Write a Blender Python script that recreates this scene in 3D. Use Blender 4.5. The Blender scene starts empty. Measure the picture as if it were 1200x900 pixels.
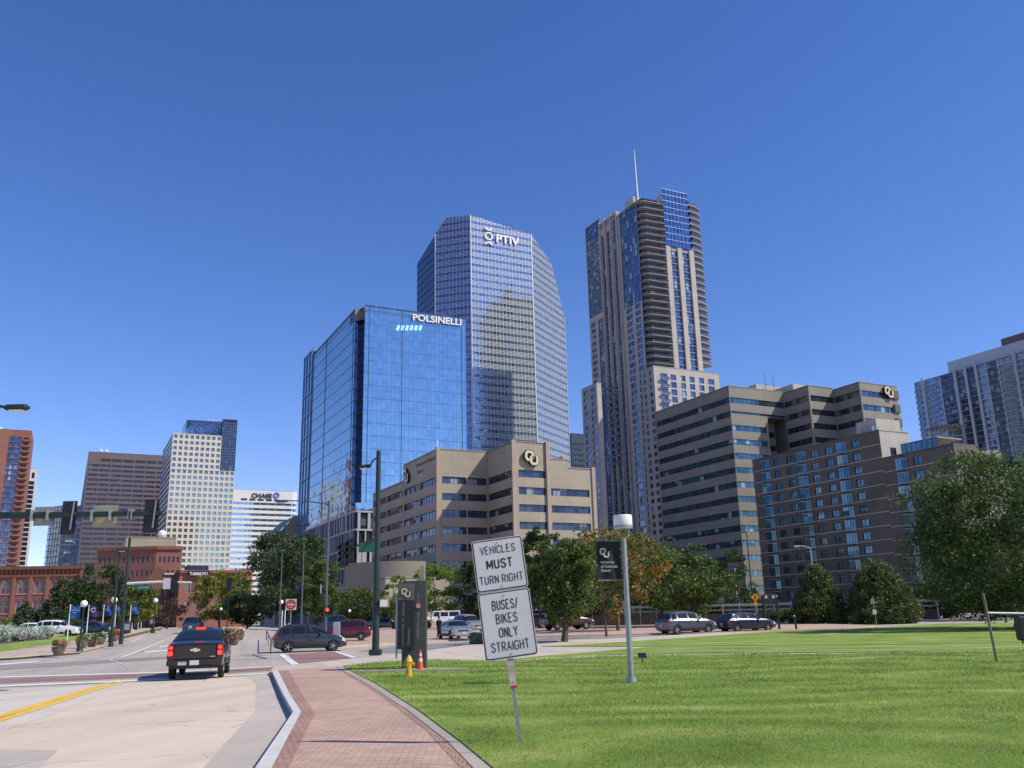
import bpy, bmesh, math, random
import numpy as np
from mathutils import Vector as V, Matrix
rad = math.radians
sc = bpy.context.scene
col = sc.collection
random.seed(7)

# ---------------------------------------------------------------- camera
EYE = 1.8
FPX, PITCH, ROLL = 1037.0, rad(14.8), rad(1.35)
CF = V((0, math.cos(PITCH), math.sin(PITCH)))
_u0 = V((0, -math.sin(PITCH), math.cos(PITCH)))
CR = V((1, 0, 0)) * math.cos(ROLL) - _u0 * math.sin(ROLL)
CU = _u0 * math.cos(ROLL) + V((1, 0, 0)) * math.sin(ROLL)
C0 = V((0, 0, EYE))
cam_d = bpy.data.cameras.new('camera')
cam = bpy.data.objects.new('camera', cam_d)
col.objects.link(cam)
cam.matrix_world = Matrix.Translation(C0) @ Matrix((CR, CU, -CF)).transposed().to_4x4()
cam_d.sensor_width = 36
cam_d.lens = 36 * FPX / 1200
cam_d.clip_start = 0.1
cam_d.clip_end = 9000
sc.camera = cam
sc.view_settings.view_transform = 'Standard'
sc.view_settings.look = 'None'
sc.view_settings.exposure = 0
sc.render.engine = 'CYCLES'
sc.cycles.max_bounces = 6
sc.cycles.transparent_max_bounces = 8

# measurements of the photograph turned into points of the place
def ray(px, py): return CF + CR * ((px - 600) / FPX) - CU * ((py - 450) / FPX)
def sstep(a, b, x):
    t = min(1.0, max(0.0, (x - a) / (b - a))); return t * t * (3 - 2 * t)
def terrain(x, y):
    """the avenue climbs gently away from the crossing; the rest hardly at all"""
    if y < 58: return 0.0
    az_ = math.degrees(math.atan2(x, y)); r = min(1.0, (y - 58) / 57.0); r = r * .8 + .2 * sstep(0, 1, r)
    return r * (.6 + .7 * (1 - sstep(-18.5, -12.5, az_)))
def gp(px, py, z=0.0):
    d = ray(px, py); lo = None; t0 = 0.5
    f = lambda t: (EYE + d.z * t) - terrain(d.x * t, d.y * t) - z
    t = 1.0
    while f(t) > 0 and t < 2500: t0 = t; t *= 1.06
    a_, b_ = t0, t
    for _ in range(40):
        m_ = (a_ + b_) / 2
        if f(m_) > 0: a_ = m_
        else: b_ = m_
    return C0 + d * b_
def at(px, py, Y):
    d = ray(px, py); return C0 + d * (Y / d.y)
def gy(px, Y, z=0.0):                       # ground point at depth Y in column px (near the horizon)
    d = ray(px, 726); x = d.x / d.y * Y; return V((x, Y, z + terrain(x, Y)))
def ext(P, d, px):
    k = (px - 600) / FPX; q = P - C0
    return (k * CF.dot(q) - CR.dot(q)) / (CR.dot(d) - k * CF.dot(d))
def go(P, d, px): return P + d * ext(P, d, px)
def ztop(P, py):
    k = -(py - 450) / FPX; q = V((P.x, P.y, 0)) - C0; e = V((0, 0, 1))
    return (k * CF.dot(q) - CU.dot(q)) / (CU.dot(e) - k * CF.dot(e))
def pxm(Y): return 1073.0 / Y               # pixels per metre at depth Y
def az(a): return V((math.sin(rad(a)), math.cos(rad(a)), 0))
GA = 63.5
U = az(GA)            # along the faces that turn to the sun
W = az(GA - 90)       # away, along the shaded faces
UP = V((0, 0, 1))

# ---------------------------------------------------------------- mesh builder
def rootloc(p):
    while p is not None and p.parent is not None: p = p.parent
    return p.location.copy() if p is not None else V((0, 0, 0))
class MB:
    def __init__(s): s.v = []; s.f = []; s.m = []; s.uv = []
    def add(s, vs, fs, mat=0, uvs=None):
        b = len(s.v); s.v += [tuple(p) for p in vs]
        for i, f in enumerate(fs):
            s.f.append(tuple(b + k for k in f)); s.m.append(mat)
            s.uv.append(uvs[i] if uvs else None)
    def quad(s, a, b, c, d, mat=0, uv=None): s.add((a, b, c, d), ((0, 1, 2, 3),), mat, [uv] if uv else None)
    def poly(s, pts, mat=0): s.add(pts, (tuple(range(len(pts))),), mat)
    def obox(s, o, a, b, c, mat=0):
        o = V(o); a = V(a); b = V(b); c = V(c)
        p = [o, o + a, o + a + b, o + b, o + c, o + a + c, o + a + b + c, o + b + c]
        fs = ((0, 3, 2, 1), (4, 5, 6, 7), (0, 1, 5, 4), (1, 2, 6, 5), (2, 3, 7, 6), (3, 0, 4, 7))
        if a.cross(b).dot(c) < 0: fs = tuple(tuple(reversed(f)) for f in fs)
        la, lb, lc = a.length, b.length, c.length
        r = lambda w, h: [(0, 0), (w, 0), (w, h), (0, h)]
        s.add(p, fs, mat, [r(la, lb), r(la, lb), r(la, lc), r(lb, lc), r(la, lc), r(lb, lc)])
    def box(s, c, size, rot=None, mat=0):
        c = V(c); h = [V((size[0], 0, 0)), V((0, size[1], 0)), V((0, 0, size[2]))]
        if rot is not None: h = [rot @ k for k in h]
        s.obox(c - (h[0] + h[1] + h[2]) / 2, h[0], h[1], h[2], mat)
    def cbox(s, c, size, ch, rot=None, mat=0):   # box with chamfered vertical + horizontal edges
        sx, sy, sz = [k / 2 for k in size]; pts = []
        lv = [(-sz, ch), (-sz + ch, 0), (sz - ch, 0), (sz, ch)]
        for z, i in lv:
            x, y = sx - i, sy - i; k = ch
            for (a, b) in ((x, y - k), (x - k, y), (-x + k, y), (-x, y - k), (-x, -y + k), (-x + k, -y), (x - k, -y), (x, -y + k)):
                q = V((a, b, z)); pts.append(V(c) + (rot @ q if rot is not None else q))
        fs = [tuple(reversed(range(8))), tuple(range(24, 32))]
        for l in range(3):
            for i in range(8):
                j = (i + 1) % 8; fs.append((l * 8 + i, l * 8 + j, l * 8 + 8 + j, l * 8 + 8 + i))
        s.add(pts, fs, mat)
    def cyl(s, p0, p1, r0, r1=None, n=12, mat=0, caps=True):
        p0 = V(p0); p1 = V(p1); r1 = r0 if r1 is None else r1
        d = (p1 - p0).normalized(); a = d.orthogonal().normalized(); b = d.cross(a)
        pts = []
        for p, r in ((p0, r0), (p1, r1)):
            for i in range(n):
                t = 2 * math.pi * i / n; pts.append(p + (a * math.cos(t) + b * math.sin(t)) * r)
        fs = [(i, (i + 1) % n, n + (i + 1) % n, n + i) for i in range(n)]
        if caps: fs += [tuple(reversed(range(n))), tuple(range(n, 2 * n))]
        s.add(pts, fs, mat)
    def tube(s, pts, rs, n=8, mat=0):
        pts = [V(p) for p in pts]
        if not hasattr(rs, '__len__'): rs = [rs] * len(pts)
        vs = []; fs = []
        a = None
        for i, p in enumerate(pts):
            d = (pts[min(i + 1, len(pts) - 1)] - pts[max(i - 1, 0)]).normalized()
            a = d.orthogonal().normalized() if a is None else (a - d * a.dot(d)).normalized()
            b = d.cross(a)
            for k in range(n):
                t = 2 * math.pi * k / n; vs.append(p + (a * math.cos(t) + b * math.sin(t)) * rs[i])
        for i in range(len(pts) - 1):
            for k in range(n):
                j = (k + 1) % n; fs.append((i * n + k, i * n + j, i * n + n + j, i * n + n + k))
        fs += [tuple(reversed(range(n))), tuple(range((len(pts) - 1) * n, len(pts) * n))]
        s.add(vs, fs, mat)
    def lathe(s, prof, c=(0, 0, 0), n=16, mat=0, axis='z'):
        c = V(c); vs = []; fs = []
        for r, z in prof:
            for k in range(n):
                t = 2 * math.pi * k / n
                q = V((r * math.cos(t), r * math.sin(t), z))
                if axis == 'y': q = V((r * math.cos(t), z, -r * math.sin(t)))
                vs.append(c + q)
        for i in range(len(prof) - 1):
            for k in range(n):
                j = (k + 1) % n; fs.append((i * n + k, i * n + j, i * n + n + j, i * n + n + k))
        s.add(vs, fs, mat)
    def sph(s, c, r, nu=14, nv=9, mat=0):
        if not hasattr(r, '__len__'): r = (r, r, r)
        pr = [(math.sin(math.pi * i / nv), -math.cos(math.pi * i / nv)) for i in range(nv + 1)]
        pr[0] = (1e-3, -1); pr[-1] = (1e-3, 1)
        m = MB(); m.lathe(pr, n=nu)
        s.add([V(c) + V((p[0] * r[0], p[1] * r[1], p[2] * r[2])) for p in m.v], m.f, mat)
    def prism(s, pts, dz, mat=0, side=None, bottom=False):   # polygon of 3d points, extruded down by dz
        n = len(pts); pts = [V(p) for p in pts]
        area = sum(pts[i].x * pts[(i + 1) % n].y - pts[(i + 1) % n].x * pts[i].y for i in range(n))
        if area < 0: pts.reverse()
        lo = [p - V((0, 0, dz)) for p in pts]
        s.add(pts + lo, [tuple(range(n))], mat)
        b = len(s.v) - 2 * n
        for i in range(n):
            j = (i + 1) % n; s.f.append((b + i, b + n + i, b + n + j, b + j)); s.m.append(mat if side is None else side); s.uv.append(None)
        if bottom: s.f.append(tuple(b + n + i for i in reversed(range(n)))); s.m.append(mat); s.uv.append(None)
    def merge(s, o, M=None):
        b = len(s.v); s.v += [tuple(M @ V(p)) if M is not None else p for p in o.v]
        s.f += [tuple(b + k for k in f) for f in o.f]; s.m += o.m; s.uv += o.uv
    def build(s, name, mats, parent=None, smooth=False, local=False, angle=40):
        me = bpy.data.meshes.new(name)
        off = V((0, 0, 0)) if local else rootloc(parent)
        me.from_pydata([(p[0] - off.x, p[1] - off.y, p[2] - off.z) for p in s.v], [], s.f)
        if not isinstance(mats, (list, tuple)): mats = [mats]
        for m in mats: me.materials.append(m)
        if len(mats) > 1: me.polygons.foreach_set('material_index', s.m)
        if any(u is not None for u in s.uv):
            L = me.uv_layers.new(name='UVMap'); arr = np.zeros(len(me.loops) * 2, np.float32); k = 0
            for f, u in zip(s.f, s.uv):
                if u is not None:
                    for q in range(len(f)): arr[2 * (k + q)], arr[2 * (k + q) + 1] = u[q]
                k += len(f)
            L.data.foreach_set('uv', arr)
        if smooth:
            me.polygons.foreach_set('use_smooth', [True] * len(me.polygons))
            me.set_sharp_from_angle(angle=rad(angle))
        me.update()
        o = bpy.data.objects.new(name, me); col.objects.link(o)
        if parent is not None: o.parent = parent
        return o

def tag(o, label=None, cat=None, group=None, kind=None):
    if label: o['label'] = label
    if cat: o['category'] = cat
    if group: o['group'] = group
    if kind: o['kind'] = kind
    return o
def thing(name, label, cat, loc=(0, 0, 0), group=None, rz=0.0):
    o = bpy.data.objects.new(name, None); col.objects.link(o)
    o.empty_display_size = 0.5
    o.location = loc; o.rotation_euler = (0, 0, rz)
    return tag(o, label, cat, group)
def dup(root, loc, label=None, rz=None, scale=None, group=None):
    r = root.copy(); col.objects.link(r); r.location = loc
    if rz is not None: r.rotation_euler = (0, 0, rz)
    if scale is not None: r.scale = scale if hasattr(scale, '__len__') else (scale,) * 3
    if label: r['label'] = label
    if group: r['group'] = group
    for ch in list(root.children):
        c = ch.copy(); col.objects.link(c); c.parent = r
        for g in list(ch.children):
            d = g.copy(); col.objects.link(d); d.parent = c
    return r
def struct(name, mb, m, **k): return tag(mb.build(name, m, **k), kind='structure')

# ---------------------------------------------------------------- materials
def nt_new(name):
    m = bpy.data.materials.new(name); m.use_nodes = True
    nt = m.node_tree; b = nt.nodes['Principled BSDF']
    return m, nt, b
def N(nt, t, **k):
    n = nt.nodes.new(t)
    for a, v in k.items():
        if a.startswith('i_'): n.inputs[a[2:].replace('_', ' ')].default_value = v
        else: setattr(n, a, v)
    return n
def ramp(nt, fac, stops):
    r = nt.nodes.new('ShaderNodeValToRGB'); nt.links.new(fac, r.inputs[0])
    e = r.color_ramp.elements
    while len(e) < len(stops): e.new(0.5)
    for k, (p, c) in enumerate(stops):
        e[k].position = p; e[k].color = (*c, 1) if len(c) == 3 else c
    return r.outputs[0]
def mix(nt, fac, a, b, mode='MIX'):
    n = N(nt, 'ShaderNodeMix', data_type='RGBA', blend_type=mode)
    for s, v in ((n.inputs[0], fac), (n.inputs[6], a), (n.inputs[7], b)):
        if hasattr(v, 'is_linked') or isinstance(v, bpy.types.NodeSocket): nt.links.new(v, s)
        elif isinstance(v, (int, float)): s.default_value = v
        else: s.default_value = (*v, 1) if len(v) == 3 else v
    return n.outputs[2]
def sh(c, k): return tuple(min(1, x * k) for x in c)
def mat(name, c, rough=0.7, metal=0.0, var=0.12, scale=1.5, bump=0.0, bscale=30, emit=0, stretch=None, coat=0, spec=None):
    m, nt, b = nt_new(name)
    tc = N(nt, 'ShaderNodeTexCoord'); vec = tc.outputs['Object']
    if stretch:
        mp = N(nt, 'ShaderNodeMapping'); mp.inputs['Scale'].default_value = stretch
        nt.links.new(vec, mp.inputs[0]); vec = mp.outputs[0]
    n = N(nt, 'ShaderNodeTexNoise', i_Scale=scale, i_Detail=6.0, i_Roughness=0.6); nt.links.new(vec, n.inputs['Vector'])
    base = ramp(nt, n.outputs[0], [(0.3, sh(c, 1 - var)), (0.7, sh(c, 1 + var))])
    nt.links.new(base, b.inputs['Base Color'])
    b.inputs['Roughness'].default_value = rough; b.inputs['Metallic'].default_value = metal
    if spec is not None: b.inputs['Specular IOR Level'].default_value = spec
    if coat: b.inputs['Coat Weight'].default_value = coat; b.inputs['Coat Roughness'].default_value = 0.05
    if bump:
        n2 = N(nt, 'ShaderNodeTexNoise', i_Scale=bscale, i_Detail=4.0); nt.links.new(vec, n2.inputs['Vector'])
        bp = N(nt, 'ShaderNodeBump', i_Strength=bump, i_Distance=0.02); nt.links.new(n2.outputs[0], bp.inputs['Height'])
        nt.links.new(bp.outputs[0], b.inputs['Normal'])
    if emit:
        b.inputs['Emission Color'].default_value = (*c, 1); b.inputs['Emission Strength'].default_value = emit
    return m
def panelled(name, c, w=3.2, h=1.85, jc=.72, rough=.85, var=.07, streak=.10, jw=.03):
    """wall cladding with panel joints and rain streaks, laid out in metres on the wall"""
    m, nt, b = nt_new(name); b.inputs['Roughness'].default_value = rough
    uv = N(nt, 'ShaderNodeUVMap'); tc = N(nt, 'ShaderNodeTexCoord')
    br = N(nt, 'ShaderNodeTexBrick', offset=0.0); nt.links.new(uv.outputs[0], br.inputs['Vector']); br.inputs['Scale'].default_value = 1
    br.inputs['Mortar Size'].default_value = jw; br.inputs['Mortar Smooth'].default_value = .4; br.inputs['Brick Width'].default_value = w; br.inputs['Row Height'].default_value = h
    br.inputs['Color1'].default_value = (*sh(c, 1 - var * .6), 1); br.inputs['Color2'].default_value = (*sh(c, 1 + var * .6), 1); br.inputs['Mortar'].default_value = (*sh(c, jc), 1)
    mp = N(nt, 'ShaderNodeMapping'); mp.inputs['Scale'].default_value = (1.3, .06, 1); nt.links.new(uv.outputs[0], mp.inputs[0])
    n1 = N(nt, 'ShaderNodeTexNoise', i_Scale=1.0, i_Detail=6.0, i_Roughness=.65); nt.links.new(mp.outputs[0], n1.inputs['Vector'])
    base = mix(nt, 1.0, br.outputs[0], ramp(nt, n1.outputs[0], [(.3, (1 - streak,) * 3), (.65, (1 + streak * .4,) * 3)]), 'MULTIPLY')
    n2 = N(nt, 'ShaderNodeTexNoise', i_Scale=.12, i_Detail=5.0); nt.links.new(tc.outputs['Object'], n2.inputs['Vector'])
    base = mix(nt, 1.0, base, ramp(nt, n2.outputs[0], [(.3, (1 - var,) * 3), (.7, (1 + var,) * 3)]), 'MULTIPLY')
    nt.links.new(base, b.inputs['Base Color']); return m
def glass_mat(name, c, cell=(1.5, 3.9), metal=0.85, rough=0.04, var=0.2, tilt=0.012, blind=0.0, blindc=(0.4, 0.42, 0.4), wave=0.0):
    m, nt, b = nt_new(name)
    uv = N(nt, 'ShaderNodeUVMap')
    dv = N(nt, 'ShaderNodeVectorMath', operation='DIVIDE'); dv.inputs[1].default_value = (cell[0], cell[1], 1)
    nt.links.new(uv.outputs[0], dv.inputs[0])
    fl = N(nt, 'ShaderNodeVectorMath', operation='FLOOR'); nt.links.new(dv.outputs[0], fl.inputs[0])
    oi = N(nt, 'ShaderNodeObjectInfo')
    ad = N(nt, 'ShaderNodeVectorMath', operation='ADD'); nt.links.new(fl.outputs[0], ad.inputs[0])
    cmb = N(nt, 'ShaderNodeCombineXYZ'); ml = N(nt, 'ShaderNodeMath', operation='MULTIPLY'); ml.inputs[1].default_value = 97.0
    nt.links.new(oi.outputs['Random'], ml.inputs[0]); nt.links.new(ml.outputs[0], cmb.inputs[2]); nt.links.new(cmb.outputs[0], ad.inputs[1])
    wn = N(nt, 'ShaderNodeTexWhiteNoise', noise_dimensions='3D'); nt.links.new(ad.outputs[0], wn.inputs['Vector'])
    base = ramp(nt, wn.outputs['Value'], [(0.0, sh(c, 1 - var)), (1.0, sh(c, 1 + var))])
    b.inputs['Metallic'].default_value = metal
    if blind:
        st = N(nt, 'ShaderNodeMath', operation='GREATER_THAN'); st.inputs[1].default_value = 1 - blind
        sp = N(nt, 'ShaderNodeSeparateColor'); nt.links.new(wn.outputs['Color'], sp.inputs[0]); nt.links.new(sp.outputs[2], st.inputs[0])
        base = mix(nt, st.outputs[0], base, blindc)
        mm = N(nt, 'ShaderNodeMath', operation='MULTIPLY_ADD'); mm.inputs[1].default_value = -metal * 0.75; mm.inputs[2].default_value = metal
        nt.links.new(st.outputs[0], mm.inputs[0]); nt.links.new(mm.outputs[0], b.inputs['Metallic'])
    nt.links.new(base, b.inputs['Base Color'])
    b.inputs['Roughness'].default_value = rough
    geo = N(nt, 'ShaderNodeNewGeometry')
    sb = N(nt, 'ShaderNodeVectorMath', operation='SUBTRACT'); sb.inputs[1].default_value = (0.5, 0.5, 0.5); nt.links.new(wn.outputs['Color'], sb.inputs[0])
    s2 = N(nt, 'ShaderNodeVectorMath', operation='SCALE'); s2.inputs['Scale'].default_value = tilt * 2; nt.links.new(sb.outputs[0], s2.inputs[0])
    a2 = N(nt, 'ShaderNodeVectorMath', operation='ADD'); nt.links.new(s2.outputs[0], a2.inputs[0]); nt.links.new(geo.outputs['Normal'], a2.inputs[1])
    last = a2
    if wave:
        nz = N(nt, 'ShaderNodeTexNoise', i_Scale=0.35, i_Detail=1.0); nt.links.new(uv.outputs[0], nz.inputs['Vector'])
        s3 = N(nt, 'ShaderNodeVectorMath', operation='SUBTRACT'); s3.inputs[1].default_value = (0.5, 0.5, 0.5); nt.links.new(nz.outputs['Color'], s3.inputs[0])
        s4 = N(nt, 'ShaderNodeVectorMath', operation='SCALE'); s4.inputs['Scale'].default_value = wave; nt.links.new(s3.outputs[0], s4.inputs[0])
        a3 = N(nt, 'ShaderNodeVectorMath', operation='ADD'); nt.links.new(s4.outputs[0], a3.inputs[0]); nt.links.new(last.outputs[0], a3.inputs[1]); last = a3
    nn = N(nt, 'ShaderNodeVectorMath', operation='NORMALIZE'); nt.links.new(last.outputs[0], nn.inputs[0]); nt.links.new(nn.outputs[0], b.inputs['Normal'])
    return m
def leaf_mat(name, c1, c2, c3=None, trans=0.35):
    m = bpy.data.materials.new(name); m.use_nodes = True; nt = m.node_tree; nt.nodes.clear()
    g = N(nt, 'ShaderNodeNewGeometry')
    c1, c2, c3 = [sh(c, 1.45) if c else None for c in (c1, c2, c3)]
    st = [(0.0, c1), (0.75, c2)] + ([(0.97, c3)] if c3 else [])
    cc = ramp(nt, g.outputs['Random Per Island'], st)
    tc = N(nt, 'ShaderNodeTexCoord'); nz = N(nt, 'ShaderNodeTexNoise', i_Scale=0.6, i_Detail=2.0); nt.links.new(tc.outputs['Object'], nz.inputs['Vector'])
    k = ramp(nt, nz.outputs[0], [(0.3, (0.7, 0.7, 0.7)), (0.7, (1.25, 1.25, 1.1))])
    cc = mix(nt, 1.0, cc, k, 'MULTIPLY')
    b = N(nt, 'ShaderNodeBsdfPrincipled', i_Roughness=0.55); nt.links.new(cc, b.inputs['Base Color'])
    b.inputs['Specular IOR Level'].default_value = 0.25
    t = N(nt, 'ShaderNodeBsdfTranslucent'); nt.links.new(cc, t.inputs[0])
    mx = N(nt, 'ShaderNodeMixShader', i_Fac=trans); nt.links.new(b.outputs[0], mx.inputs[1]); nt.links.new(t.outputs[0], mx.inputs[2])
    o = N(nt, 'ShaderNodeOutputMaterial'); nt.links.new(mx.outputs[0], o.inputs[0])
    return m

# ---------------------------------------------------------------- lettering
_tc = {}
def text2d(s, bold=0.0):
    k = (s, bold)
    if k not in _tc:
        cu = bpy.data.curves.new('lettering', 'FONT'); cu.body = s; cu.offset = bold; cu.resolution_u = 3
        o = bpy.data.objects.new('lettering', cu); col.objects.link(o)
        dg = bpy.context.evaluated_depsgraph_get(); me = bpy.data.meshes.new_from_object(o.evaluated_get(dg))
        vs = [(v.co.x, v.co.y) for v in me.vertices]; fs = [tuple(p.vertices) for p in me.polygons]
        bpy.data.objects.remove(o); bpy.data.curves.remove(cu); bpy.data.meshes.remove(me)
        xs = [v[0] for v in vs]; ys = [v[1] for v in vs]
        x0, x1, y0, y1 = min(xs), max(xs), min(ys), max(ys)
        _tc[k] = ([(x - x0, y - y0) for x, y in vs], fs, x1 - x0, y1 - y0)
    return _tc[k]
def put_text(mb, s, o, right, up, w, h, thick=0.0, mat=0, bold=0.0, align='c'):
    """letters fill a w x h rectangle whose centre (or left middle) is o"""
    vs, fs, tw, th = text2d(s, bold)
    n = right.cross(up).normalized()
    ox = -w / 2 if align == 'c' else 0
    P = [o + right * (x / tw * w + ox) + up * (y / th * h - h / 2) for x, y in vs]
    if thick:
        Q = [p + n * thick for p in P]
        mb.add(Q, fs, mat)
        from collections import Counter
        ed = Counter()
        for f in fs:
            for a, b in zip(f, f[1:] + f[:1]): ed[(min(a, b), max(a, b))] += 1
        side = []
        for f in fs:
            for a, b in zip(f, f[1:] + f[:1]):
                if ed[(min(a, b), max(a, b))] == 1: side.append((a, b, b + len(P), a + len(P)))
        mb.add(P + Q, side, mat)
    else: mb.add(P, fs, mat)
def stroke(mb, pts, w, o, right, up, s, thick, mat=0):
    """thick poly-line emblem strokes; pts in 0..1 units"""
    n = right.cross(up).normalized()
    P = [V((p[0], p[1])) for p in pts]; closed = (P[0] - P[-1]).length < 1e-6
    L = []; Rr = []
    m = len(P)
    for i in range(m):
        a = P[i - 1] if i > 0 else (P[-2] if closed else None); b = P[i + 1] if i < m - 1 else (P[1] if closed else None)
        d1 = (P[i] - a).normalized() if a is not None else None; d2 = (b - P[i]).normalized() if b is not None else None
        if d1 is None: d1 = d2
        if d2 is None: d2 = d1
        n1 = V((-d1.y, d1.x)); n2 = V((-d2.y, d2.x)); nn = (n1 + n2).normalized(); k = w / 2 / max(0.4, nn.dot(n1))
        L.append(P[i] + nn * k); Rr.append(P[i] - nn * k)
    f3 = lambda p, t: o + right * (p.x * s) + up * (p.y * s) + n * t
    for i in range(m - 1):
        a, b, c, d = Rr[i], Rr[i + 1], L[i + 1], L[i]
        lo = [f3(q, 0) for q in (a, b, c, d)]; hi = [f3(q, thick) for q in (a, b, c, d)]
        mb.add(lo + hi, [(4, 5, 6, 7), (0, 1, 5, 4), (1, 2, 6, 5), (2, 3, 7, 6), (3, 0, 4, 7)], mat)
C_SH = [(0.56, 0.62), (0.56, 0.78), (0.46, 0.88), (0.20, 0.88), (0.10, 0.78), (0.10, 0.48), (0.20, 0.38), (0.34, 0.38)]
U_SH = [(0.44, 0.62), (0.44, 0.24), (0.54, 0.13), (0.78, 0.13), (0.88, 0.24), (0.88, 0.62)]
def cu_mark(mb, o, right, up, s, thick, m_out=0, m_in=1):
    for sh_ in (C_SH, U_SH): stroke(mb, sh_, 0.26, o, right, up, s, thick, m_out)
    for sh_ in (C_SH, U_SH): stroke(mb, sh_, 0.15, o, right, up, s, thick + 0.02 * s, m_in)

# plain gothic sign capitals drawn as strokes in a box 1 high
_O = [(.30, 1), (.10, .93), (.02, .75), (.02, .25), (.10, .07), (.30, 0), (.50, .07), (.58, .25), (.58, .75), (.50, .93), (.30, 1)]
GLY = {'V': [[(0, 1), (.30, 0), (.60, 1)]], 'E': [[(.52, 1), (.04, 1), (.04, 0), (.54, 0)], [(.04, .52), (.46, .52)]], 'H': [[(.04, 0), (.04, 1)], [(.56, 0), (.56, 1)], [(.04, .52), (.56, .52)]],
 'I': [[(.08, 0), (.08, 1)]], 'C': [[(.58, .74), (.50, .93), (.30, 1), (.10, .93), (.02, .75), (.02, .25), (.10, .07), (.30, 0), (.50, .07), (.58, .26)]], 'L': [[(.04, 1), (.04, 0), (.52, 0)]],
 'S': [[(.55, .78), (.47, .95), (.30, 1), (.10, .94), (.04, .76), (.12, .60), (.46, .44), (.57, .26), (.48, .06), (.30, 0), (.10, .05), (.02, .23)]],
 'M': [[(.04, 0), (.04, 1)], [(.05, .97), (.37, .2)], [(.69, .97), (.37, .2)], [(.70, 0), (.70, 1)]], 'U': [[(.04, 1), (.04, .25), (.12, .06), (.30, 0), (.48, .06), (.56, .25), (.56, 1)]], 'T': [[(0, 1), (.58, 1)], [(.29, 1), (.29, 0)]],
 'R': [[(.04, 0), (.04, 1), (.36, 1), (.52, .92), (.57, .74), (.52, .57), (.36, .49), (.04, .49)], [(.32, .49), (.58, 0)]], 'N': [[(.04, 0), (.04, 1)], [(.05, .96), (.55, .04)], [(.56, 0), (.56, 1)]],
 'G': [[(.56, .76), (.48, .94), (.30, 1), (.10, .93), (.02, .75), (.02, .25), (.10, .07), (.30, 0), (.50, .07), (.57, .25), (.57, .46), (.34, .46)]],
 'B': [[(.04, .53), (.34, .53), (.48, .60), (.53, .76), (.47, .93), (.33, 1), (.04, 1), (.04, 0), (.36, 0), (.52, .08), (.57, .27), (.50, .46), (.34, .53)]], 'K': [[(.04, 0), (.04, 1)], [(.56, 1), (.06, .42)], [(.22, .60), (.58, 0)]],
 'O': [_O], 'N_': [], 'Y': [[(0, 1), (.29, .48), (.58, 1)], [(.29, .48), (.29, 0)]], 'A': [[(0, 0), (.31, 1), (.62, 0)], [(.11, .32), (.51, .32)]], '/': [[(0, -.08), (.42, 1.08)]], ' ': []}
def sign_text(mb, s, o, right, up, w, h, t=.15, mat=0):
    adv = [(.36 if c == 'I' else .36 if c == ' ' else .98 if c == 'M' else .66 if c == '/' else .84) for c in s]
    tot = sum(adv) - .24; kx = w / tot; x = -w / 2
    for c, a in zip(s, adv):
        for pl in GLY[c]: stroke(mb, [((x + px * kx) / h, py - .5) for px, py in pl], t, o, right, up, h, .0008, mat)
        x += a * kx
# ---------------------------------------------------------------- shared materials
M_tan = panelled('tan_stone', (0.342, 0.296, 0.222), 5.0, 1.85)
M_tan2 = mat('tan_stone_fin', (0.36, 0.28, 0.21), 0.85, var=0.06, scale=0.3)
M_brown = panelled('brown_precast', (0.232, 0.214, 0.176), 4.2, 2.05)
M_brick_dk = panelled('dark_brick', (0.124, 0.108, 0.086), 6, 3.12, .85, var=.1, streak=.14)
M_brick_red = panelled('red_brick', (0.26, 0.095, 0.06), 5, 2.2, .85, var=.12, streak=.16)
M_brick_or = mat('orange_brick', (0.25, 0.11, 0.08), 0.9, var=0.1, scale=0.25)
M_brick_old = mat('old_brick', (0.16, 0.075, 0.05), 0.9, var=0.2, scale=0.3)
M_cream = mat('cream_stone', (0.62, 0.55, 0.44), 0.8, var=0.05, scale=0.1)
M_lime = panelled('limestone', (0.42, 0.385, 0.335), 3.0, 1.6, .8)
M_white = mat('white_panel', (0.60, 0.61, 0.62), 0.6, var=0.04, scale=0.2)
M_mull = mat('pale_mullion', (0.62, 0.64, 0.62), 0.45, 0.3, var=0.04)
M_dkmull = mat('dark_mullion', (0.05, 0.065, 0.085), 0.4, 0.4, var=0.1)
M_bluemull = mat('blue_mullion', (0.16, 0.24, 0.38), 0.35, 0.5, var=0.1)
M_slab = mat('balcony_slab', (0.33, 0.315, 0.295), 0.8, var=0.06)
M_roof = mat('roof_gravel', (0.26, 0.25, 0.23), 0.95, var=0.15, scale=2)
M_frame = mat('window_frame', (0.045, 0.05, 0.055), 0.5, 0.2, var=0.1)
M_paleframe = mat('pale_frame', (0.42, 0.42, 0.42), 0.5, 0.3, var=0.06)
M_dkwall = mat('near_black_panel', (0.03, 0.03, 0.034), 0.8, var=0.2)  # near-black colour of the louvre strips
M_mauve = mat('mauve_granite', (0.135, 0.10, 0.105), 0.6, var=0.06, scale=0.1)
M_steelw = mat('white_metal', (0.75, 0.75, 0.74), 0.4, 0.1, var=0.03)
M_ltgrey = mat('light_grey_metal', (0.42, 0.44, 0.47), 0.45, 0.4, var=0.06)
M_gold = mat('emblem_gold', (0.62, 0.52, 0.32), 0.5, 0.1, var=0.04)
M_black = mat('black_paint', (0.012, 0.012, 0.013), 0.45, var=0.15)
G_pol = glass_mat('sky_blue_glass', (0.34, 0.49, 0.58), (1.5, 1.35), 0.88, 0.03, 0.08, 0.008, wave=0.04)
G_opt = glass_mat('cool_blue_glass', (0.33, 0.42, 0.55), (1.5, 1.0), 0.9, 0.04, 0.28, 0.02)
G_span = glass_mat('spandrel_glass', (0.43, 0.54, 0.62), (1.5, 1.0), 0.75, 0.12, 0.12, 0.01)
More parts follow.
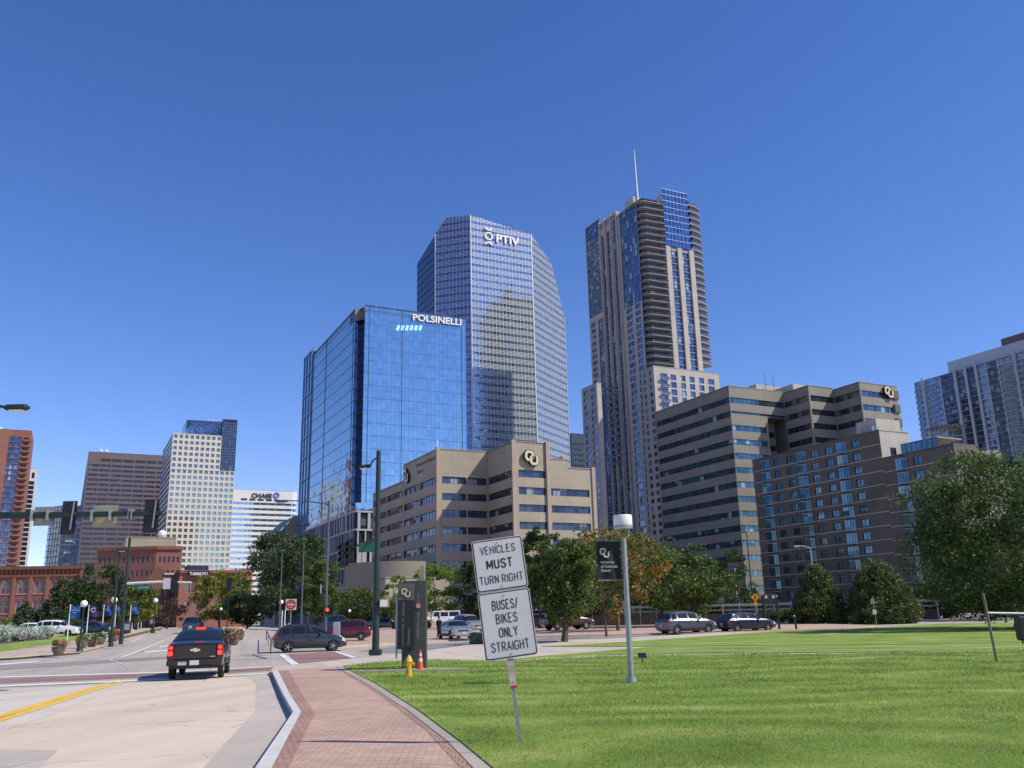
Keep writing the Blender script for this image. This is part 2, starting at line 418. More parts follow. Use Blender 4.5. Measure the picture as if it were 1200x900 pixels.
G_optdk = glass_mat('deep_blue_glass', (0.13, 0.20, 0.36), (1.5, 1.0), 0.9, 0.05, 0.3, 0.02)
G_res = glass_mat('tower_glass', (0.13, 0.18, 0.26), (1.3, 3.2), 0.8, 0.05, 0.35, 0.02, blind=0.06, blindc=(0.35, 0.48, 0.55))
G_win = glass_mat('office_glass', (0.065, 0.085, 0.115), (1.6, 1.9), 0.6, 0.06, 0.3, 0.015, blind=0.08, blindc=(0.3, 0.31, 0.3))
G_teal = glass_mat('teal_glass', (0.085, 0.155, 0.19), (1.6, 1.9), 0.7, 0.06, 0.35, 0.015, blind=0.05, blindc=(0.3, 0.42, 0.42))
G_tealpunch = glass_mat('punched_teal_glass', (0.22, 0.36, 0.40), (50, 50), 0.7, 0.08, 0.3, 0.01)  # lighter teal glass of the cream tower's punched windows
G_pale = glass_mat('pale_tower_glass', (.2, .26, .33), (1.6, 1.9), .75, .06, .3, .015)  # paler blue-grey glass of the far slab of flats
G_dark = glass_mat('dark_glass', (0.05, 0.06, 0.08), (1.6, 1.9), 0.5, 0.08, 0.3, 0.01, blind=0.04, blindc=(.13, .13, .125))
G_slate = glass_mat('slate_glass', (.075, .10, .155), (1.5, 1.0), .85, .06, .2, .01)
M_navyg = mat('navy_glazing', (.035, .07, .115), .12, .5, var=.15, scale=.4)
G_rail = glass_mat('railing_glass', (0.16, 0.20, 0.27), (1.5, 2), 0.7, 0.08, 0.15, 0.01)

# ---------------------------------------------------------------- facade kit
class Fr:
    """vertical plane: P (xy) at u=0, direction d to the viewer's right, outward normal n"""
    def __init__(s, P, Q):
        P = V((P.x, P.y, 0)); Q = V((Q.x, Q.y, 0)); s.P = P; s.w = (Q - P).length; s.d = (Q - P).normalized()
        s.n = V((s.d.y, -s.d.x, 0))
    def at(s, u, z, o=0.0):
        p = s.P + s.d * u + s.n * o; return V((p.x, p.y, z))
    def u_px(s, px, z): return ext(V((s.P.x, s.P.y, z)), s.d, px)
def facade(mb, fr, u0, u1, z0, z1, ops=(), depth=0.3, mat=0, matr=None):
    us = sorted({round(k, 4) for k in [u0, u1] + [a for o in ops for a in (o[0], o[1])] if u0 - 1e-6 <= k <= u1 + 1e-6})
    zs = sorted({round(k, 4) for k in [z0, z1] + [a for o in ops for a in (o[2], o[3])] if z0 - 1e-6 <= k <= z1 + 1e-6})
    for j in range(len(zs) - 1):
        zc = (zs[j] + zs[j + 1]) / 2
        row = [o for o in ops if o[2] < zc < o[3]]
        i = 0
        while i < len(us) - 1:
            uc = (us[i] + us[i + 1]) / 2
            if any(o[0] < uc < o[1] for o in row): i += 1; continue
            k = i
            while k + 1 < len(us) - 1 and not any(o[0] < (us[k + 1] + us[k + 2]) / 2 < o[1] for o in row): k += 1
            a, b, c, d = us[i], us[k + 1], zs[j], zs[j + 1]
            mb.quad(fr.at(a, c), fr.at(b, c), fr.at(b, d), fr.at(a, d), mat, [(a, c), (b, c), (b, d), (a, d)])
            i = k + 1
    r = mat if matr is None else matr
    for a, b, c, d in [o[:4] for o in ops]:
        for p, q in (((a, c), (a, d)), ((b, d), (b, c)), ((a, d), (b, d)), ((b, c), (a, c))):
            mb.quad(fr.at(*p), fr.at(*q), fr.at(q[0], q[1], -depth), fr.at(p[0], p[1], -depth), r)
def glazing(fr, a, b, c, d, depth=0.3, nx=1, nz=1, ft=0.06, fd=0.05, gm=0, fm=1, border=True):
    m = MB()
    m.quad(fr.at(a, c, -depth), fr.at(b, c, -depth), fr.at(b, d, -depth), fr.at(a, d, -depth), gm, [(a, c), (b, c), (b, d), (a, d)])
    o = -depth + 0.004
    xs = [a + (b - a) * i / nx for i in range(nx + 1)]
    for i, x in enumerate(xs):
        if not border and i in (0, nx): continue
        x0 = min(max(x - ft / 2, a), b - ft)
        m.obox(fr.at(x0, c, o), fr.d * ft, fr.n * fd, UP * (d - c), fm)
    zs = [c + (d - c) * i / nz for i in range(nz + 1)]
    for i, z in enumerate(zs):
        if not border and i in (0, nz): continue
        z0 = min(max(z - ft / 2, c), d - ft)
        m.obox(fr.at(a, z0, o), fr.d * (b - a), fr.n * (fd - 0.006), UP * ft, fm)
    return m
class Bld:
    def __init__(s, name, label, cat, P, wall, group=None):
        s.root = thing(name, label, cat, (P.x, P.y, 0), group); s.wall = MB(); s.wm = wall; s.wins = []
    def win(s, fr, a, b, c, d, mats, name='window', **k):
        m = glazing(fr, a, b, c, d, **k)
        ctr = (fr.at(a, c) + fr.at(b, d)) / 2
        s.wins.append(((b - a) * (d - c) / (ctr - C0).length_squared * abs(fr.n.dot((C0 - ctr).normalized())), m, mats, name))
    def face(s, P, Q, z0, z1, ops=(), mats=None, depth=0.3, nx=lambda w: 1, nz=1, ft=0.06, mat=0, fd=0.05, name='window'):
        fr = Fr(P, Q); facade(s.wall, fr, 0, fr.w, z0, z1, ops, depth, mat)
        for o in ops:
            mm = o[4] if len(o) > 4 else mats
            s.win(fr, o[0], o[1], o[2], o[3], mm, depth=depth, nx=nx(o[1] - o[0]), nz=nz, ft=ft, fd=fd, name=name)
        return fr
    def shell(s, path, H, back, z0=0, mat=0):
        """blind back walls through the points of back, and a roof"""
        ring = [path[-1], *back, path[0]]
        for P, Q in zip(ring[:-1], ring[1:]):
            fr = Fr(P, Q); facade(s.wall, fr, 0, fr.w, z0, H, (), 0, mat)
        s.roof([*path, *back], H)
    def roof(s, pts, H):
        m = MB(); m.prism([V((p.x, p.y, H - 0.15)) for p in pts], 0.3); m.build('roof', M_roof, s.root)
    def part(s, mb, name, mats, **k): return mb.build(name, mats, s.root, **k)
    def finish(s):
        s.wall.build('wall', s.wm, s.root)
        s.wins.sort(key=lambda t: -t[0])
        big, rest = s.wins[:100], s.wins[100:]
        for _, m, mats, nm in big: m.build(nm, mats, s.root)
        by = {}
        for _, m, mats, nm in rest:
            k = tuple(x.name for x in mats) if isinstance(mats, (list, tuple)) else mats.name
            by.setdefault(k, (MB(), mats))[0].merge(m)
        for m, mats in by.values(): tag(m.build('window', mats, s.root), kind='stuff')
def bands(w, tops, h, m0=0.0, m1=None, cuts=(), gap=0.5):
    """ribbon openings: one per storey and bay"""
    m1 = w if m1 is None else m1
    ed = [m0] + [c for c in cuts if m0 < c < m1] + [m1]; r = []
    for zt in tops:
        for a, b in zip(ed[:-1], ed[1:]):
            r.append((a + (gap / 2), b - (gap / 2), zt - h, zt))
    return r
def grid(u0, u1, nu, fu, z0, z1, nz, fz):
    du = (u1 - u0) / nu; dz = (z1 - z0) / nz
    return [(u0 + du * i + du * (1 - fu) / 2, u0 + du * i + du * (1 + fu) / 2, z0 + dz * j + dz * (1 - fz) / 2, z0 + dz * j + dz * (1 + fz) / 2) for j in range(nz) for i in range(nu)]
def nmull(p): return lambda w: max(1, int(round(w / p)))
def rooftop_box(b, P, du, dv, z, h, m, name='plant_room'):
    k = MB(); k.obox(V((P.x, P.y, z)), U * du, W * dv, UP * h); b.part(k, name, m)

# ================================================================ tan university office block (stepped, gold emblem)
K = at(513, 525, 195); H = K.z
b = Bld('office_building', 'stepped tan stone office block with ribbon windows and gold interlocked-letter emblem on its corner tower', 'office building', K, [M_tan, M_tan2])
L1 = go(K, W, 473); L2 = go(V((L1.x, L1.y, H - 4)), W, 437)
M1 = go(K, U, 570.5); M2 = go(M1, -W, 601); D1 = go(M2, U, 640); D2 = go(D1, U, 665); D3 = go(D1, U, 693)
H1 = ztop(L1, 563); H2 = ztop(D2, 538); H3 = ztop(D3, 549)
tops = [H - 6.3 - 3.7 * i for i in range(9)]; tops = [t for t in tops if t > 4]
mt = [G_win, M_frame]; wk = dict(mats=mt, depth=0.35, nx=nmull(1.6), ft=0.08)
fr = Fr(L2, L1); b.face(L2, L1, 0, H1, bands(fr.w, tops, 1.6, 0.6, fr.w - 0.2, [fr.w * 0.48], 0.7), **wk)
fr = Fr(L1, K); b.face(L1, K, 0, H, bands(fr.w, tops, 1.6, 0.3, fr.w - 0.6, [fr.w * 0.5], 0.5), **wk)
fr = Fr(K, M1); b.face(K, M1, 0, H, bands(fr.w, tops, 1.6, 0.9, fr.w, [fr.w * 0.58], 0.3), **wk)
fr = Fr(M1, M2); b.face(M1, M2, 0, H, bands(fr.w, tops, 1.6, 0.2, fr.w - 0.5), **wk)
fr = Fr(M2, D1); b.face(M2, D1, 0, H, bands(fr.w, tops, 1.6, 0.9, fr.w), **wk)
fr = Fr(D1, D3); b.face(D1, D3, 0, H3, bands(fr.w, [t for t in tops if t < H3 - 2], 1.6, 0.4, fr.w - 0.8), **wk)
u2 = (D2 - D1).length
f2 = Fr(D1, D2); facade(b.wall, f2, 0, u2, H3, H2)
facade(b.wall, Fr(D2, D2 + W * 12), 0, 12, H3, H2)
b.roof([D1, D2, D2 + W * 30, D1 + W * 30], H2); b.roof([D2, D3, D3 + W * 30, D2 + W * 30], H3)
facade(b.wall, Fr(D3, D3 + W * 30), 0, 30, 0, H3); facade(b.wall, Fr(D1, D1 + W * 30), 0, 30, H3, H)
facade(b.wall, Fr(L1 + U * 30, L1), 0, 30, H1, H)
b.roof([L1, K, M1, M2, D1, D1 + W * 30, L1 + U * 30], H); b.roof([L2, L1, L1 + U * 30, L2 + U * 30], H1)
for P, h, d in ((K, H, 0.16), (M2, H, 0.16), (D1, H, 0.5), (D3, H3, 0.3)):
    m = MB(); m.obox(V((P.x, P.y, 0)) - U * 0.35 + W * 0.3, U * 0.9, -W * (0.3 + d), UP * (h + 0.2)); b.part(m, 'pilaster', M_tan2)
P = D1 + U * (D2 - D1).length * 0.95; m = MB(); m.obox(V((P.x, P.y, H3)) + W * 2, U * 1.0, W * 4, UP * (H2 - H3 + 1.0)); b.part(m, 'roof_pier', M_tan2)
fr = Fr(M2, D1); s = fr.w * 0.42
m = MB(); cu_mark(m, fr.at(fr.w * 0.5 - s * 0.5, ztop(fr.at(fr.w * .5, 0), 537) - s * 0.52, 0.35), fr.d, UP, s, 0.5); b.part(m, 'emblem', [M_black, M_gold])
fr = Fr(L1, K); s = 3.6
m = MB(); cu_mark(m, fr.at(fr.w * 0.06, H - 5.2, 0.2), fr.d, UP, s, 0.4); b.part(m, 'emblem', [M_black, M_gold])
m = MB(); put_text(m, 'University of Colorado', fr.at(fr.w * 0.68, H - 2.0, 0.02), fr.d, UP, fr.w * 0.56, 1.0, 0.1); b.part(m, 'lettering', M_brown); m = MB(); put_text(m, 'Denver', fr.at(fr.w * 0.52, H - 3.5, 0.02), fr.d, UP, 4, 0.9, 0.1); b.part(m, 'lettering', M_brown)
m = MB(); q = V((K.x, K.y, H)) + W * 1 + U * 0.3; m.cyl(q, q + UP * 1.6, 0.12, 0.12, 8); m.sph(q + UP * 1.7, 0.25, 8, 5); b.part(m, 'roof_beacon', M_steelw)
# low entrance wing in front of the tall block's shaded side
WG = go(at(449, 655, 185), -W, 452); WL = go(WG, W, 386); zt = 14.6
fr = Fr(WL, WG); b.face(WL, WG, 0, zt - 4.5, bands(fr.w, [zt - 7.2, zt - 10.9], 1.9, 1, fr.w - 1, [fr.w * .5], .6), mats=[G_dark, M_frame], depth=0.5, nx=nmull(2), ft=.08)
b.face(WL + W * -0.0, WG, zt - 4.5, zt - 4.2, (), **{k: wk[k] for k in ('mats',)})
facade(b.wall, Fr(WG, WG + U * 14), 0, 14, 0, zt - 4.2)
b.roof([WL, WG, WG + U * 14, WL + U * 14], zt - 4.2)
c = Fr(WL, WG).at(fr.w * 0.62, 0, -8)
m = MB(); m.lathe([(11, zt - 6.0), (11.4, zt - 6.0), (11.4, zt - 0.6), (11.0, zt - 0.6), (0.05, zt - 0.6)], (c.x, c.y, 0), 40); b.part(m, 'round_canopy', M_tan, smooth=True)
b.finish()

# ================================================================ brown zig-zag office tower
K = at(853.5, 451.5, 252); H = K.z; q_ = 252 / 224
b = Bld('office_building', 'tall brown saw-tooth office block with long teal ribbon windows beside the brick flats', 'office building', K, [M_brown, M_tan2])
L = go(K, W, 767); R1 = go(K, U, 917); R2 = go(R1, -W, 946.5); R3 = go(R2, U, 975.5); R4 = go(R3, -W, 1006); R5 = go(R4, U, 1050)
HR2 = ztop(R2, 451); HR4 = ztop(R4, 447)
per = 3.68 * q_; tops = [H - 3.1 * q_ - per * i for i in range(16)]; tops = [t for t in tops if t > 4]
mt = [G_teal, M_frame]; md = [G_dark, M_frame]; wk = dict(mats=mt, depth=0.3, nx=nmull(1.7), ft=0.07)
fr = Fr(L, K); b.face(L, K, 0, H, bands(fr.w, tops, 1.55 * q_, 0.8, fr.w, [fr.w * 0.36], 0.0 + 0.02), **wk)
fr = Fr(K, R1); u896 = fr.u_px(896, H); uu = fr.u_px(890, H)
b.face(K, R1, H - 7.4 * q_, H, bands(fr.w, tops[:2], 1.55 * q_, 0.02, fr.w, [uu], 0.02), **wk)
b.face(K, fr.at(u896, 0), 0, H - 7.4 * q_, bands(u896, tops[2:], 1.55 * q_, 0.02, u896 - 0.8, (), 0.02), **wk)
# recess under the two upper storeys
A0 = fr.at(u896, 0); A1 = A0 + W * 5; B1_ = R1 + W * 5
facade(b.wall, Fr(A0, A1), 0, 5, 0, H - 7.4 * q_)
f3 = Fr(A1, B1_); b.face(A1, B1_, 0, H - 7.4 * q_, bands(f3.w, tops[2:], 1.55 * q_, 0.3, f3.w, (), 0.3), **{**wk, 'mats': md})
m = MB(); m.prism([V((p.x, p.y, H - 7.4 * q_)) for p in (A0, R1, B1_, A1)], 0.25, bottom=True); b.part(m, 'soffit', M_brown)
f4 = Fr(B1_, R1); facade(b.wall, f4, 0, f4.w, 0, H - 7.4 * q_)
fr = Fr(R1, R2); b.face(R1, R2, 0, HR2, bands(fr.w, tops, 1.55 * q_, 0.2, fr.w - 0.6, [fr.w * .5], .02), **{**wk, 'mats': md})
fr = Fr(R2, R3); b.face(R2, R3, 0, HR2, bands(fr.w, tops, 1.55 * q_, 0.5, fr.w, (), .02), **{**wk, 'mats': md})
fr = Fr(R3, R4); b.face(R3, R4, 0, HR4, bands(fr.w, tops, 1.55 * q_, 0.2, fr.w - 0.4, [fr.w * .5], .02), **{**wk, 'mats': md})
fr = Fr(R4, R5); b.face(R4, R5, 0, HR4, bands(fr.w, tops, 1.55 * q_, 0.4, fr.w - 2.6, (), .02), **wk)
m = MB()
for z in tops: m.obox(fr.at(fr.w - 2.4, z - 1.5, 0.02), fr.d * 2.2, fr.n * 0.5, UP * 2.4)
b.part(m, 'end_stack', M_brick_dk)
s = 3.6; m = MB(); cu_mark(m, fr.at(fr.w - 6.2, HR4 - 4.2, 0.35), fr.d, UP, s, 0.5); b.part(m, 'emblem', [M_black, M_gold])
b.shell([L, K, R1], H, [R1 + W * (L - K).length]); b.shell([R1, R2, R3], HR2, [R3 + W * 30, R1 + W * 30]); b.shell([R3, R4, R5], HR4, [R5 + W * 30, R3 + W * 30])
rooftop_box(b, K + U * 16 + W * 6, 18, 10, H, 3.4, M_lime); rooftop_box(b, R2 + U * 2 + W * 8, 9, 8, HR2, 2.5, M_lime)
for k in (0, 1.6):
    q = V((K.x, K.y, H)) + U * (18 + k * 2) + W * 4; m = MB(); m.cyl(q, q + UP * 6.5, 0.09, 0.05, 6); m.cyl(q + UP * 3, q + UP * 3 + U * 1.2, 0.05, 0.05, 6); b.part(m, 'antenna', M_dkmull)
b.finish()

# ================================================================ low dark brick flats in front of it
K = at(1117, 519, 186); H = K.z
b = Bld('apartment_block', 'dark brick apartment block with stone string courses and stacked glass bays behind the conical bushes', 'apartment building', K, [M_brick_dk, M_lime])
P = go(K, W, 1034); L = go(K, W, 884); R = go(K, U, 1145); HT = ztop(P, 503)
per = 3.12
def brick_flats(Pa, Pb, top, seed):
    fr = Fr(Pa, Pb); rnd = random.Random(seed); ops = []; n = int((top - 2) / per)
    lines = []
    bays = [k for k in np.arange(5.0, fr.w - 3, 13.5)]
    for i in range(n):
        z1 = top - 1.3 - per * i; lines.append(z1 + 1.0)
        for k in bays:
            for o in (-4.3, 4.3):
                u = k + o
                if 1.2 < u < fr.w - 1.4: ops.append((u - 1.15, u + 1.15, z1 - 1.75, z1))
    fa = b.face(Pa, Pb, 0, top, ops, mats=[G_teal, M_frame], depth=0.25, nx=lambda w: 2, nz=1, ft=0.1)
    for i, z in enumerate(lines[1:]):
        m = MB(); m.obox(fr.at(0, z - 0.1, 0.0), fr.d * fr.w, fr.n * 0.08, UP * 0.2); b.part(m, 'string_course', M_lime)
    for k in bays:
        for i in range(n):
            z1 = top - 1.3 - per * i; z0 = z1 - 2.3
            m = MB(); pr = [(k - 1.6, 0), (k - 0.9, 1.0), (k + 0.9, 1.0), (k + 1.6, 0)]
            for (a, ao), (c_, co) in zip(pr[:-1], pr[1:]):
                m.quad(fr.at(a, z0, ao), fr.at(c_, z0, co), fr.at(c_, z1, co), fr.at(a, z1, ao), 0, [(a * 3, z0), (a * 3 + .5, z0), (a * 3 + .5, z1), (a * 3, z1)])
                for t in (0, .5, 1):
                    p = fr.at(a + (c_ - a) * t, z0, ao + (co - ao) * t); m.cyl(p, p + UP * (z1 - z0), 0.06, 0.06, 5, 1)
            for z in (z0 - .12, z1):
                m.prism([fr.at(u, z + .12, o + .05) for u, o in pr], 0.12, 2, bottom=True)
            b.wins.append((5.0 / fr.at(k, z0).length_squared, m, [G_teal, M_frame, M_paleframe], 'bay_window'))
    return fr
brick_flats(L, P, HT, 1); fl = brick_flats(P, K, H, 2)
fr = Fr(K, R); b.face(K, R, 0, H, grid(3, fr.w - 1, 2, .55, H - per * 12 - .5, H - .5, 12, .55), mats=[G_teal, M_frame], depth=.2, ft=.08)
PT = go(V((P.x, P.y, HT)), U, 1064)
fr = Fr(P, PT); b.face(P, PT, H, HT, [(fr.w * .3, fr.w * .3 + 2, H + .3, H + 2.6)], mats=[G_dark, M_frame], mat=1)
m = MB(); q = P + U * (fr.w - 8) + W * 2; m.obox(V((q.x, q.y, HT)), U * 8, W * 6, UP * 3.2); b.part(m, 'stair_tower', M_lime)
rw = (R - K).length; PT = go(V((P.x, P.y, HT)), U, 1064); tw = (PT - P).length; b.roof([L, P, PT, L + U * tw], HT); [facade(b.wall, Fr(A_, B_), 0, Fr(A_, B_).w, 0, HT) for A_, B_ in ((L + U * tw, L),)]; facade(b.wall, Fr(PT, L + U * tw), 0, Fr(PT, L + U * tw).w, H, HT); b.shell([P, K, R], H, [P + U * rw])
# glazed roof storey behind the parapet
q0 = fl.at(3, 0, -3); q1 = fl.at(fl.w - 6, 0, -3)
f5 = Fr(q0, q1); m = glazing(f5, 0, f5.w, H, H + 2.6, depth=0, nx=int(f5.w / 1.3), ft=.12); b.part(m, 'roof_glazing', [G_teal, M_frame])
m = MB(); m.prism([V((p.x, p.y, H + 2.8)) for p in (q0, q1, q1 + U * 8, q0 + U * 8)], .25, bottom=True); b.part(m, 'roof_canopy', M_lime)
for k in (0, 1):
    q = V((P.x, P.y, HT)) + W * (3 + 4 * k) + U * 2; m = MB(); m.box(q + UP * .7, (1.6, 1.6, 1.4)); m.cyl(q + UP * 1.4, q + UP * 2.2, .4, .4, 8); b.part(m, 'roof_vent', M_ltgrey)
b.finish()
# rusty roof tower behind the flats
Q = at(1109, 500, 215)
t = thing('roof_pergola', 'rusty steel pergola frame on the low roof behind the brick flats', 'pergola', (Q.x, Q.y, 0))
m = MB(); zr = ztop(Q, 501); 
for i in (-1, 1):
    for j in (-1, 1): m.cyl((Q.x + i * 2.6, Q.y + j * 2.6, zr - 7), (Q.x + i * 2.6, Q.y + j * 2.6, zr), .16, .16, 6)
m.build('post', mat('rust', (.17, .125, .09), .85), t)
m = MB()
for k in range(7): m.box((Q.x - 3.3 + 1.1 * k, Q.y, zr + .1), (.3, 6, .22))
for j in (-2.6, 2.6): m.box((Q.x, Q.y + j, zr - .1), (7.2, .25, .2)); m.box((Q.x, Q.y + j, zr - 2.6), (5.4, .2, .2))
m.build('canopy', bpy.data.materials['rust'], t)
m = MB(); m.obox(V((Q.x - 8, Q.y - 6, 0)), (17, 0, 0), (0, 12, 0), (0, 0, zr - 7)); m.build('base_block', M_lime, t)

# ================================================================ far right residential slab
K = at(1268, 392, 400); H = K.z
b = Bld('apartment_tower', 'grey-blue slab of flats with white vertical fins and stacked balconies above the large tree', 'apartment tower', K, [M_ltgrey, M_white])
L = go(K, W, 1071); R = K + U * 22
fr = Fr(L, K); per = 3.1; n = int(H / per)
def up_(px): return fr.u_px(px, H)
zones = [(0.5, up_(1079), 'b'), (up_(1084), up_(1100), 'b'), (up_(1101), up_(1117), 'd'), (up_(1120), up_(1130), 'd'), (up_(1132), up_(1142), 'd'), (up_(1144), up_(1154), 'w'), (up_(1155), up_(1167), 'd'), (up_(1169), up_(1187), 'b'), (up_(1190), fr.w - 3, 'b')]
ops = []
for a, c, k in zones:
    for i in range(n): ops.append((a, c, H - 0.5 - per * i - 2.5, H - 0.5 - per * i) if k != 'd' else (a, c, H - .5 - per * i - 2.95, H - .5 - per * i))
ops = [o + ([G_win, M_frame],) if any(abs(o[0] - z[0]) < 1e-6 and z[2] == 'd' for z in zones) else o + ([G_pale, M_bluemull],) for o in ops if o[2] > 1]
b.face(L, K, 0, H, ops, depth=.5, nx=nmull(2.6), ft=.1)
for a, c, k in zones:
    if k != 'b': continue
    for i in range(1, n - 12):
        z = H - .5 - per * i - 2.55; m = MB(); m.obox(fr.at(a, z - .25, 0.0), fr.d * (c - a) * .8, fr.n * 1.3, UP * .22, 0)
        m.obox(fr.at(a, z, 1.2), fr.d * (c - a) * .8, fr.n * .05, UP * 1.0, 1)
        b.wins.append((1e-4, m, [M_ltgrey, G_rail], 'balcony'))
for px in (1081.5, 1118.5, 1131, 1143, 1188.5):
    u = up_(px); m = MB(); m.obox(fr.at(u - .7, 0, .05), fr.d * 1.3, fr.n * .7, UP * (H + 1.2)); b.part(m, 'fin', M_ltgrey)
b.face(K, R, 0, H, grid(1, 21, 5, .6, 2, H - 1, n, .6), mats=[G_win, M_frame], depth=.2)
b.shell([L, K, R], H, [R + W * (L - K).length])
a0 = up_(1109); m = MB(); P0 = fr.at(a0, 0, -2); m.obox(V((P0.x, P0.y, H)), fr.d * (fr.w - a0), U * 14, UP * 6.5); b.part(m, 'plant_storey', M_ltgrey)
a0 = up_(1172); m = MB(); P0 = fr.at(a0, 0, -3); m.obox(V((P0.x, P0.y, H + 6.5)), fr.d * (fr.w - a0 - 4), U * 9, UP * 4); b.part(m, 'plant_room', M_mauve)
b.finish()
# ================================================================ curtain wall kit: convex polygon in (u, z) on a plane
def clip_span(poly, k, axis):
    xs = []
    n = len(poly)
    for i in range(n):
        a, c = poly[i], poly[(i + 1) % n]
        if (a[axis] - k) * (c[axis] - k) < 0:
            t = (k - a[axis]) / (c[axis] - a[axis]); xs.append(a[1 - axis] + t * (c[1 - axis] - a[1 - axis]))
    return (min(xs), max(xs)) if len(xs) >= 2 else None
def glass_poly(mb, fr, poly, o=0.0, mat=0):
    mb.add([fr.at(u, z, o) for u, z in poly], (tuple(range(len(poly))),), mat, [list(poly)])
def lines(mb, fr, poly, ks, axis, t, d, o=0.0, mat=0):
    for k in ks:
        sp = clip_span(poly, k, axis)
        if not sp or sp[1] - sp[0] < .05: continue
        if axis == 0: mb.obox(fr.at(k - t / 2, sp[0], o), fr.d * t, fr.n * d, UP * (sp[1] - sp[0]), mat)
        else: mb.obox(fr.at(sp[0], k - t / 2, o), fr.d * (sp[1] - sp[0]), fr.n * d, UP * t, mat)
def fr2(a, b): return np.arange(a, b, 1.0)

# ================================================================ pale-blue tower with chamfered crown
K = at(551, 252, 430); H = K.z
b = Bld('glass_tower', 'tallest blue glass tower with chamfered crown, pale mullion grid and white rooftop lettering', 'skyscraper', K, [M_dkmull])
C = K; D = go(K, U, 622); Bp = go(C, -az(106), 510); A = go(Bp, W, 489)
E = go(V((D.x, D.y, ztop(D, 308))), az(28), 659.5)
zB = H + 0.5; zD = ztop(D, 275); zE = ztop(E, 306); zA = ztop(A, 309)
def tower_face(P, Q, poly, gl, dense, span_m):
    fr = Fr(P, Q); m = MB(); glass_poly(m, fr, poly); b.part(m, 'glass_wall', gl)
    zt = max(z for _, z in poly); per = 4.0
    zs = [zt - 1.0 - per * i for i in range(int(zt / per))]
    m = MB()
    for z in zs:
        z1 = z; z0 = z - 2.1
        s0, s1 = clip_span(poly, z0, 1), clip_span(poly, z1, 1)
        if s0 and s1: m.add([fr.at(s0[0], z0, .05), fr.at(s0[1], z0, .05), fr.at(s1[1], z1, .05), fr.at(s1[0], z1, .05)], ((0, 1, 2, 3),), 0, [[(s0[0], z0), (s0[1], z0), (s1[1], z1), (s1[0], z1)]])
    b.part(m, 'spandrel', span_m)
    m = MB(); lines(m, fr, poly, [z - k for z in zs for k in (0, .7, 1.4, 2.1)], 1, .16, .16, .06)
    n = max(2, round(fr.w / dense)); lines(m, fr, poly, [fr.w * i / n for i in range(1, n)], 0, .13, .2, .06)
    for u in (0.12, fr.w - 0.12): lines(m, fr, poly, [u], 0, .3, .3, .06)
    b.part(m, 'mullion_grid', M_mull)
    return fr
fr = Fr(C, D); w = fr.w
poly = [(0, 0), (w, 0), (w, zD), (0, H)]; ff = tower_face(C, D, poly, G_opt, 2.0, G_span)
fr = Fr(Bp, C); w = fr.w; ut = fr.u_px(522, H)
poly = [(0, 0), (w, 0), (w, H), (ut, zB), (0, ztop(fr.at(0, 0), 275))]
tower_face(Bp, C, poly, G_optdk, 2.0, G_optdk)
m = MB(); lines(m, fr, poly, [.15], 0, .35, .35, .2); b.part(m, 'edge_trim', M_steelw)
fr = Fr(D, E); w = fr.w; ut = fr.u_px(645, zE); poly = [(0, 0), (w, 0), (w, ztop(E, 372)), (ut, ztop(fr.at(ut, 0), 308)), (0, zD)]
tower_face(D, E, poly, G_opt, 2.0, G_span)
fr = Fr(A, Bp); w = fr.w; um = fr.u_px(503, H); poly = [(0, 0), (w, 0), (w, ztop(Bp, 262)), (um, ztop(fr.at(um, 0), 292))]
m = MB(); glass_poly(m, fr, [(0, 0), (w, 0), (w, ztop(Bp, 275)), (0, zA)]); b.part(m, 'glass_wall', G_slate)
m = MB(); lines(m, fr, [(0, 0), (w, 0), (w, zA), (0, zA)], list(np.arange(4, zA, 4.0)), 1, .3, .2, .05); b.part(m, 'mullion_grid', M_dkmull)
back = [E + W * 26, A + U * 20 + W * 4]
for P, Q, h in ((E, back[0], zE - 48), (back[0], back[1], zE - 48), (back[1], A, zA - 4)):
    f = Fr(P, Q); facade(b.wall, f, 0, f.w, 0, h)
b.roof([A, Bp, C, D, E, *back], zE - 49)
# crown: sloped glass closing the top behind the front faces
m = MB(); top = [V((C.x, C.y, H)), V((D.x, D.y, zD)), V((D.x, D.y, zD)) + W * 14, V((C.x, C.y, H)) + W * 14]; m.prism(top, 1.0); b.part(m, 'crown_roof', M_ltgrey)
# roof lettering
zl = lambda px, py: (ff.u_px(px, H), ztop(ff.at(ff.u_px(px, H), 0), py))
m = MB(); u0, z0 = zl(580.5, 280.5); u1, z1 = zl(607, 285)
put_text(m, 'PTIV', ff.at((u0 + u1) / 2, (z0 + z1) / 2 + .3, .5), (ff.at(u1, z1) - ff.at(u0, z0)).normalized(), UP, (u1 - u0), 4.6, .6, 0, .02)
uo, zo = zl(571.5, 277.5)
ring = [(math.cos(t), math.sin(t)) for t in np.linspace(0, 2 * math.pi, 25)]
stroke(m, ring, .36, ff.at(uo, zo, .5), ff.d, UP, 1.95, .6)
for sg in (1, -1):
    arc = [(math.cos(t), sg * (2.75 - math.sin(t) * .9)) for t in np.linspace(.25, math.pi - .25, 11)]
    stroke(m, arc, .4, ff.at(uo, zo, .5), ff.d, UP, 1.95, .6)
b.part(m, 'lettering', M_steelw)
b.finish()

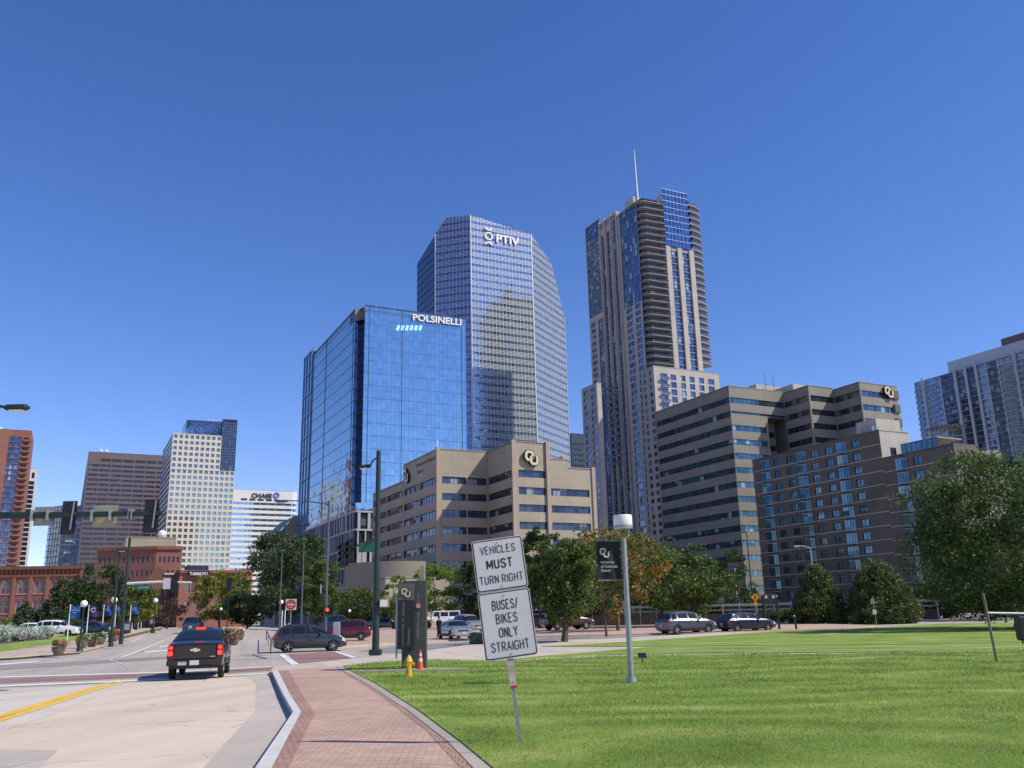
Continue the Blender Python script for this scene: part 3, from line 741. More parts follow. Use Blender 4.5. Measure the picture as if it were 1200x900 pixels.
# ================================================================ sky-blue glass block with podium
K = at(428, 357, 268); H = K.z
b = Bld('glass_office', 'broad sky-blue glass office block with notched corner, thin dark joints and silver rooftop lettering', 'office tower', K, [M_dkmull])
KL = go(K, W, 417.5) ; R = go(K, U, 545.5)
KL = K + W * 3.6 - U * 2.2                     # shaded face stands forward of the notch
KL = go(V((KL.x, KL.y, H)), W, 417) if False else KL
L1 = go(KL, W, 367); L2 = go(KL, W, 357); HL2 = ztop(L2, 421); zp = 32.0
M_poljoint = mat('joint_blue', (.13, .22, .36), .4, .5, var=.1)
def pol_face(P, Q, h, gl, z0=0.0, fine=1.5):
    fr = Fr(P, Q); poly = [(0, z0), (fr.w, z0), (fr.w, h), (0, h)]
    m = MB(); glass_poly(m, fr, poly); b.part(m, 'glass_wall', gl)
    m = MB(); lines(m, fr, poly, list(np.arange(h - 2.2, z0, -4.05)), 1, .11, .08, .03)
    lines(m, fr, poly, list(np.arange(fine, fr.w, fine)), 0, .03, .03, .03); b.part(m, 'joint_grid', M_poljoint)
    m = MB(); lines(m, fr, poly, [1.5, fr.w * .36, fr.w - 1.5], 0, .12, .12, .03); lines(m, fr, poly, [h - .2], 1, .3, .2, .02); b.part(m, 'edge_trim', M_dkmull)
    return fr
ff = pol_face(K, R, H, G_pol); pol_face(L1, KL, H - 0.6, G_pol)
fr = Fr(L2, L1); m = MB(); glass_poly(m, fr, [(0, 0), (fr.w, 0), (fr.w, HL2), (0, HL2)]); b.part(m, 'glass_wall', G_pol)
m = MB(); po = [(0, 0), (fr.w, 0), (fr.w, HL2 + 1.4), (0, HL2 + 1.4)]; lines(m, fr, po, [0.3, fr.w * .33, fr.w * .66, fr.w - .3], 0, .45, .3, .05); lines(m, fr, po, list(np.arange(HL2, 4, -8.1)), 1, .5, .3, .05); b.part(m, 'frame_grid', M_bluemull)
# notch
n0 = KL + U * 2.2; 
for P, Q, g in ((KL, KL + U * 2.2, G_slate), (n0, K, G_slate)):
    fr = Fr(P, Q); m = MB(); glass_poly(m, fr, [(0, 0), (fr.w, 0), (fr.w, H - 5), (0, H - 5)]); b.part(m, 'notch_glass', g)
    m = MB(); lines(m, fr, [(0, 0), (fr.w, 0), (fr.w, H - 5), (0, H - 5)], list(np.arange(4, H - 5, 4.05)), 1, .6, .1, .02); b.part(m, 'notch_mullion_grid', M_dkmull)
m = MB(); m.prism([V((p.x, p.y, H - .5)) for p in (KL + W * .1, KL + U * 2.2 + W * .1 - W * 0, K + W * .4, K + W * 6, KL + W * 6)], 4.3, bottom=True); b.part(m, 'notch_cap', M_tan)
facade(b.wall, Fr(R, R + W * 38), 0, 38, 0, H); b.roof([L1, KL, n0, K, R, R + W * (L1 - K).length], H - 1.5); b.roof([L2, L1, L1 + U * 30, L2 + U * 30], HL2)
Rb = R + W * (L1 - K).length; facade(b.wall, Fr(Rb, L1), 0, Fr(Rb, L1).w, 0, H - .6); facade(b.wall, Fr(L2 + U * 30, L2), 0, 30, 0, HL2)
u0, u1 = ff.u_px(483, H), ff.u_px(539.5, H); z0, z1 = ztop(ff.at(u0, 0), 372.5), ztop(ff.at(u1, 0), 378.5)
m = MB(); put_text(m, 'POLSINELLI', ff.at((u0 + u1) / 2, (z0 + z1) / 2, .4), (ff.at(u1, z1) - ff.at(u0, z0)).normalized(), UP, u1 - u0, 2.3, .5, 0, .015); b.part(m, 'lettering', M_steelw)
m = MB()
for k in range(6): 
    u = ff.u_px(464 + k * 5.2, H); z = ztop(ff.at(u, 0), 384); m.add([ff.at(u, z - .9, .14), ff.at(u + 1.0, z - .9, .14), ff.at(u + 1.5, z + .9, .14), ff.at(u + .5, z + .9, .14)], ((0, 1, 2, 3),))
b.part(m, 'lit_ceiling_panel', mat('cyan_panel', (.35, .75, .85), .4, emit=.25))
for px, py in ((445, 357), (466, 356)):
    u = ff.u_px(px, H); q = ff.at(u, H, -4); m = MB(); m.tube([q - UP * 2, q + UP * 1.6, q + UP * .6 + ff.d * 3], .16, 6); b.part(m, 'roof_crane_arm', M_steelw)
# podium with deep grey frames
PK = go(at(416.5, 598, 256), -W, 417); PH = PK.z; PL = go(PK, W, 357); PR = go(PK, U, 492)
fr = Fr(PL, PK); m = MB(); glass_poly(m, fr, [(0, 0), (fr.w, 0), (fr.w, PH), (0, PH)]); b.part(m, 'podium_glass', G_dark)
fz = mat('podium_frame', (.27, .28, .31), .5, .3, var=.08); m = MB(); po = [(0, 0), (fr.w, 0), (fr.w, PH), (0, PH)]
lines(m, fr, po, list(np.arange(PH - .4, 2, -5.2)), 1, .5, .5, .03); rnd = random.Random(3)
for z in np.arange(PH - .4, 6, -5.2):
    u = .5
    while u < fr.w - 1: m.obox(fr.at(u, z - 5.2, .03), fr.d * rnd.choice([.3, .3, .5, 1.0]), fr.n * .4, UP * 5.2); u += rnd.choice([1.5, 2.2, 3])
b.part(m, 'podium_frame_grid', fz)
fr = Fr(PK, PR); m = MB(); glass_poly(m, fr, [(0, 0), (fr.w, 0), (fr.w, PH), (0, PH)]); b.part(m, 'podium_glass', G_dark)
m = MB(); po = [(0, 0), (fr.w, 0), (fr.w, PH), (0, PH)]; lines(m, fr, po, list(np.arange(PH - .4, 2, -5.2)), 1, .5, .5, .03)
for z in np.arange(PH - .4, 6, -5.2):
    u = .5
    while u < fr.w - 1: m.obox(fr.at(u, z - 5.2, .03), fr.d * rnd.choice([.4, .8, 1.3]), fr.n * .4, UP * 5.2); u += rnd.choice([1.5, 2.2, 3])
b.part(m, 'podium_frame_grid', M_paleframe)
m = MB(); m.prism([V((p.x, p.y, PH)) for p in (PL, PK, PR, PR + W * 15, PL + U * 10)], .6); b.part(m, 'podium_terrace', M_roof)
fr = Fr(PL, PK); m = MB(); m.obox(fr.at(0, PH, -.4), fr.d * fr.w, fr.n * .06, UP * 1.1); b.part(m, 'terrace_railing', G_rail)
fr = Fr(PK, PR); m = MB(); m.obox(fr.at(0, PH, -.4), fr.d * fr.w, fr.n * .06, UP * 2.2); b.part(m, 'terrace_railing', G_pol)
b.finish()

# ================================================================ residential tower with spire
K = at(751, 231, 368); H = K.z
b = Bld('condo_tower', 'slender stone and glass residential tower with curved balconies and a tall white spire', 'residential tower', K, [M_lime, M_dkwall])
P1 = go(K, W, 745); L = go(K, W, 686); R = go(K, U, 808)
per = 3.2; n = int((H - 2) / per)
frL = Fr(L, K)
uL = lambda px: frL.u_px(px, H)
u0, u1, u2, u3 = uL(703), uL(709), uL(715.5), uL(722.5)      # three stone piers, near the top
uE = uL(745)
HA = ztop(frL.at(0, 0), 268)                                   # lower far wing
frR = Fr(K, R); uRa = frR.u_px(775.5, H)
def zlev(i): return H - 1.5 - per * i
# shaded long face: glass strips between stone piers
ops = []
def strips(ua, ub, ztop_, zbot, wf=.8, mats=None, hf=.78):
    for i in range(n + 8):
        z1 = ztop_ - per * i - .4; z0 = z1 - per * hf
        if z0 < zbot: break
        c = (ua + ub) / 2; h = (ub - ua) * wf / 2
        ops.append((c - h, c + h, z0, z1) + ((mats,) if mats else ()))
gl = [G_res, M_bluemull]; gd = [G_dark, M_frame]
Htop = H + 1.5
z278 = ztop(frL.at(u0 * .5, 0), 375); z352 = ztop(frL.at(uE, 0), 352)
facs = [(0, u0, HA), (u0, u3, Htop), (u3, uE, H)]
strips(.2, u0 - .4, HA, z278, .97, gl, .97)
strips(.2, u0 * .5, z278, 4, .62, gl, .7); strips(u0 * .52, u0 - .6, z278, 4, .75, gl, .95)
strips(u0 + .6, u1 + .2, Htop - 6, 4, .88, gl, .95); strips(u1 + .6, u2 + .2, Htop - 6, 4, .88, gl, .95)
um = (u3 + uE) / 2 + .5
strips(u2 + .8, u3 + 1.6, H - 1, 4, .85, gl, .95)
strips(u3 + 1.7, uE - .1, H, z352, .97, gl, .97)
strips(u3 + 2.6, um + .6, z352, 4, .72, gl, .7); strips(um + .9, uE - .4, z352, 4, .66, gl, .7)
for ua, ub, h in facs:
    sub = [o for o in ops if ua - .01 <= (o[0] + o[1]) / 2 < ub]
    sub2 = [(max(o[0], ua + .05), min(o[1], ub - .05)) + o[2:] for o in sub]
    facade(b.wall, frL, ua, ub, 0, h, sub2, .35)
    for o in sub2: b.win(frL, o[0], o[1], o[2], o[3], o[4], depth=.35, nx=2, nz=2, ft=.12)
for u in (u0, u1, u2, u3):
    m = MB(); m.obox(frL.at(u - .45, 0, 0), frL.d * .9, frL.n * .7, UP * (Htop + 1)); b.part(m, 'pier', M_lime)
# recess at the corner with stacked balconies
n_ = 3.8
Ka = frL.at(uE, 0); 
fin = Fr(Ka, Ka + U * (uRa + 1e-3)); 
dep = (K - V((Ka.x, Ka.y, H))).length
q0 = V((Ka.x, Ka.y, 0)); q1 = frR.at(uRa, 0) + W * dep; q2 = frR.at(uRa, 0)
f = Fr(q0, q1); m = MB(); glass_poly(m, f, [(0, 0), (f.w, 0), (f.w, H - 1), (0, H - 1)]); b.part(m, 'recess_glass', G_optdk)
f = Fr(q1, q2); facade(b.wall, f, 0, f.w, 0, H + 4, (), 0, 0)
zlow = ztop(K, 428)
i = 0
while zlev(i) - .5 > zlow:
    z = zlev(i); m = MB()
    cpts = [Ka + U * .1, K - U * .3 + W * .6, K - W * .4 + U * 1.2, frR.at(uRa, 0, .9) - U * .02, frR.at(uRa, 0) + W * dep]
    cpts = [V((p.x, p.y, z)) for p in cpts]
    m.prism(cpts, .24, 0, bottom=True)
    for a, c in zip(cpts[:3], cpts[1:4]):
        d = (c - a); nn = V((d.y, -d.x, 0)).normalized()
        m.obox(a + UP * .1 - nn * .15, d, nn * .05, UP * 1.0, 1)
    b.part(m, 'balcony', [M_slab, G_dark]); i += 1
# sunlit face
z290 = ztop(frR.at(uRa, 0), 288); HG = ztop(frR.at(uRa, 0), 221); uq = frR.w
m = MB(); glass_poly(m, frR, [(uRa, z290), (uq - 1.5, z290), (uq - 1.5, HG), (uRa, HG)], .6); b.part(m, 'crown_glass', G_optdk)
m = MB(); po = [(uRa, z290), (uq - 1.5, z290), (uq - 1.5, HG), (uRa, HG)]; lines(m, frR, po, list(np.arange(z290, HG, per)) + [HG - .25], 1, .35, .2, .62); lines(m, frR, po, list(np.linspace(uRa, uq - 1.5, 8)), 0, .14, .15, .62); b.part(m, 'crown_mullion_grid', M_poljoint)
ops = []
wq = (uq - uRa)
for (a, c) in ((uRa + wq * .17, uRa + wq * .42), (uRa + wq * .58, uRa + wq * .83)):
    for k in range(n):
        z1 = z290 - 1.6 - per * k
        if z1 - per < 3: break
        ops.append((a, c, z1 - per * .93, z1))
facade(b.wall, frR, uRa, uq, 0, z290, ops, .4)
for o in ops: b.win(frR, o[0], o[1], o[2], o[3], gl, depth=.4, nx=1, nz=2, ft=.14)
for a, c in ((uRa, uRa + wq * .17), (uRa + wq * .42, uRa + wq * .58), (uRa + wq * .83, uq)):
    m = MB(); m.obox(frR.at(a + .05, 0, 0), frR.d * (c - a - .1), frR.n * .55, UP * z290); b.part(m, 'pier', M_lime)
# curved balconies beyond the sunlit face
zr = ztop(frR.at(uq, 0), 240); zl_ = ztop(frR.at(uq, 0), 432); k = 0
while zr - per * k > zl_:
    z = zr - per * k; cen = frR.at(uq - .6, z) + W * 4.2
    pts = [cen - U * 1 - W * 4.4] + [cen + U * (9.0 * math.cos(t)) - W * (4.4 * math.sin(t)) for t in np.linspace(math.pi / 2, -math.pi / 2, 11)] + [cen - U * 1 + W * 4.4]
    m = MB(); m.prism(pts, .35, 0, bottom=True)
    for a, c in zip(pts[1:-2], pts[2:-1]):
        m.quad(a + UP * .05, c + UP * .05, c + UP * 1.1, a + UP * 1.1, 1)
    b.part(m, 'curved_balcony', [M_slab, G_rail]); k += 1
f = Fr(frR.at(uq, 0), frR.at(uq, 0) + W * 9); m = MB(); glass_poly(m, f, [(0, 0), (f.w, 0), (f.w, zr + 2), (0, zr + 2)]); b.part(m, 'side_glass', G_optdk)
# back and roofs
Lb = L + U * 24; Rb = R + W * 14
for P, Q in ((R + W * 9, Rb), (Lb, L)): f = Fr(P, Q); facade(b.wall, f, 0, f.w, 0, H - 1.5)
f = Fr(Rb, Lb); bo_ = bands(f.w, [H - 4 - per * k for k in range(n - 2)], 2.0, 1.2, f.w - 1.2, [f.w * .5], 1.6); facade(b.wall, f, 0, f.w, 0, H - 1.5, bo_, .35)
m = MB()
for o in bo_: m.merge(glazing(f, *o, depth=.35, nx=6, ft=.12))
b.part(m, 'rear_glazing', [G_dark, M_frame])
b.roof([L, V((Ka.x, Ka.y, 0)), q1, q2, R, Rb, Lb], H - 1.2)
q = frL.at(u0, 0); m = MB(); m.obox(V((q.x, q.y, H - 1)), frL.d * (u3 - u0), U * 12, UP * 3.2); b.part(m, 'lift_tower', M_lime)
q = frR.at(2, 0) + W * 9; m = MB(); m.obox(V((q.x, q.y, H - 1.2)), U * 12, W * 7, UP * (ztop(K, 226) - H + 4)); b.part(m, 'plant_room', M_lime)
q = at(746.5, 228, 378); zs = ztop(q, 175); m = MB(); m.cyl((q.x, q.y, H), (q.x, q.y, zs), .8, .15, 10); b.part(m, 'spire', M_ltgrey, smooth=True)
# lower wings
WK = go(at(765.5, 428, 352), -W, 765.5); WH = WK.z; WL = WK + W * 9; WR = go(WK, U, 842)
fr = Fr(WK, WR); u_ = lambda px: fr.u_px(px, WH)
cols = [(u_(773), u_(781), 1), (u_(785), u_(791.5), 1), (u_(797), u_(802.5), 1), (u_(807), u_(813), 1), (u_(817.5), u_(824), 1), (u_(829), u_(836), 1)]
ops = [(a, c, WH - 3 - per * k - 2.5, WH - 3 - per * k) for a, c, _ in cols for k in range(int(WH / per) - 2)]
b.face(WK, WR, 0, WH, ops, mats=gl, depth=.35, nx=nmull(1.5), nz=1, ft=.12)
for k in range(9):
    z = WH - 5.6 - per * k; m = MB(); m.obox(fr.at(cols[0][0] - .3, z - .2, 0), fr.d * (cols[0][1] - cols[0][0] + .6), fr.n * 1.3, UP * .2, 0); m.obox(fr.at(cols[0][0] - .3, z, 1.2), fr.d * (cols[0][1] - cols[0][0] + .6), fr.n * .05, UP * 1, 1); b.part(m, 'balcony', [M_slab, G_rail])
f = Fr(WL, WK); b.face(WL, WK, 0, WH, grid(.5, f.w - .3, 2, .5, 4, WH - 1, int(WH / per), .6), mats=gl, depth=.35, ft=.12)
b.shell([WL, WK, WR], WH, [WR + W * 9])
ZL = go(at(686, 457, 372), W, 686.5); ZK = go(ZL, -W, 750); ZH = ZL.z; f = Fr(ZL, ZK)
f2_ = Fr(ZL + (-U) * 2.2, ZK - U * 2.2)
b.face(f2_.at(0, 0), f2_.at(f2_.w * .3, 0), 0, ZH, grid(.4, f2_.w * .3 - .4, 2, .55, 4, ZH - 1, int(ZH / per), .64), mats=gl, depth=.35, ft=.12)
facade(b.wall, Fr(f2_.at(0, 0) + U * 2.2, f2_.at(0, 0)), 0, 2.2, 0, ZH); e = f2_.at(f2_.w * .3, 0); facade(b.wall, Fr(e, e + U * 2.2), 0, 2.2, 0, ZH)
m = MB(); m.prism([V((p.x, p.y, ZH)) for p in (f2_.at(0, 0), e, e + U * 2.2, f2_.at(0, 0) + U * 2.2)], .2); b.part(m, 'wing_roof', M_lime)
for k in range(12):
    z = ztop(frL.at(u1, 0), 455) - per * k
    for ua, ub in ((u0 + .6, u1 - .3), (u1 + .6, u2 - .3)):
        m = MB(); m.obox(frL.at(ua, z - .2, 0), frL.d * (ub - ua), frL.n * 1.4, UP * .2, 0); m.obox(frL.at(ua, z, 1.3), frL.d * (ub - ua), frL.n * .05, UP * 1, 1); b.part(m, 'balcony', [M_slab, G_rail])
b.finish()

# ================================================================ skyline to the left
def block(name, label, cat, px0, py0, Y, pxL, pxR, wall, winmats, nu, storey, fu=.6, fz=.55, depth=.25, dr=U, dl=W, top=1.2, sidewin=True, lat=None, nmul=1, mat_side=0, zmin=3):
    K = at(px0, py0, Y); H = K.z; R = go(K, dr, pxR)
    b = Bld(name, label, cat, K, wall); fr = Fr(K, R); ns = int((H - top - zmin) / storey)
    z1 = H - top; z0 = z1 - ns * storey
    b.face(K, R, 0, H, grid(.4, fr.w - .4, nu, fu, z0, z1, ns, fz), mats=winmats, depth=depth, nx=lambda w: nmul, ft=.1)
    if pxL is not None:
        L = go(K, dl, pxL); fl = Fr(L, K)
        b.face(L, K, 0, H, grid(.3, fl.w - .3, max(1, int(fl.w / (fr.w / nu))), fu, z0, z1, ns, fz) if sidewin else (), mats=winmats, depth=depth, ft=.1, mat=mat_side)
    else: L = K + W * 20
    b.shell([L, K, R], H, [R + W * (L - K).length])
    if pxL is None: facade(b.wall, Fr(L, K), 0, 20, 0, H)
    b.fr = fr; b.H = H; b.K = K; b.R = R; b.Lp = L
    return b
# cream tower with punched teal windows
K = at(203, 507, 580); H = K.z; R = go(K, U, 277.5); Lp = go(K, W, 191)
b = Bld('office_tower', 'cream stone office tower with a grid of square teal windows and a dark glass corner', 'office tower', K, [M_cream, M_ltgrey])
fr = Fr(K, R); un = fr.u_px(260, H); zn = ztop(R, 552); per = 3.9; ns = int((H - 6) / per)
du = un / 9; nt_ = round((H - zn) / per); zn = H - nt_ * per - .6
tops = [H - 1.1 - per * i for i in range(ns)]
ops = [(du * i + du * .2, du * i + du * .83, z - 2.3, z) for z in tops for i in range(9)]
ex = (fr.w - un) / 3
ops2 = [(un + ex * i + ex * .15, un + ex * i + ex * .83, z - 2.3, z) for z in tops if z < zn for i in range(3)]
facade(b.wall, fr, 0, un, 0, H, ops, .5); facade(b.wall, fr, un, fr.w, 0, zn, ops2, .5)
for o in ops + ops2: b.win(fr, *o, [G_tealpunch, M_frame], depth=.5, ft=.12)
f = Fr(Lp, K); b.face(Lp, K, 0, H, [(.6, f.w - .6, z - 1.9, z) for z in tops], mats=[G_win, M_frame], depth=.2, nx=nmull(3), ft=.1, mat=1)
b.shell([Lp, K, R], zn - .2, [R + W * f.w]); f = Fr(fr.at(un, 0), fr.at(un, 0) + W * 8); facade(b.wall, f, 0, 8, zn, H); facade(b.wall, Fr(fr.at(un, 0) + W * 8, Lp), 0, Fr(fr.at(un, 0) + W * 8, Lp).w, zn, H)
b.roof([Lp, K, fr.at(un, 0), fr.at(un, 0) + W * 8], H - .3)
g0 = fr.at(fr.u_px(216, H), 0) + W * 3; g1 = fr.at(un + .3, 0) + W * 3; g2 = R + W * 3 - U * .4; hg = ztop(g1, 495)
m = MB(); f = Fr(fr.at(un + .02, 0) + W * .9, R + W * .9); glass_poly(m, f, [(0, zn - .1), (f.w, zn - .1), (f.w, hg + 2), (0, hg + 2)]); b.part(m, 'corner_glass', G_dark)
m = MB(); lines(m, f, [(0, zn), (f.w, zn), (f.w, hg), (0, hg)], list(np.arange(zn, hg, per / 2)), 1, .25, .1, .03); lines(m, f, [(0, zn), (f.w, zn), (f.w, hg), (0, hg)], list(np.linspace(0, f.w, 9)), 0, .2, .1, .03); b.part(m, 'corner_mullion_grid', M_bluemull)
f = Fr(g0, g1); m = MB(); glass_poly(m, f, [(0, H - .2), (f.w, H - .2), (f.w, hg + 1), (f.w * .22, hg + .4)]); b.part(m, 'penthouse_glass', G_opt)
gl_ = go(V((g1.x, g1.y, hg)), -U, 219) ; m = MB(); m.prism([V((p.x, p.y, hg)) for p in (gl_, R + W * 3, R + W * 24, gl_ + W * 24)], hg - zn, bottom=False); b.part(m, 'penthouse_block', M_navyg)
rooftop_box(b, g1 + W * 8 - U * 9, 16, 8, hg, 3.0, M_cream)
b.finish()
# mauve granite tower
b = block('office_tower', 'mauve granite office tower with long dark window bands behind the hanging traffic signals', 'office tower', 104, 529, 700, 93.5, 198, [M_mauve, M_ltgrey], [G_dark, M_mauve], 7, 3.9, .92, .5, .3, top=9, nmul=3, mat_side=0)
m = MB()
for k in range(1, 7): m.obox(b.fr.at(b.fr.w * k / 7 + .5, b.H - 7.5, -.1), b.fr.d * (b.fr.w / 7 - 1), b.fr.n * .16, UP * 2.4)
b.part(m, 'louvre', M_dkwall)
for k in (0, 4): 
    q = b.K + U * (9 + k) + W * 6; m = MB(); m.sph((q.x, q.y, b.H + 2), 1.4, 8, 6); b.part(m, 'roof_dish', M_steelw)
b.finish()
# white banded bank tower
K = at(268, 572.5, 640); H = K.z; R = go(K, U, 342)
b = Bld('bank_tower', 'white banded office tower with a rounded corner, blue eight-sided badge and dark lettering', 'office tower', K, [M_white])
fr = Fr(K, R); tops = [H - 9.4 - 3.95 * i for i in range(20)]
pth = [K] + [R]
cr = 5.0; cen = R + W * cr; arc = [cen + U * (cr * math.sin(t)) - W * (cr * math.cos(t)) for t in np.linspace(0, math.pi / 2, 7)][1:]
b.face(K, R, 0, H, bands(fr.w, [t for t in tops if t > 4], 1.95, .5, fr.w, (), 0), mats=[G_pol, M_white], depth=.2, nx=nmull(6), ft=.15)
pp = R
for q in arc:
    f = Fr(pp, q); facade(b.wall, f, 0, f.w, 0, H, [(0.01, f.w - .01, t - 1.95, t) for t in tops if t > 4], .2)
    for t in tops:
        if t > 4: b.win(f, .01, f.w - .01, t - 1.95, t, [G_pol, M_white], depth=.2, ft=.05, border=False)
    pp = q
b.shell([K, R, *arc], H, [arc[-1] + W * 20, K + W * 25])
m = MB()
for k in range(6): m.obox(fr.at(fr.u_px(283 + k * 9.7, H), H - 8.2, -.1), fr.d * 4.4, fr.n * .16, UP * 1.5)
b.part(m, 'louvre', M_dkwall)
u0, u1 = fr.u_px(295, H), fr.u_px(319, H); m = MB(); put_text(m, 'CHASE', fr.at((u0 + u1) / 2, ztop(fr.at(u0, 0), 580.5), .3), fr.d, UP, u1 - u0, 3.4, .3, 0, .03); b.part(m, 'lettering', mat('navy_letters', (.02, .03, .07), .5))
o8 = fr.at(fr.u_px(324.2, H), ztop(fr.at(fr.w, 0), 581.2), .3); m = MB()
oc = [(math.cos(math.pi / 8 + t * math.pi / 4), math.sin(math.pi / 8 + t * math.pi / 4)) for t in range(9)]
stroke(m, oc, .62, o8, fr.d, UP, 1.75, .3); b.part(m, 'badge', mat('badge_blue', (.03, .16, .5), .5))
b.finish()
# red brick condo at the frame edge
K = at(-62, 498.5, 500); H = K.z; R = go(K, U, 37.5)
b = Bld('condo_tower', 'red brick residential tower with a dark glazed bay and small balconies up its edge', 'residential tower', K, [M_brick_or, M_brick_red])
fr = Fr(K, R); per = 3.3; ns = int((H - 9) / per); ua, ub = fr.u_px(12, H), fr.u_px(27, H)
zt = H - 4.2
ops = [(u, u + 1.5, zt - per * i - 2.6, zt - per * i - 1.2) for i in range(ns) for u in (ua - 6, ua - 13, ua - 20)]
facade(b.wall, fr, 0, ua, 0, H, ops, .25); 
for o in ops: b.win(fr, *o, [G_dark, M_frame], depth=.25, ft=.1)
ops = [(ua + .02, ub, zt - per * i - per * .86, zt - per * i) for i in range(ns)]
facade(b.wall, fr, ua, ub, 0, H, ops, .8, 1)
for o in ops: b.win(fr, *o, [G_res, M_frame], depth=.8, nx=4, nz=2, ft=.14)
ops = [(ub + .8, fr.w - 1.2, zt - per * i - per * .7, zt - per * i - .3) for i in range(ns)]
facade(b.wall, fr, ub, fr.w, 0, H, ops, 1.0, 1)
for o in ops: b.win(fr, *o, [G_dark, M_frame], depth=1.0, nx=2, ft=.1)
for i in range(ns):
    z = zt - per * i - per * .75; m = MB(); m.obox(fr.at(ub + .6, z, 0), fr.d * (fr.w - ub - .2), fr.n * 1.0, UP * .9); b.part(m, 'balcony', M_brick_or)
b.shell([K, R], H, [R + W * 38, K + W * 38])
q = K + U * 24 + W * 8
for k in range(2): m = MB(); m.sph((q.x + k * 3, q.y, H + 1.2), 1.0, 8, 6); b.part(m, 'roof_dish', M_steelw)
b.finish()
# slim white tower
b = block('apartment_tower', 'slim white tower with a narrow dark window strip beside the red brick one', 'residential tower', 14, 547.5, 600, None, 43.5, [M_white, M_white], [G_dark, M_frame], 1, 3.2, .0, .6, top=6)
b.wall = MB(); b.wins = []
fr = b.fr; ua = fr.u_px(35.5, b.H); ns = int((b.H - 14) / 3.2)
ops = [(ua, fr.w - .7, b.H - 9 - 3.2 * i - 2.6, b.H - 9 - 3.2 * i) for i in range(ns)] + [(fr.u_px(38, b.H), fr.w - 1, b.H - 7, b.H - 3), (fr.u_px(31, b.H), fr.u_px(34.5, b.H), b.H - 7, b.H - 3)]
facade(b.wall, fr, 0, fr.w, 0, b.H, ops, .4)
for o in ops: b.win(fr, *o, [G_dark, M_frame], depth=.4, nx=2, ft=.12)
b.shell([b.K, b.R], b.H, [b.R + W * 20, b.K + W * 20]); b.finish()
# blue glass wedge
K = at(75, 592, 620); H = K.z; R = go(K, U, 97); Lp = go(K, az(-62), 59)
b = Bld('glass_office', 'small dark blue glass office tower showing between the hanging signals', 'office tower', K, [M_dkmull])
for P, Q, g in ((Lp, K, G_opt), (K, R, G_dark)):
    f = Fr(P, Q); m = MB(); glass_poly(m, f, [(0, 0), (f.w, 0), (f.w, H), (0, H)]); b.part(m, 'glass_wall', g)
    m = MB(); lines(m, f, [(0, 0), (f.w, 0), (f.w, H), (0, H)], list(np.arange(6, H, 4.0)), 1, .4, .2, .02); lines(m, f, [(0, 0), (f.w, 0), (f.w, H), (0, H)], list(np.arange(3, f.w, 3)), 0, .2, .2, .02); b.part(m, 'mullion_grid', M_dkmull if g is G_opt else M_bluemull)
m = MB(); f = Fr(K, R)
for z in np.arange(12, H - 20, 8): m.obox(f.at(f.w * .25, z, .02), f.d * f.w * .4, f.n * .5, UP * 1.2)
b.part(m, 'ledge', M_ltgrey)
b.shell([Lp, K, R], H, [R + W * (Lp - K).length]); b.finish()
# mid-distance brick block, plant block behind it
b = block('brick_building', 'orange-red brick block with paired small windows below the cream tower', 'building', 184, 640, 245, 115, 214, [M_brick_or, M_brick_red], [G_dark, M_frame], 5, 3.6, .5, .42, dr=az(70), dl=az(-85), nmul=2, mat_side=0, top=1.8)
m = MB(); f = Fr(b.Lp, b.K); m.obox(f.at(-.3, b.H - .9, 0), f.d * (f.w + .3), f.n * .5, UP * .9); m.obox(b.fr.at(0, b.H - .9, 0), b.fr.d * b.fr.w, b.fr.n * .5, UP * .9); b.part(m, 'cornice', M_brick_red); b.finish()
b = block('plant_building', 'plain tan flat-topped block just above the orange brick roof', 'building', 148, 629, 262, None, 207, [M_tan], [G_dark, M_frame], 6, 4.6, .12, .15, top=1); 
m = MB(); m.sph(b.fr.at(b.fr.w * .72, b.H + 1.2, -3), 1.3, 10, 7); b.part(m, 'roof_dish', M_steelw); b.finish()
# gabled dark warehouse
K = at(174, 681, 232); R = go(K, U, 209); fr = Fr(K, R); H = K.z
b = Bld('warehouse', 'dark old brick warehouse with a stepped gable behind the mast arm sign', 'building', K, [M_brick_old])
ops = grid(1, fr.w - 1, 4, .5, 2, H - 1.5, 3, .6); b.face(K, R, 0, H, ops, mats=[G_dark, M_frame], depth=.25, ft=.1)
g = ztop(fr.at(fr.w * .28, 0), 663); e = ztop(fr.at(fr.w * .55, 0), 671)
m = MB(); glass_poly(m, fr, [(0, H), (fr.w, H), (fr.w, e - .4), (fr.w * .55, e), (fr.w * .28, g), (0, e - 1.5)]); b.part(m, 'gable', M_brick_old)
m = MB(); m.obox(fr.at(fr.w * .5, e - .6, 0), fr.d * fr.w * .5, fr.n * .35, UP * .5); b.part(m, 'coping', M_lime)
b.shell([K, R], H, [R + W * 25, K + W * 25]); b.finish()
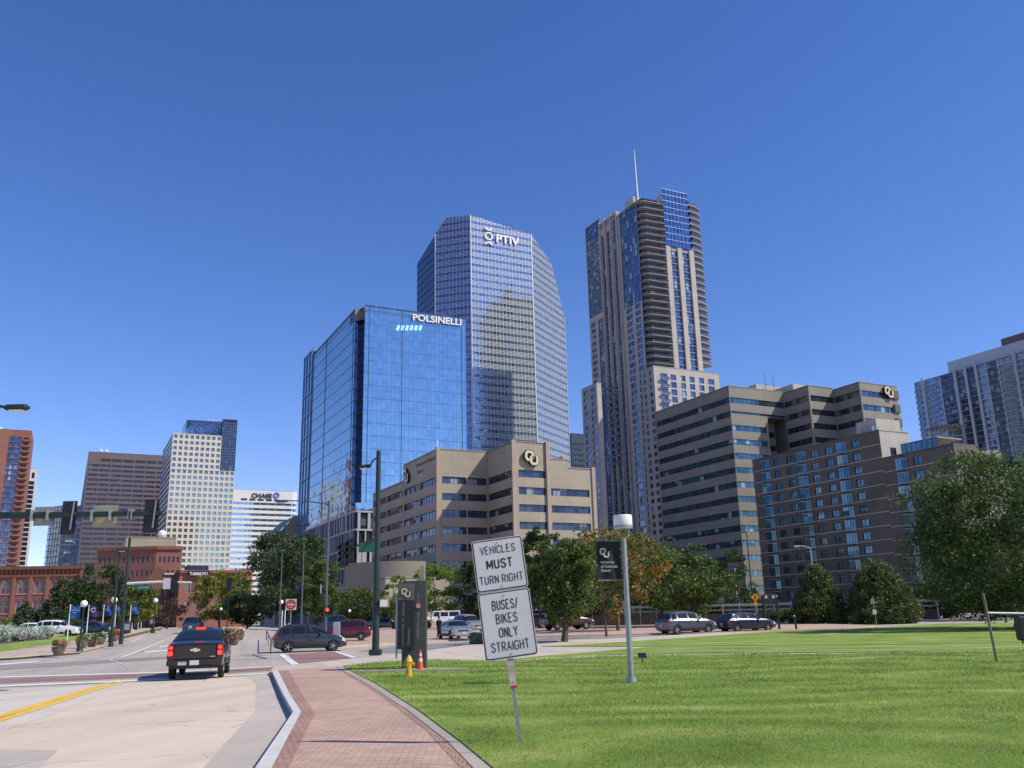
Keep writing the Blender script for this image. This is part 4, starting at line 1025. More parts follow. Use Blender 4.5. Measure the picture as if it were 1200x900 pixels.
# restaurant block
K = at(211, 668, 225); R = go(K, U, 296); fr = Fr(K, R); H = K.z
b = Bld('brick_building', 'red brick restaurant block with dark awning letters and a blue roof structure', 'building', K, [M_brick_or])
ops = grid(1, fr.w - 1, 7, .42, 4.5, H - 2.2, 2, .55); b.face(K, R, 0, H, ops, mats=[G_win, M_paleframe], depth=.3, nx=lambda w: 2, nz=2, ft=.1)
m = MB(); m.obox(fr.at(0, H - .7, 0), fr.d * fr.w, fr.n * .6, UP * .7); b.part(m, 'cornice', M_brick_red)
u0, u1 = fr.u_px(220, H), fr.u_px(245, H); m = MB(); m.obox(fr.at(u0, ztop(fr.at(u0, 0), 675.5), .7), fr.d * (u1 - u0), fr.n * .3, UP * 1.3); b.part(m, 'sign_board', M_black)
m = MB(); put_text(m, 'TAMAYO', fr.at((u0 + u1) / 2, ztop(fr.at(u0, 0), 672.6), 1.02), fr.d, UP, (u1 - u0) * .84, .8, .08, 0, .02); b.part(m, 'lettering', M_steelw)
m = MB(); m.prism([V((p.x, p.y, H + 1.2)) for p in (fr.at(u0, 0, -1), fr.at(u1, 0, -1), fr.at(u1, 0, -7), fr.at(u0, 0, -7))], 1.2); b.part(m, 'roof_awning', mat('navy_canvas', (.015, .025, .09), .8))
b.shell([K, R], H, [R + W * 25, K + W * 25]); facade(b.wall, Fr(K + W * 25, K), 0, 25, 0, H); b.finish()
# long red brick range at the left edge
K = at(-60, 666, 172); R = go(K, az(84), 97); fr = Fr(K, R); H = K.z
b = Bld('brick_building', 'long low red brick range with paired sash windows, pilasters and a corbelled cornice', 'building', K, [M_brick_red, M_tan2])
nb = 8; bw = fr.w / nb; ops = []
for i in range(nb):
    for j in range(2):
        for z0 in (1.5, H * .36, H * .63): ops.append((bw * i + bw * (.2 + .34 * j), bw * i + bw * (.46 + .34 * j), z0, z0 + H * .19))
b.face(K, R, 0, H, ops, mats=[G_win, M_paleframe], depth=.3, nx=lambda w: 1, nz=2, ft=.12)
for i in range(nb + 1): m = MB(); m.obox(fr.at(max(0, bw * i - .3), 0, 0), fr.d * .6, fr.n * .25, UP * (H * .86)); b.part(m, 'pilaster', M_brick_or)
m = MB(); m.obox(fr.at(0, H * .86, 0), fr.d * fr.w, fr.n * .3, UP * .4)
for u in np.arange(.2, fr.w, .8): m.obox(fr.at(u, H * .86 + .4, 0), fr.d * .35, fr.n * .3, UP * H * .09)
b.part(m, 'corbel_table', M_brick_red); m = MB(); m.obox(fr.at(-.3, H - .5, 0), fr.d * (fr.w + .6), fr.n * .7, UP * .6); b.part(m, 'cornice', M_brick_old)
m = MB()
for o in ops: m.obox(fr.at(o[0] - .15, o[2] - .22, 0), fr.d * (o[1] - o[0] + .3), fr.n * .12, UP * .2)
b.part(m, 'sill_course', M_tan2)
b.shell([K, R], H, [R + W * 20, K + W * 20]); b.finish()
# small tan building with green roof
K = at(327, 618, 330); H = ztop(K, 624); R = go(V((K.x, K.y, H)), U, 352); Lp = go(V((K.x, K.y, H)), W, 309)
b = Bld('brick_building', 'tan brick building with a sloping green roof below the white banded tower', 'building', K, [M_tan])
f = Fr(Lp, K); b.face(Lp, K, 0, H, grid(1, f.w - 1, 4, .5, 4, H - 2, 6, .5), mats=[G_dark, M_frame], depth=.3, ft=.1)
fr = Fr(K, R); zr = ztop(fr.at(fr.w * .7, 0), 604); facade(b.wall, fr, 0, fr.w, 0, H)
m = MB(); glass_poly(m, fr, [(0, H), (fr.w, H), (fr.w, zr), (fr.w * .75, zr)], .02); b.part(m, 'gable', M_tan)
lw = (Lp - K).length; t0 = fr.at(fr.w * .75, zr)
m = MB(); m.quad(V((K.x, K.y, H)) - U * .3, t0, t0 + W * lw, V((Lp.x, Lp.y, H)) - U * .3); m.quad(t0, fr.at(fr.w, zr), fr.at(fr.w, zr) + W * lw, t0 + W * lw); b.part(m, 'roof', mat('green_copper', (.16, .27, .2), .7))
b.finish()
# dark tower peeping between the blue tower and the condo
b = block('office_tower', 'dark charcoal office slab showing between the crowned blue tower and the spired one', 'office tower', 669.5, 507.5, 620, None, 700, [M_dkmull], [G_dark, M_mauve], 8, 3.9, .8, .5, top=6)
b.finish()
# ================================================================ ground materials
def concrete(name, c, joint=(4.5, 4.5), rot=0.0, stain=0.16, jw=0.02, jc=0.55):
    m, nt, b = nt_new(name); b.inputs['Roughness'].default_value = 0.85
    tc = N(nt, 'ShaderNodeTexCoord'); mp = N(nt, 'ShaderNodeMapping'); mp.inputs['Rotation'].default_value = (0, 0, rad(rot)); nt.links.new(tc.outputs['Object'], mp.inputs[0])
    n1 = N(nt, 'ShaderNodeTexNoise', i_Scale=0.35, i_Detail=8.0, i_Roughness=0.65); nt.links.new(mp.outputs[0], n1.inputs['Vector'])
    n2 = N(nt, 'ShaderNodeTexNoise', i_Scale=60.0, i_Detail=3.0); nt.links.new(mp.outputs[0], n2.inputs['Vector'])
    base = ramp(nt, n1.outputs[0], [(0.3, sh(c, 1 - stain)), (0.55, c), (0.75, sh(c, 1 + stain * .6))])
    base = mix(nt, 0.35, base, ramp(nt, n2.outputs[0], [(0.35, sh(c, .72)), (0.65, sh(c, 1.15))]))
    # tyre-polished streaks along the lane
    st = N(nt, 'ShaderNodeMapping'); st.inputs['Scale'].default_value = (0.9, 0.03, 1); nt.links.new(mp.outputs[0], st.inputs[0])
    n3 = N(nt, 'ShaderNodeTexNoise', i_Scale=1.0, i_Detail=4.0); nt.links.new(st.outputs[0], n3.inputs['Vector'])
    base = mix(nt, 1.0, base, ramp(nt, n3.outputs[0], [(0.35, (.9, .89, .88)), (0.6, (1.04, 1.04, 1.04))]), 'MULTIPLY')
    br = N(nt, 'ShaderNodeTexBrick', offset=0.0); nt.links.new(mp.outputs[0], br.inputs['Vector'])
    br.inputs['Scale'].default_value = 1; br.inputs['Mortar Size'].default_value = jw; br.inputs['Brick Width'].default_value = joint[0]; br.inputs['Row Height'].default_value = joint[1]
    br.inputs['Color1'].default_value = (1, 1, 1, 1); br.inputs['Color2'].default_value = (.94, .94, .94, 1); br.inputs['Mortar'].default_value = (jc, jc, jc, 1)
    base = mix(nt, 1.0, base, br.outputs[0], 'MULTIPLY')
    # hairline cracks
    vo = N(nt, 'ShaderNodeTexVoronoi', feature='DISTANCE_TO_EDGE', i_Scale=0.22); 
    wp = N(nt, 'ShaderNodeVectorMath', operation='ADD'); nt.links.new(mp.outputs[0], wp.inputs[0])
    nz = N(nt, 'ShaderNodeTexNoise', i_Scale=1.2, i_Detail=5.0); nt.links.new(mp.outputs[0], nz.inputs['Vector']); nt.links.new(nz.outputs['Color'], wp.inputs[1])
    nt.links.new(wp.outputs[0], vo.inputs['Vector'])
    base = mix(nt, 1.0, base, ramp(nt, vo.outputs[0], [(0.0, (.62, .6, .58)), (0.006, (1, 1, 1))]), 'MULTIPLY')
    n5 = N(nt, 'ShaderNodeTexNoise', i_Scale=2.6, i_Detail=3.0, i_Roughness=.5); nt.links.new(mp.outputs[0], n5.inputs['Vector'])
    base = mix(nt, 1.0, base, ramp(nt, n5.outputs[0], [(0.62, (1, 1, 1)), (0.76, (.86, .845, .83))]), 'MULTIPLY')
    nt.links.new(base, b.inputs['Base Color'])
    bp = N(nt, 'ShaderNodeBump', i_Strength=0.25, i_Distance=0.01); nt.links.new(n2.outputs[0], bp.inputs['Height']); nt.links.new(bp.outputs[0], b.inputs['Normal'])
    return m
def pavers(name, c1, c2, mortar, bw=0.2, bh=0.1, rot=0.0, big=0.2):
    m, nt, b = nt_new(name); b.inputs['Roughness'].default_value = 0.85
    tc = N(nt, 'ShaderNodeTexCoord'); mp = N(nt, 'ShaderNodeMapping'); mp.inputs['Rotation'].default_value = (0, 0, rad(rot)); nt.links.new(tc.outputs['Object'], mp.inputs[0])
    br = N(nt, 'ShaderNodeTexBrick', offset=0.5); nt.links.new(mp.outputs[0], br.inputs['Vector']); br.inputs['Scale'].default_value = 1
    br.inputs['Mortar Size'].default_value = 0.008; br.inputs['Mortar Smooth'].default_value = .3; br.inputs['Brick Width'].default_value = bw; br.inputs['Row Height'].default_value = bh
    br.inputs['Color1'].default_value = (*c1, 1); br.inputs['Color2'].default_value = (*c2, 1); br.inputs['Mortar'].default_value = (*mortar, 1)
    n1 = N(nt, 'ShaderNodeTexNoise', i_Scale=0.5, i_Detail=7.0, i_Roughness=0.7); nt.links.new(mp.outputs[0], n1.inputs['Vector'])
    k = ramp(nt, n1.outputs[0], [(0.3, (1 - big,) * 3), (0.7, (1 + big,) * 3)])
    base = mix(nt, 1.0, br.outputs[0], k, 'MULTIPLY')
    n2 = N(nt, 'ShaderNodeTexNoise', i_Scale=45.0, i_Detail=3.0); nt.links.new(mp.outputs[0], n2.inputs['Vector'])
    base = mix(nt, 1.0, base, ramp(nt, n2.outputs[0], [(0.3, (.82, .82, .82)), (0.7, (1.12, 1.12, 1.12))]), 'MULTIPLY')
    nt.links.new(base, b.inputs['Base Color'])
    bp = N(nt, 'ShaderNodeBump', i_Strength=0.5, i_Distance=0.006); nt.links.new(br.outputs['Fac'], bp.inputs['Height']); bp.invert = True; nt.links.new(bp.outputs[0], b.inputs['Normal'])
    return m
M_street = concrete('street_surface', (.46, .395, .33), (5.5, 5.0), -15, .14, .02, .75)
M_road = concrete('road_concrete', (.66, .54, .41), (30, 9), 14, .10, .03, .6)
M_lane = concrete('road_concrete_grey', (.62, .545, .45), (30, 9), 14, .12, .03, .6)
M_gutter = concrete('gutter_concrete', (.53, .46, .385), (40, 3.0), 0, .16, .015, .6)
M_walk = concrete('pavement_concrete', (.58, .49, .39), (1.8, 1.8), -20, .12, .015, .6)
M_walkt = concrete('tan_pavement', (.52, .415, .30), (1.8, 1.8), -20, .10, .015, .7)
M_edge = concrete('edging_concrete', (.42, .37, .30), (50, 1.5), 8, .2, .02, .5)
M_kerb = mat('kerb_paint', (.58, .56, .52), .75, var=.1, scale=4, bump=.3, bscale=50)
M_kerbside = mat('kerb_face', (.16, .16, .16), .85, var=.25, scale=4)
M_brickw = pavers('path_pavers', (.56, .375, .275), (.45, .285, .205), (.29, .21, .16), .2, .1, -3)
M_soldier = pavers('path_border_pavers', (.43, .25, .18), (.36, .205, .15), (.17, .12, .09), .1, .2, -3)
M_xwalk = pavers('crossing_pavers', (.33, .18, .15), (.28, .15, .125), (.21, .14, .12), .2, .1, -15)
M_lot = concrete('lot_paving', (.50, .35, .265), (3, 3), -20, .1, .02, .8)
M_yellow = mat('yellow_paint', (.75, .47, .06), .7, var=.18, scale=6)
M_wpaint = mat('white_paint', (.72, .70, .66), .7, var=.18, scale=5)
M_soil = mat('mulch', (.09, .06, .04), .95, var=.3, scale=6)
# lawn: mown bands, dry patches
def turf(nt, vec, stops):
    dn = N(nt, 'ShaderNodeTexNoise', i_Scale=0.07, i_Detail=2.0); nt.links.new(vec, dn.inputs['Vector'])
    ds = N(nt, 'ShaderNodeVectorMath', operation='MULTIPLY_ADD'); ds.inputs[1].default_value = (14, 14, 0); nt.links.new(dn.outputs['Color'], ds.inputs[0]); nt.links.new(vec, ds.inputs[2])
    wv = N(nt, 'ShaderNodeTexWave', wave_type='BANDS', bands_direction='Y', i_Scale=0.14, i_Distortion=3.5, i_Detail=3.0); wv.inputs['Detail Scale'].default_value = 1.6; nt.links.new(ds.outputs[0], wv.inputs['Vector'])
    n1 = N(nt, 'ShaderNodeTexNoise', i_Scale=0.33, i_Detail=9.0, i_Roughness=.72); nt.links.new(vec, n1.inputs['Vector'])
    st = N(nt, 'ShaderNodeMapping'); st.inputs['Scale'].default_value = (.12, .8, 1); nt.links.new(ds.outputs[0], st.inputs[0])
    n3 = N(nt, 'ShaderNodeTexNoise', i_Scale=1.0, i_Detail=5.0, i_Roughness=.6); nt.links.new(st.outputs[0], n3.inputs['Vector'])
    s1 = N(nt, 'ShaderNodeMath', operation='MULTIPLY_ADD'); s1.inputs[1].default_value = .16; nt.links.new(wv.outputs['Fac'], s1.inputs[0]); nt.links.new(n1.outputs[0], s1.inputs[2])
    s2 = N(nt, 'ShaderNodeMath', operation='MULTIPLY_ADD'); s2.inputs[1].default_value = .55; nt.links.new(n3.outputs[0], s2.inputs[0]); nt.links.new(s1.outputs[0], s2.inputs[2])
    s3 = N(nt, 'ShaderNodeMath', operation='MULTIPLY'); s3.inputs[1].default_value = .58; nt.links.new(s2.outputs[0], s3.inputs[0])
    return ramp(nt, s3.outputs[0], stops)
def blade_mat():
    m = leaf_mat('grass_blade', (.122, .195, .037), (.182, .247, .054), (.32, .31, .13), .4); nt = m.node_tree
    tc = N(nt, 'ShaderNodeTexCoord'); k = turf(nt, tc.outputs['Object'], [(.34, (.68, .8, .62)), (.5, (1, 1.05, .9)), (.65, (1.75, 1.5, 1.5))])
    for n in nt.nodes:
        if n.type in ('BSDF_PRINCIPLED', 'BSDF_TRANSLUCENT'):
            s = n.inputs[0].links[0].from_socket; nt.links.new(mix(nt, 1.0, s, k, 'MULTIPLY'), n.inputs[0])
    return m
def lawn_mat():
    m, nt, b = nt_new('lawn_turf'); b.inputs['Roughness'].default_value = 0.9; b.inputs['Specular IOR Level'].default_value = 0.1
    tc = N(nt, 'ShaderNodeTexCoord')
    n2 = N(nt, 'ShaderNodeTexNoise', i_Scale=14.0, i_Detail=6.0, i_Roughness=.75); nt.links.new(tc.outputs['Object'], n2.inputs['Vector'])
    base = turf(nt, tc.outputs['Object'], [(.34, (.13, .215, .038)), (.47, (.215, .305, .06)), (.57, (.30, .37, .095)), (.65, (.45, .475, .18))])
    base = mix(nt, 1.0, base, ramp(nt, n2.outputs[0], [(0.3, (.72, .72, .68)), (0.7, (1.2, 1.2, 1.2))]), 'MULTIPLY')
    nt.links.new(base, b.inputs['Base Color'])
    bp = N(nt, 'ShaderNodeBump', i_Strength=0.8, i_Distance=0.05); nt.links.new(n2.outputs[0], bp.inputs['Height']); nt.links.new(bp.outputs[0], b.inputs['Normal'])
    return m
M_lawn = lawn_mat()

# ================================================================ ground sheets (heights: road 0, raised blocks 0.13)
ZR = 0.13
m = MB(); gx = [-5000, -2000, -800, -400, -250] + list(range(-160, 81, 2)) + [120, 200, 400, 800, 2000, 5000]; gyy = [-2000, -500, -100] + list(range(-30, 56, 12)) + list(range(56, 121, 2)) + [140, 160, 180, 210, 300, 500, 900, 2000, 7500]
vs = [(x, y, terrain(x, y)) for y in gyy for x in gx]; nx_ = len(gx)
m.add(vs, [(j * nx_ + i, j * nx_ + i + 1, (j + 1) * nx_ + i + 1, (j + 1) * nx_ + i) for j in range(len(gyy) - 1) for i in range(nx_ - 1)])
struct('ground', m, M_street)
def drape(P, z):
    """a flat polygon cut small and laid z above the terrain"""
    bm = bmesh.new(); f = bm.faces.new([bm.verts.new((p.x, p.y, 0)) for p in P]); bm.normal_update()
    if f.normal.z < 0: bmesh.ops.reverse_faces(bm, faces=[f])
    if max(p.y for p in P) > 57:
        for _ in range(6):
            bmesh.ops.triangulate(bm, faces=bm.faces[:]); e = [e for e in bm.edges if e.calc_length() > 2.5 and max(v.co.y for v in e.verts) > 56]
            if not e or len(bm.faces) > 20000: break
            bmesh.ops.subdivide_edges(bm, edges=e, cuts=1)
        bmesh.ops.triangulate(bm, faces=bm.faces[:])
    m = MB(); bm.verts.index_update(); m.add([(v.co.x, v.co.y, terrain(v.co.x, v.co.y) + z) for v in bm.verts], [tuple(v.index for v in f.verts) for f in bm.faces]); bm.free()
    return m
def sheet(name, pts, z, mt, up=0.0):
    m = MB(); P = [gp(x, y, z) for x, y in pts]
    if up:
        m = drape(P, z); n = len(P); Q = [V((p.x, p.y, terrain(p.x, p.y) + z)) for p in P]
        for i in range(n):
            a_, c_ = Q[i], Q[(i + 1) % n]; k = max(1, int((c_ - a_).length / 2.5)); prev = a_
            for s in range(1, k + 1):
                q = a_.lerp(c_, s / k); q.z = terrain(q.x, q.y) + z; m.quad(prev - UP * up, q - UP * up, q, prev); prev = q
    else: m = drape(P, z)
    return struct(name, m, mt)
sheet('road', [(-1500, 1100), (-500, 818), (0, 808), (200, 797.5), (327, 790), (334, 815), (345, 840), (300, 905), (150, 1150)], .004, M_road)
sheet('road_lane', [(-1500, 1100), (-500, 818), (0, 808), (145, 800.5), (60, 838), (-150, 905), (-700, 1060)], .008, M_lane)
sheet('gutter', [(283, 789.5), (327, 790), (334, 815), (345, 840), (300, 905), (180, 1100), (90, 1100), (238, 900), (300, 832), (300, 800)], .008, M_gutter)
sheet('street_patch', [(-300, 880), (0, 878), (68, 879), (40, 905), (0, 960), (-300, 960)], .012, concrete('road_patch', (.50, .44, .375), (9, 9), 10, .12))
# painted markings
sheet('yellow_line', [(-190, 902), (145, 795.6), (138, 795.8), (-200, 897)], .016, M_yellow)
sheet('yellow_line', [(-200, 911), (148, 798.0), (141, 798.1), (-210, 905)], .016, M_yellow)
sheet('brick_crossing', [(-400, 814), (0, 795.5), (200, 789), (322, 782), (322, 785.5), (200, 793), (0, 801), (-400, 824)], .004, M_xwalk)
sheet('stop_line', [(-300, 818.5), (0, 803.0), (200, 795), (318, 788), (318, 789.2), (200, 796.6), (0, 804.8), (-300, 821)], .018, M_wpaint)
sheet('crossing_line', [(-300, 808), (0, 792.8), (200, 787), (318, 780.6), (318, 781.6), (200, 788.2), (0, 794.2), (-300, 810)], .018, M_wpaint)
sheet('brick_crossing', [(338, 766.5), (392, 763.5), (413, 771.5), (348, 777.5)], .010, M_xwalk)
sheet('crossing_line', [(326, 766.5), (333, 766.2), (351, 778.5), (342, 779.5)], .018, M_wpaint)
sheet('crossing_line', [(391, 763.4), (395, 763.2), (420, 770.5), (414, 771.5)], .018, M_wpaint)
sheet('lane_line', [(139, 770.3), (143, 770.3), (193, 750.5), (191, 750.5)], .018, M_wpaint)
for k in range(5):
    x, y = 128 + k * 6, 773 + k * 2.3; sheet('lane_dash', [(x, y), (x + 4, y + 1.5), (x + 5.2, y + 1.2), (x + 1.4, y - .3)], .018, M_wpaint)
sheet('lane_line', [(152, 752), (167, 746.5), (169, 746.6), (155, 752)], .018, M_wpaint)
sheet('turn_marking', [(169, 763.5), (205, 760.5), (206, 762), (170, 765)], .018, M_wpaint)
sheet('turn_marking', [(186, 757.5), (203, 755.8), (203, 757), (188, 758.6)], .018, M_wpaint)
sheet('lane_line', [(-60, 782.5), (45, 774.5), (45, 775.8), (-60, 784.2)], .018, M_wpaint)
sheet('street_patch', [(0, 780), (215, 768), (212, 771), (0, 785)], .010, concrete('road_seam', (.30, .265, .24), (9, 9), 10, .12))
# raised corner: kerb, paver path, edging, lawn, pavement
KI = [(318, 786.5), (330, 812), (342, 834), (296, 900), (150, 1110)]
kerb_out = [gp(x, y, ZR + .02) for x, y in KI]
kerb_in = [gp(x, y, ZR + .02) for x, y in [(326, 786), (339, 812), (353, 834), (318, 900), (200, 1110)]]
m = MB(); n = len(KI)
for i in range(n - 1):
    a, b_, c, d = kerb_out[i], kerb_out[i + 1], kerb_in[i + 1], kerb_in[i]
    dz = V((0, 0, ZR + .02)); ch = (d - a).normalized() * .03; ch2 = (c - b_).normalized() * .03
    m.quad(a + ch, d, c, b_ + ch2); m.quad(a - UP * .03, a + ch, b_ + ch2, b_ - UP * .03)
    m.quad(a - dz, a - UP * .03, b_ - UP * .03, b_ - dz, 1)
a, d = kerb_out[0], kerb_in[0]; m.quad(a, a - UP * .15, d - UP * .15, d, 1)
tag(m.build('kerb', [M_kerb, M_kerbside]), kind='structure')
sheet('brick_path', [(326, 786), (339, 812), (353, 834), (318, 900), (200, 1110), (800, 1110), (558, 900), (515, 856), (458, 815), (402, 781)], ZR, M_brickw)
sheet('path_border', [(326, 786), (339, 812), (353, 834), (318, 900), (200, 1110), (245, 1110), (338, 900), (369, 836), (353, 812), (338, 785.4)], ZR + .004, M_soldier)
sheet('path_border', [(402, 781), (458, 815), (515, 856), (558, 900), (800, 1110), (760, 1110), (540, 900), (500, 856), (447, 816), (393, 781.7)], ZR + .004, M_soldier)
EDGE = [(400, 780), (440, 800), (490, 831), (540, 868), (583, 903), (830, 1110)]
EIN = [(393, 781), (428, 800), (478, 832), (524, 868), (558, 903), (790, 1110)]
sheet('path_edging', EIN + EDGE[::-1], ZR + .012, M_edge)
sheet('pavement', [(316, 787), (322, 780.5), (345, 778.5), (414, 771.5), (470, 766.5), (545, 755.8), (640, 750.8), (700, 749), (840, 741.5), (990, 737), (1250, 731), (1250, 732.6), (990, 738.8), (840, 745.4), (760, 751.4), (690, 755.6), (636, 757.8), (700, 758.2), (690, 764.8), (640, 769), (600, 775), (500, 775.5), (440, 800), (400, 782), (322, 789)], ZR - .004, M_walk, .125)
sheet('footpath', [(590, 775.4), (700, 770), (830, 767.6), (1000, 766.6), (1200, 762.1), (1750, 752.6), (1750, 749.5), (1200, 759.2), (1000, 763.4), (830, 764.2), (690, 766.8), (600, 771.8)], ZR, M_walk, .12)
sheet('footpath', [(640, 768.4), (760, 758.9), (1000, 756.6), (1150, 755.6), (1750, 745.6), (1750, 742.6), (1150, 753.4), (1000, 754.8), (760, 756.8), (640, 757.0)], ZR, M_walk, .12)
LAWN = [(402, 781), (440, 776), (500, 773.5), (560, 774), (690, 764.5), (760, 759), (640, 757.3), (690, 754.2), (760, 749.5), (840, 744), (910, 739), (990, 736.8), (1110, 730.5), (1260, 727.5), (1750, 727.5), (1900, 1120), (845, 1120), (583, 903), (540, 868), (490, 831), (440, 800)]
LAWN_A = [(402, 781), (440, 776.5), (500, 773.5), (600, 774.6), (700, 769.5), (830, 767), (1000, 766), (1200, 761.5), (1750, 752), (1900, 1120), (845, 1120), (583, 903), (540, 868), (490, 831), (440, 800)]
LAWN_B = [(600, 772.2), (660, 769.5), (700, 767.2), (830, 764.8), (1000, 764), (1200, 759.8), (1750, 750), (1750, 745), (1150, 755), (1000, 756), (760, 758.3), (640, 768)]
LAWN_C = [(635, 757.2), (690, 757.4), (760, 757.2), (1000, 755.2), (1150, 753.8), (1750, 743), (1750, 727), (1260, 727.3), (1110, 730.5), (990, 736.8), (910, 739.5), (840, 744.5), (760, 750), (690, 754.6)]
for L_ in (LAWN_A, LAWN_B, LAWN_C): sheet('lawn', L_, ZR + .03, M_lawn, .05)
# parking lot across the cross street, with kerb
LOT = [(395, 757.5), (480, 752), (600, 746), (700, 744), (840, 741), (990, 736), (1030, 732.5), (900, 729.5), (760, 728.0), (560, 730), (440, 731.5), (370, 737)]
sheet('parking_lot', LOT, .12, M_lot, .12)
m = MB()
for (x0, y0), (x1, y1) in zip(LOT[:5], LOT[1:6]):
    a, c = gp(x0, y0, .12), gp(x1, y1, .12); d = (c - a); nn = V((d.y, -d.x, 0)).normalized()
    m.obox(V((a.x, a.y, 0)) - nn * .55, d, nn * .6, UP * .14)
tag(m.build('kerb', M_walkt), kind='structure')
sheet('cross_street', [(420, 763), (470, 757), (600, 748.8), (700, 746.6), (840, 743), (700, 748), (640, 750.2), (545, 755.2), (470, 765.6)], .012, concrete('asphalt_grey', (.26, .245, .235), (12, 8), 10, .12))
# left bank: pavement, verge, flower bed
sheet('pavement', [(-500, 792), (-100, 779), (0, 771.5), (95, 764), (128, 756), (150, 749), (185, 739), (215, 734.5), (180, 735), (135, 742), (95, 749.5), (60, 755), (0, 764), (-120, 773), (-500, 782)], .12, M_walkt, .12)
sheet('kerb_top', [(-100, 779.2), (0, 771.7), (95, 764.2), (128, 756.2), (150, 749.2), (150, 748.5), (126, 755.5), (94, 763.2), (0, 770.3), (-100, 777.6)], .124, M_walk)
sheet('lawn', [(-500, 781), (-120, 772.5), (0, 763.3), (60, 754.5), (95, 749), (135, 741.5), (120, 739.5), (60, 746), (0, 753), (-120, 760), (-500, 768)], .15, M_lawn, .15)
sheet('flower_bed', [(-300, 766), (0, 754.5), (58, 748.5), (62, 743.5), (0, 745), (-300, 752)], .18, M_soil, .18)
# grass blades where the lawn is near enough to show them
def in_poly(x, y, P):
    r = np.zeros(len(x), bool); n = len(P)
    for i in range(n):
        x0, y0 = P[i].x, P[i].y; x1, y1 = P[(i + 1) % n].x, P[(i + 1) % n].y
        c = ((y0 > y) != (y1 > y)); r ^= c & (x < (x1 - x0) * (y - y0) / ((y1 - y0) or 1e-9) + x0)
    return r
def grass(n=330000):
    rg = np.random.default_rng(5); P = [gp(x, y, ZR) for x, y in LAWN_A]
    Y = 8.2 * (40.0 / 8.2) ** rg.random(n); X = rg.uniform(-0.35, 0.72, n) * Y
    k = in_poly(X, Y, P); X, Y = X[k], Y[k]; n = len(X); X = X + rg.normal(0, .035, n); Y = Y + rg.normal(0, .035, n)
    s = np.clip(Y / 14, .75, 2.4)
    patch = .8 + .3 * np.sin(X * 1.3 + np.sin(Y * .9) * 2) * np.sin(Y * .7 + 1)
    h = rg.uniform(.02, .05, n) * patch * np.sqrt(s); w = rg.uniform(.003, .006, n) * s; a = rg.uniform(0, 6.28, n)
    lx, ly = rg.normal(0, .02, n), rg.normal(0, .02, n); z = ZR + .028
    v = np.empty((n, 3, 3), np.float32)
    v[:, 0] = np.stack([X - np.cos(a) * w, Y - np.sin(a) * w, np.full(n, z)], 1); v[:, 1] = np.stack([X + np.cos(a) * w, Y + np.sin(a) * w, np.full(n, z)], 1)
    v[:, 2] = np.stack([X + lx, Y + ly, z + h], 1)
    return tri_mesh('grass', v.reshape(-1, 3), 3, blade_mat())
def tri_mesh(name, v, k, mt, parent=None):
    n = len(v) // k; me = bpy.data.meshes.new(name); me.vertices.add(len(v)); me.vertices.foreach_set('co', v.astype(np.float32).ravel())
    me.loops.add(len(v)); me.loops.foreach_set('vertex_index', np.arange(len(v), dtype=np.int32))
    me.polygons.add(n); me.polygons.foreach_set('loop_start', np.arange(0, len(v), k, dtype=np.int32)); me.polygons.foreach_set('loop_total', np.full(n, k, np.int32))
    me.materials.append(mt); me.update(calc_edges=True); me.validate()
    o = bpy.data.objects.new(name, me); col.objects.link(o)
    if parent is not None: o.parent = parent
    return o
tag(grass(), 'short mown green grass covering the broad lawn', 'grass', kind='stuff')
# ================================================================ trees
L_green = leaf_mat('leaf_green', (.04, .068, .017), (.078, .115, .028), (.15, .18, .06))
L_dark = leaf_mat('leaf_dark', (.024, .043, .016), (.046, .074, .024), (.085, .11, .04))
L_bright = leaf_mat('leaf_bright', (.07, .13, .02), (.13, .20, .03), (.2, .26, .05))
L_gold = leaf_mat('leaf_gold', (.12, .10, .025), (.24, .15, .032), (.36, .22, .05))
L_yel = leaf_mat('leaf_yellowgreen', (.085, .11, .02), (.16, .17, .03), (.25, .23, .05))
L_con = leaf_mat('leaf_conifer', (.038, .06, .018), (.08, .108, .032), (.15, .168, .06), .2)
L_blue = leaf_mat('leaf_spruce', (.022, .036, .02), (.05, .068, .032), (.085, .1, .05), .15)
M_bark = mat('bark', (.10, .075, .055), .95, var=.25, scale=5, bump=.5, bscale=20, stretch=(3, 3, .6))
M_bark2 = mat('pale_bark', (.2, .17, .13), .95, var=.2, scale=5, bump=.5, bscale=20, stretch=(3, 3, .6))
LK = 1.5
def leaves(cen, rad_, n, size, rg, flat=.0):
    """n leaf quads in each clump (cen, rad)"""
    k = len(cen); c = np.repeat(cen, n, 0); r = np.repeat(rad_, n)[:, None]
    d = rg.normal(size=(k * n, 3)); d /= np.linalg.norm(d, axis=1)[:, None]
    p = c + d * r * rg.random((k * n, 1)) ** .45 * np.array([1, 1, .8])
    a = rg.normal(size=(k * n, 3)); a[:, 2] *= (1 - flat); a /= np.linalg.norm(a, axis=1)[:, None]
    b = np.cross(a, rg.normal(size=(k * n, 3))); b /= np.linalg.norm(b, axis=1)[:, None]
    s = size * rg.uniform(.55, 1.25, (k * n, 1))
    v = np.empty((k * n, 4, 3)); v[:, 0] = p - a * s * .5; v[:, 1] = p + b * s * .32; v[:, 2] = p + a * s * .55; v[:, 3] = p - b * s * .32
    return v.reshape(-1, 3)
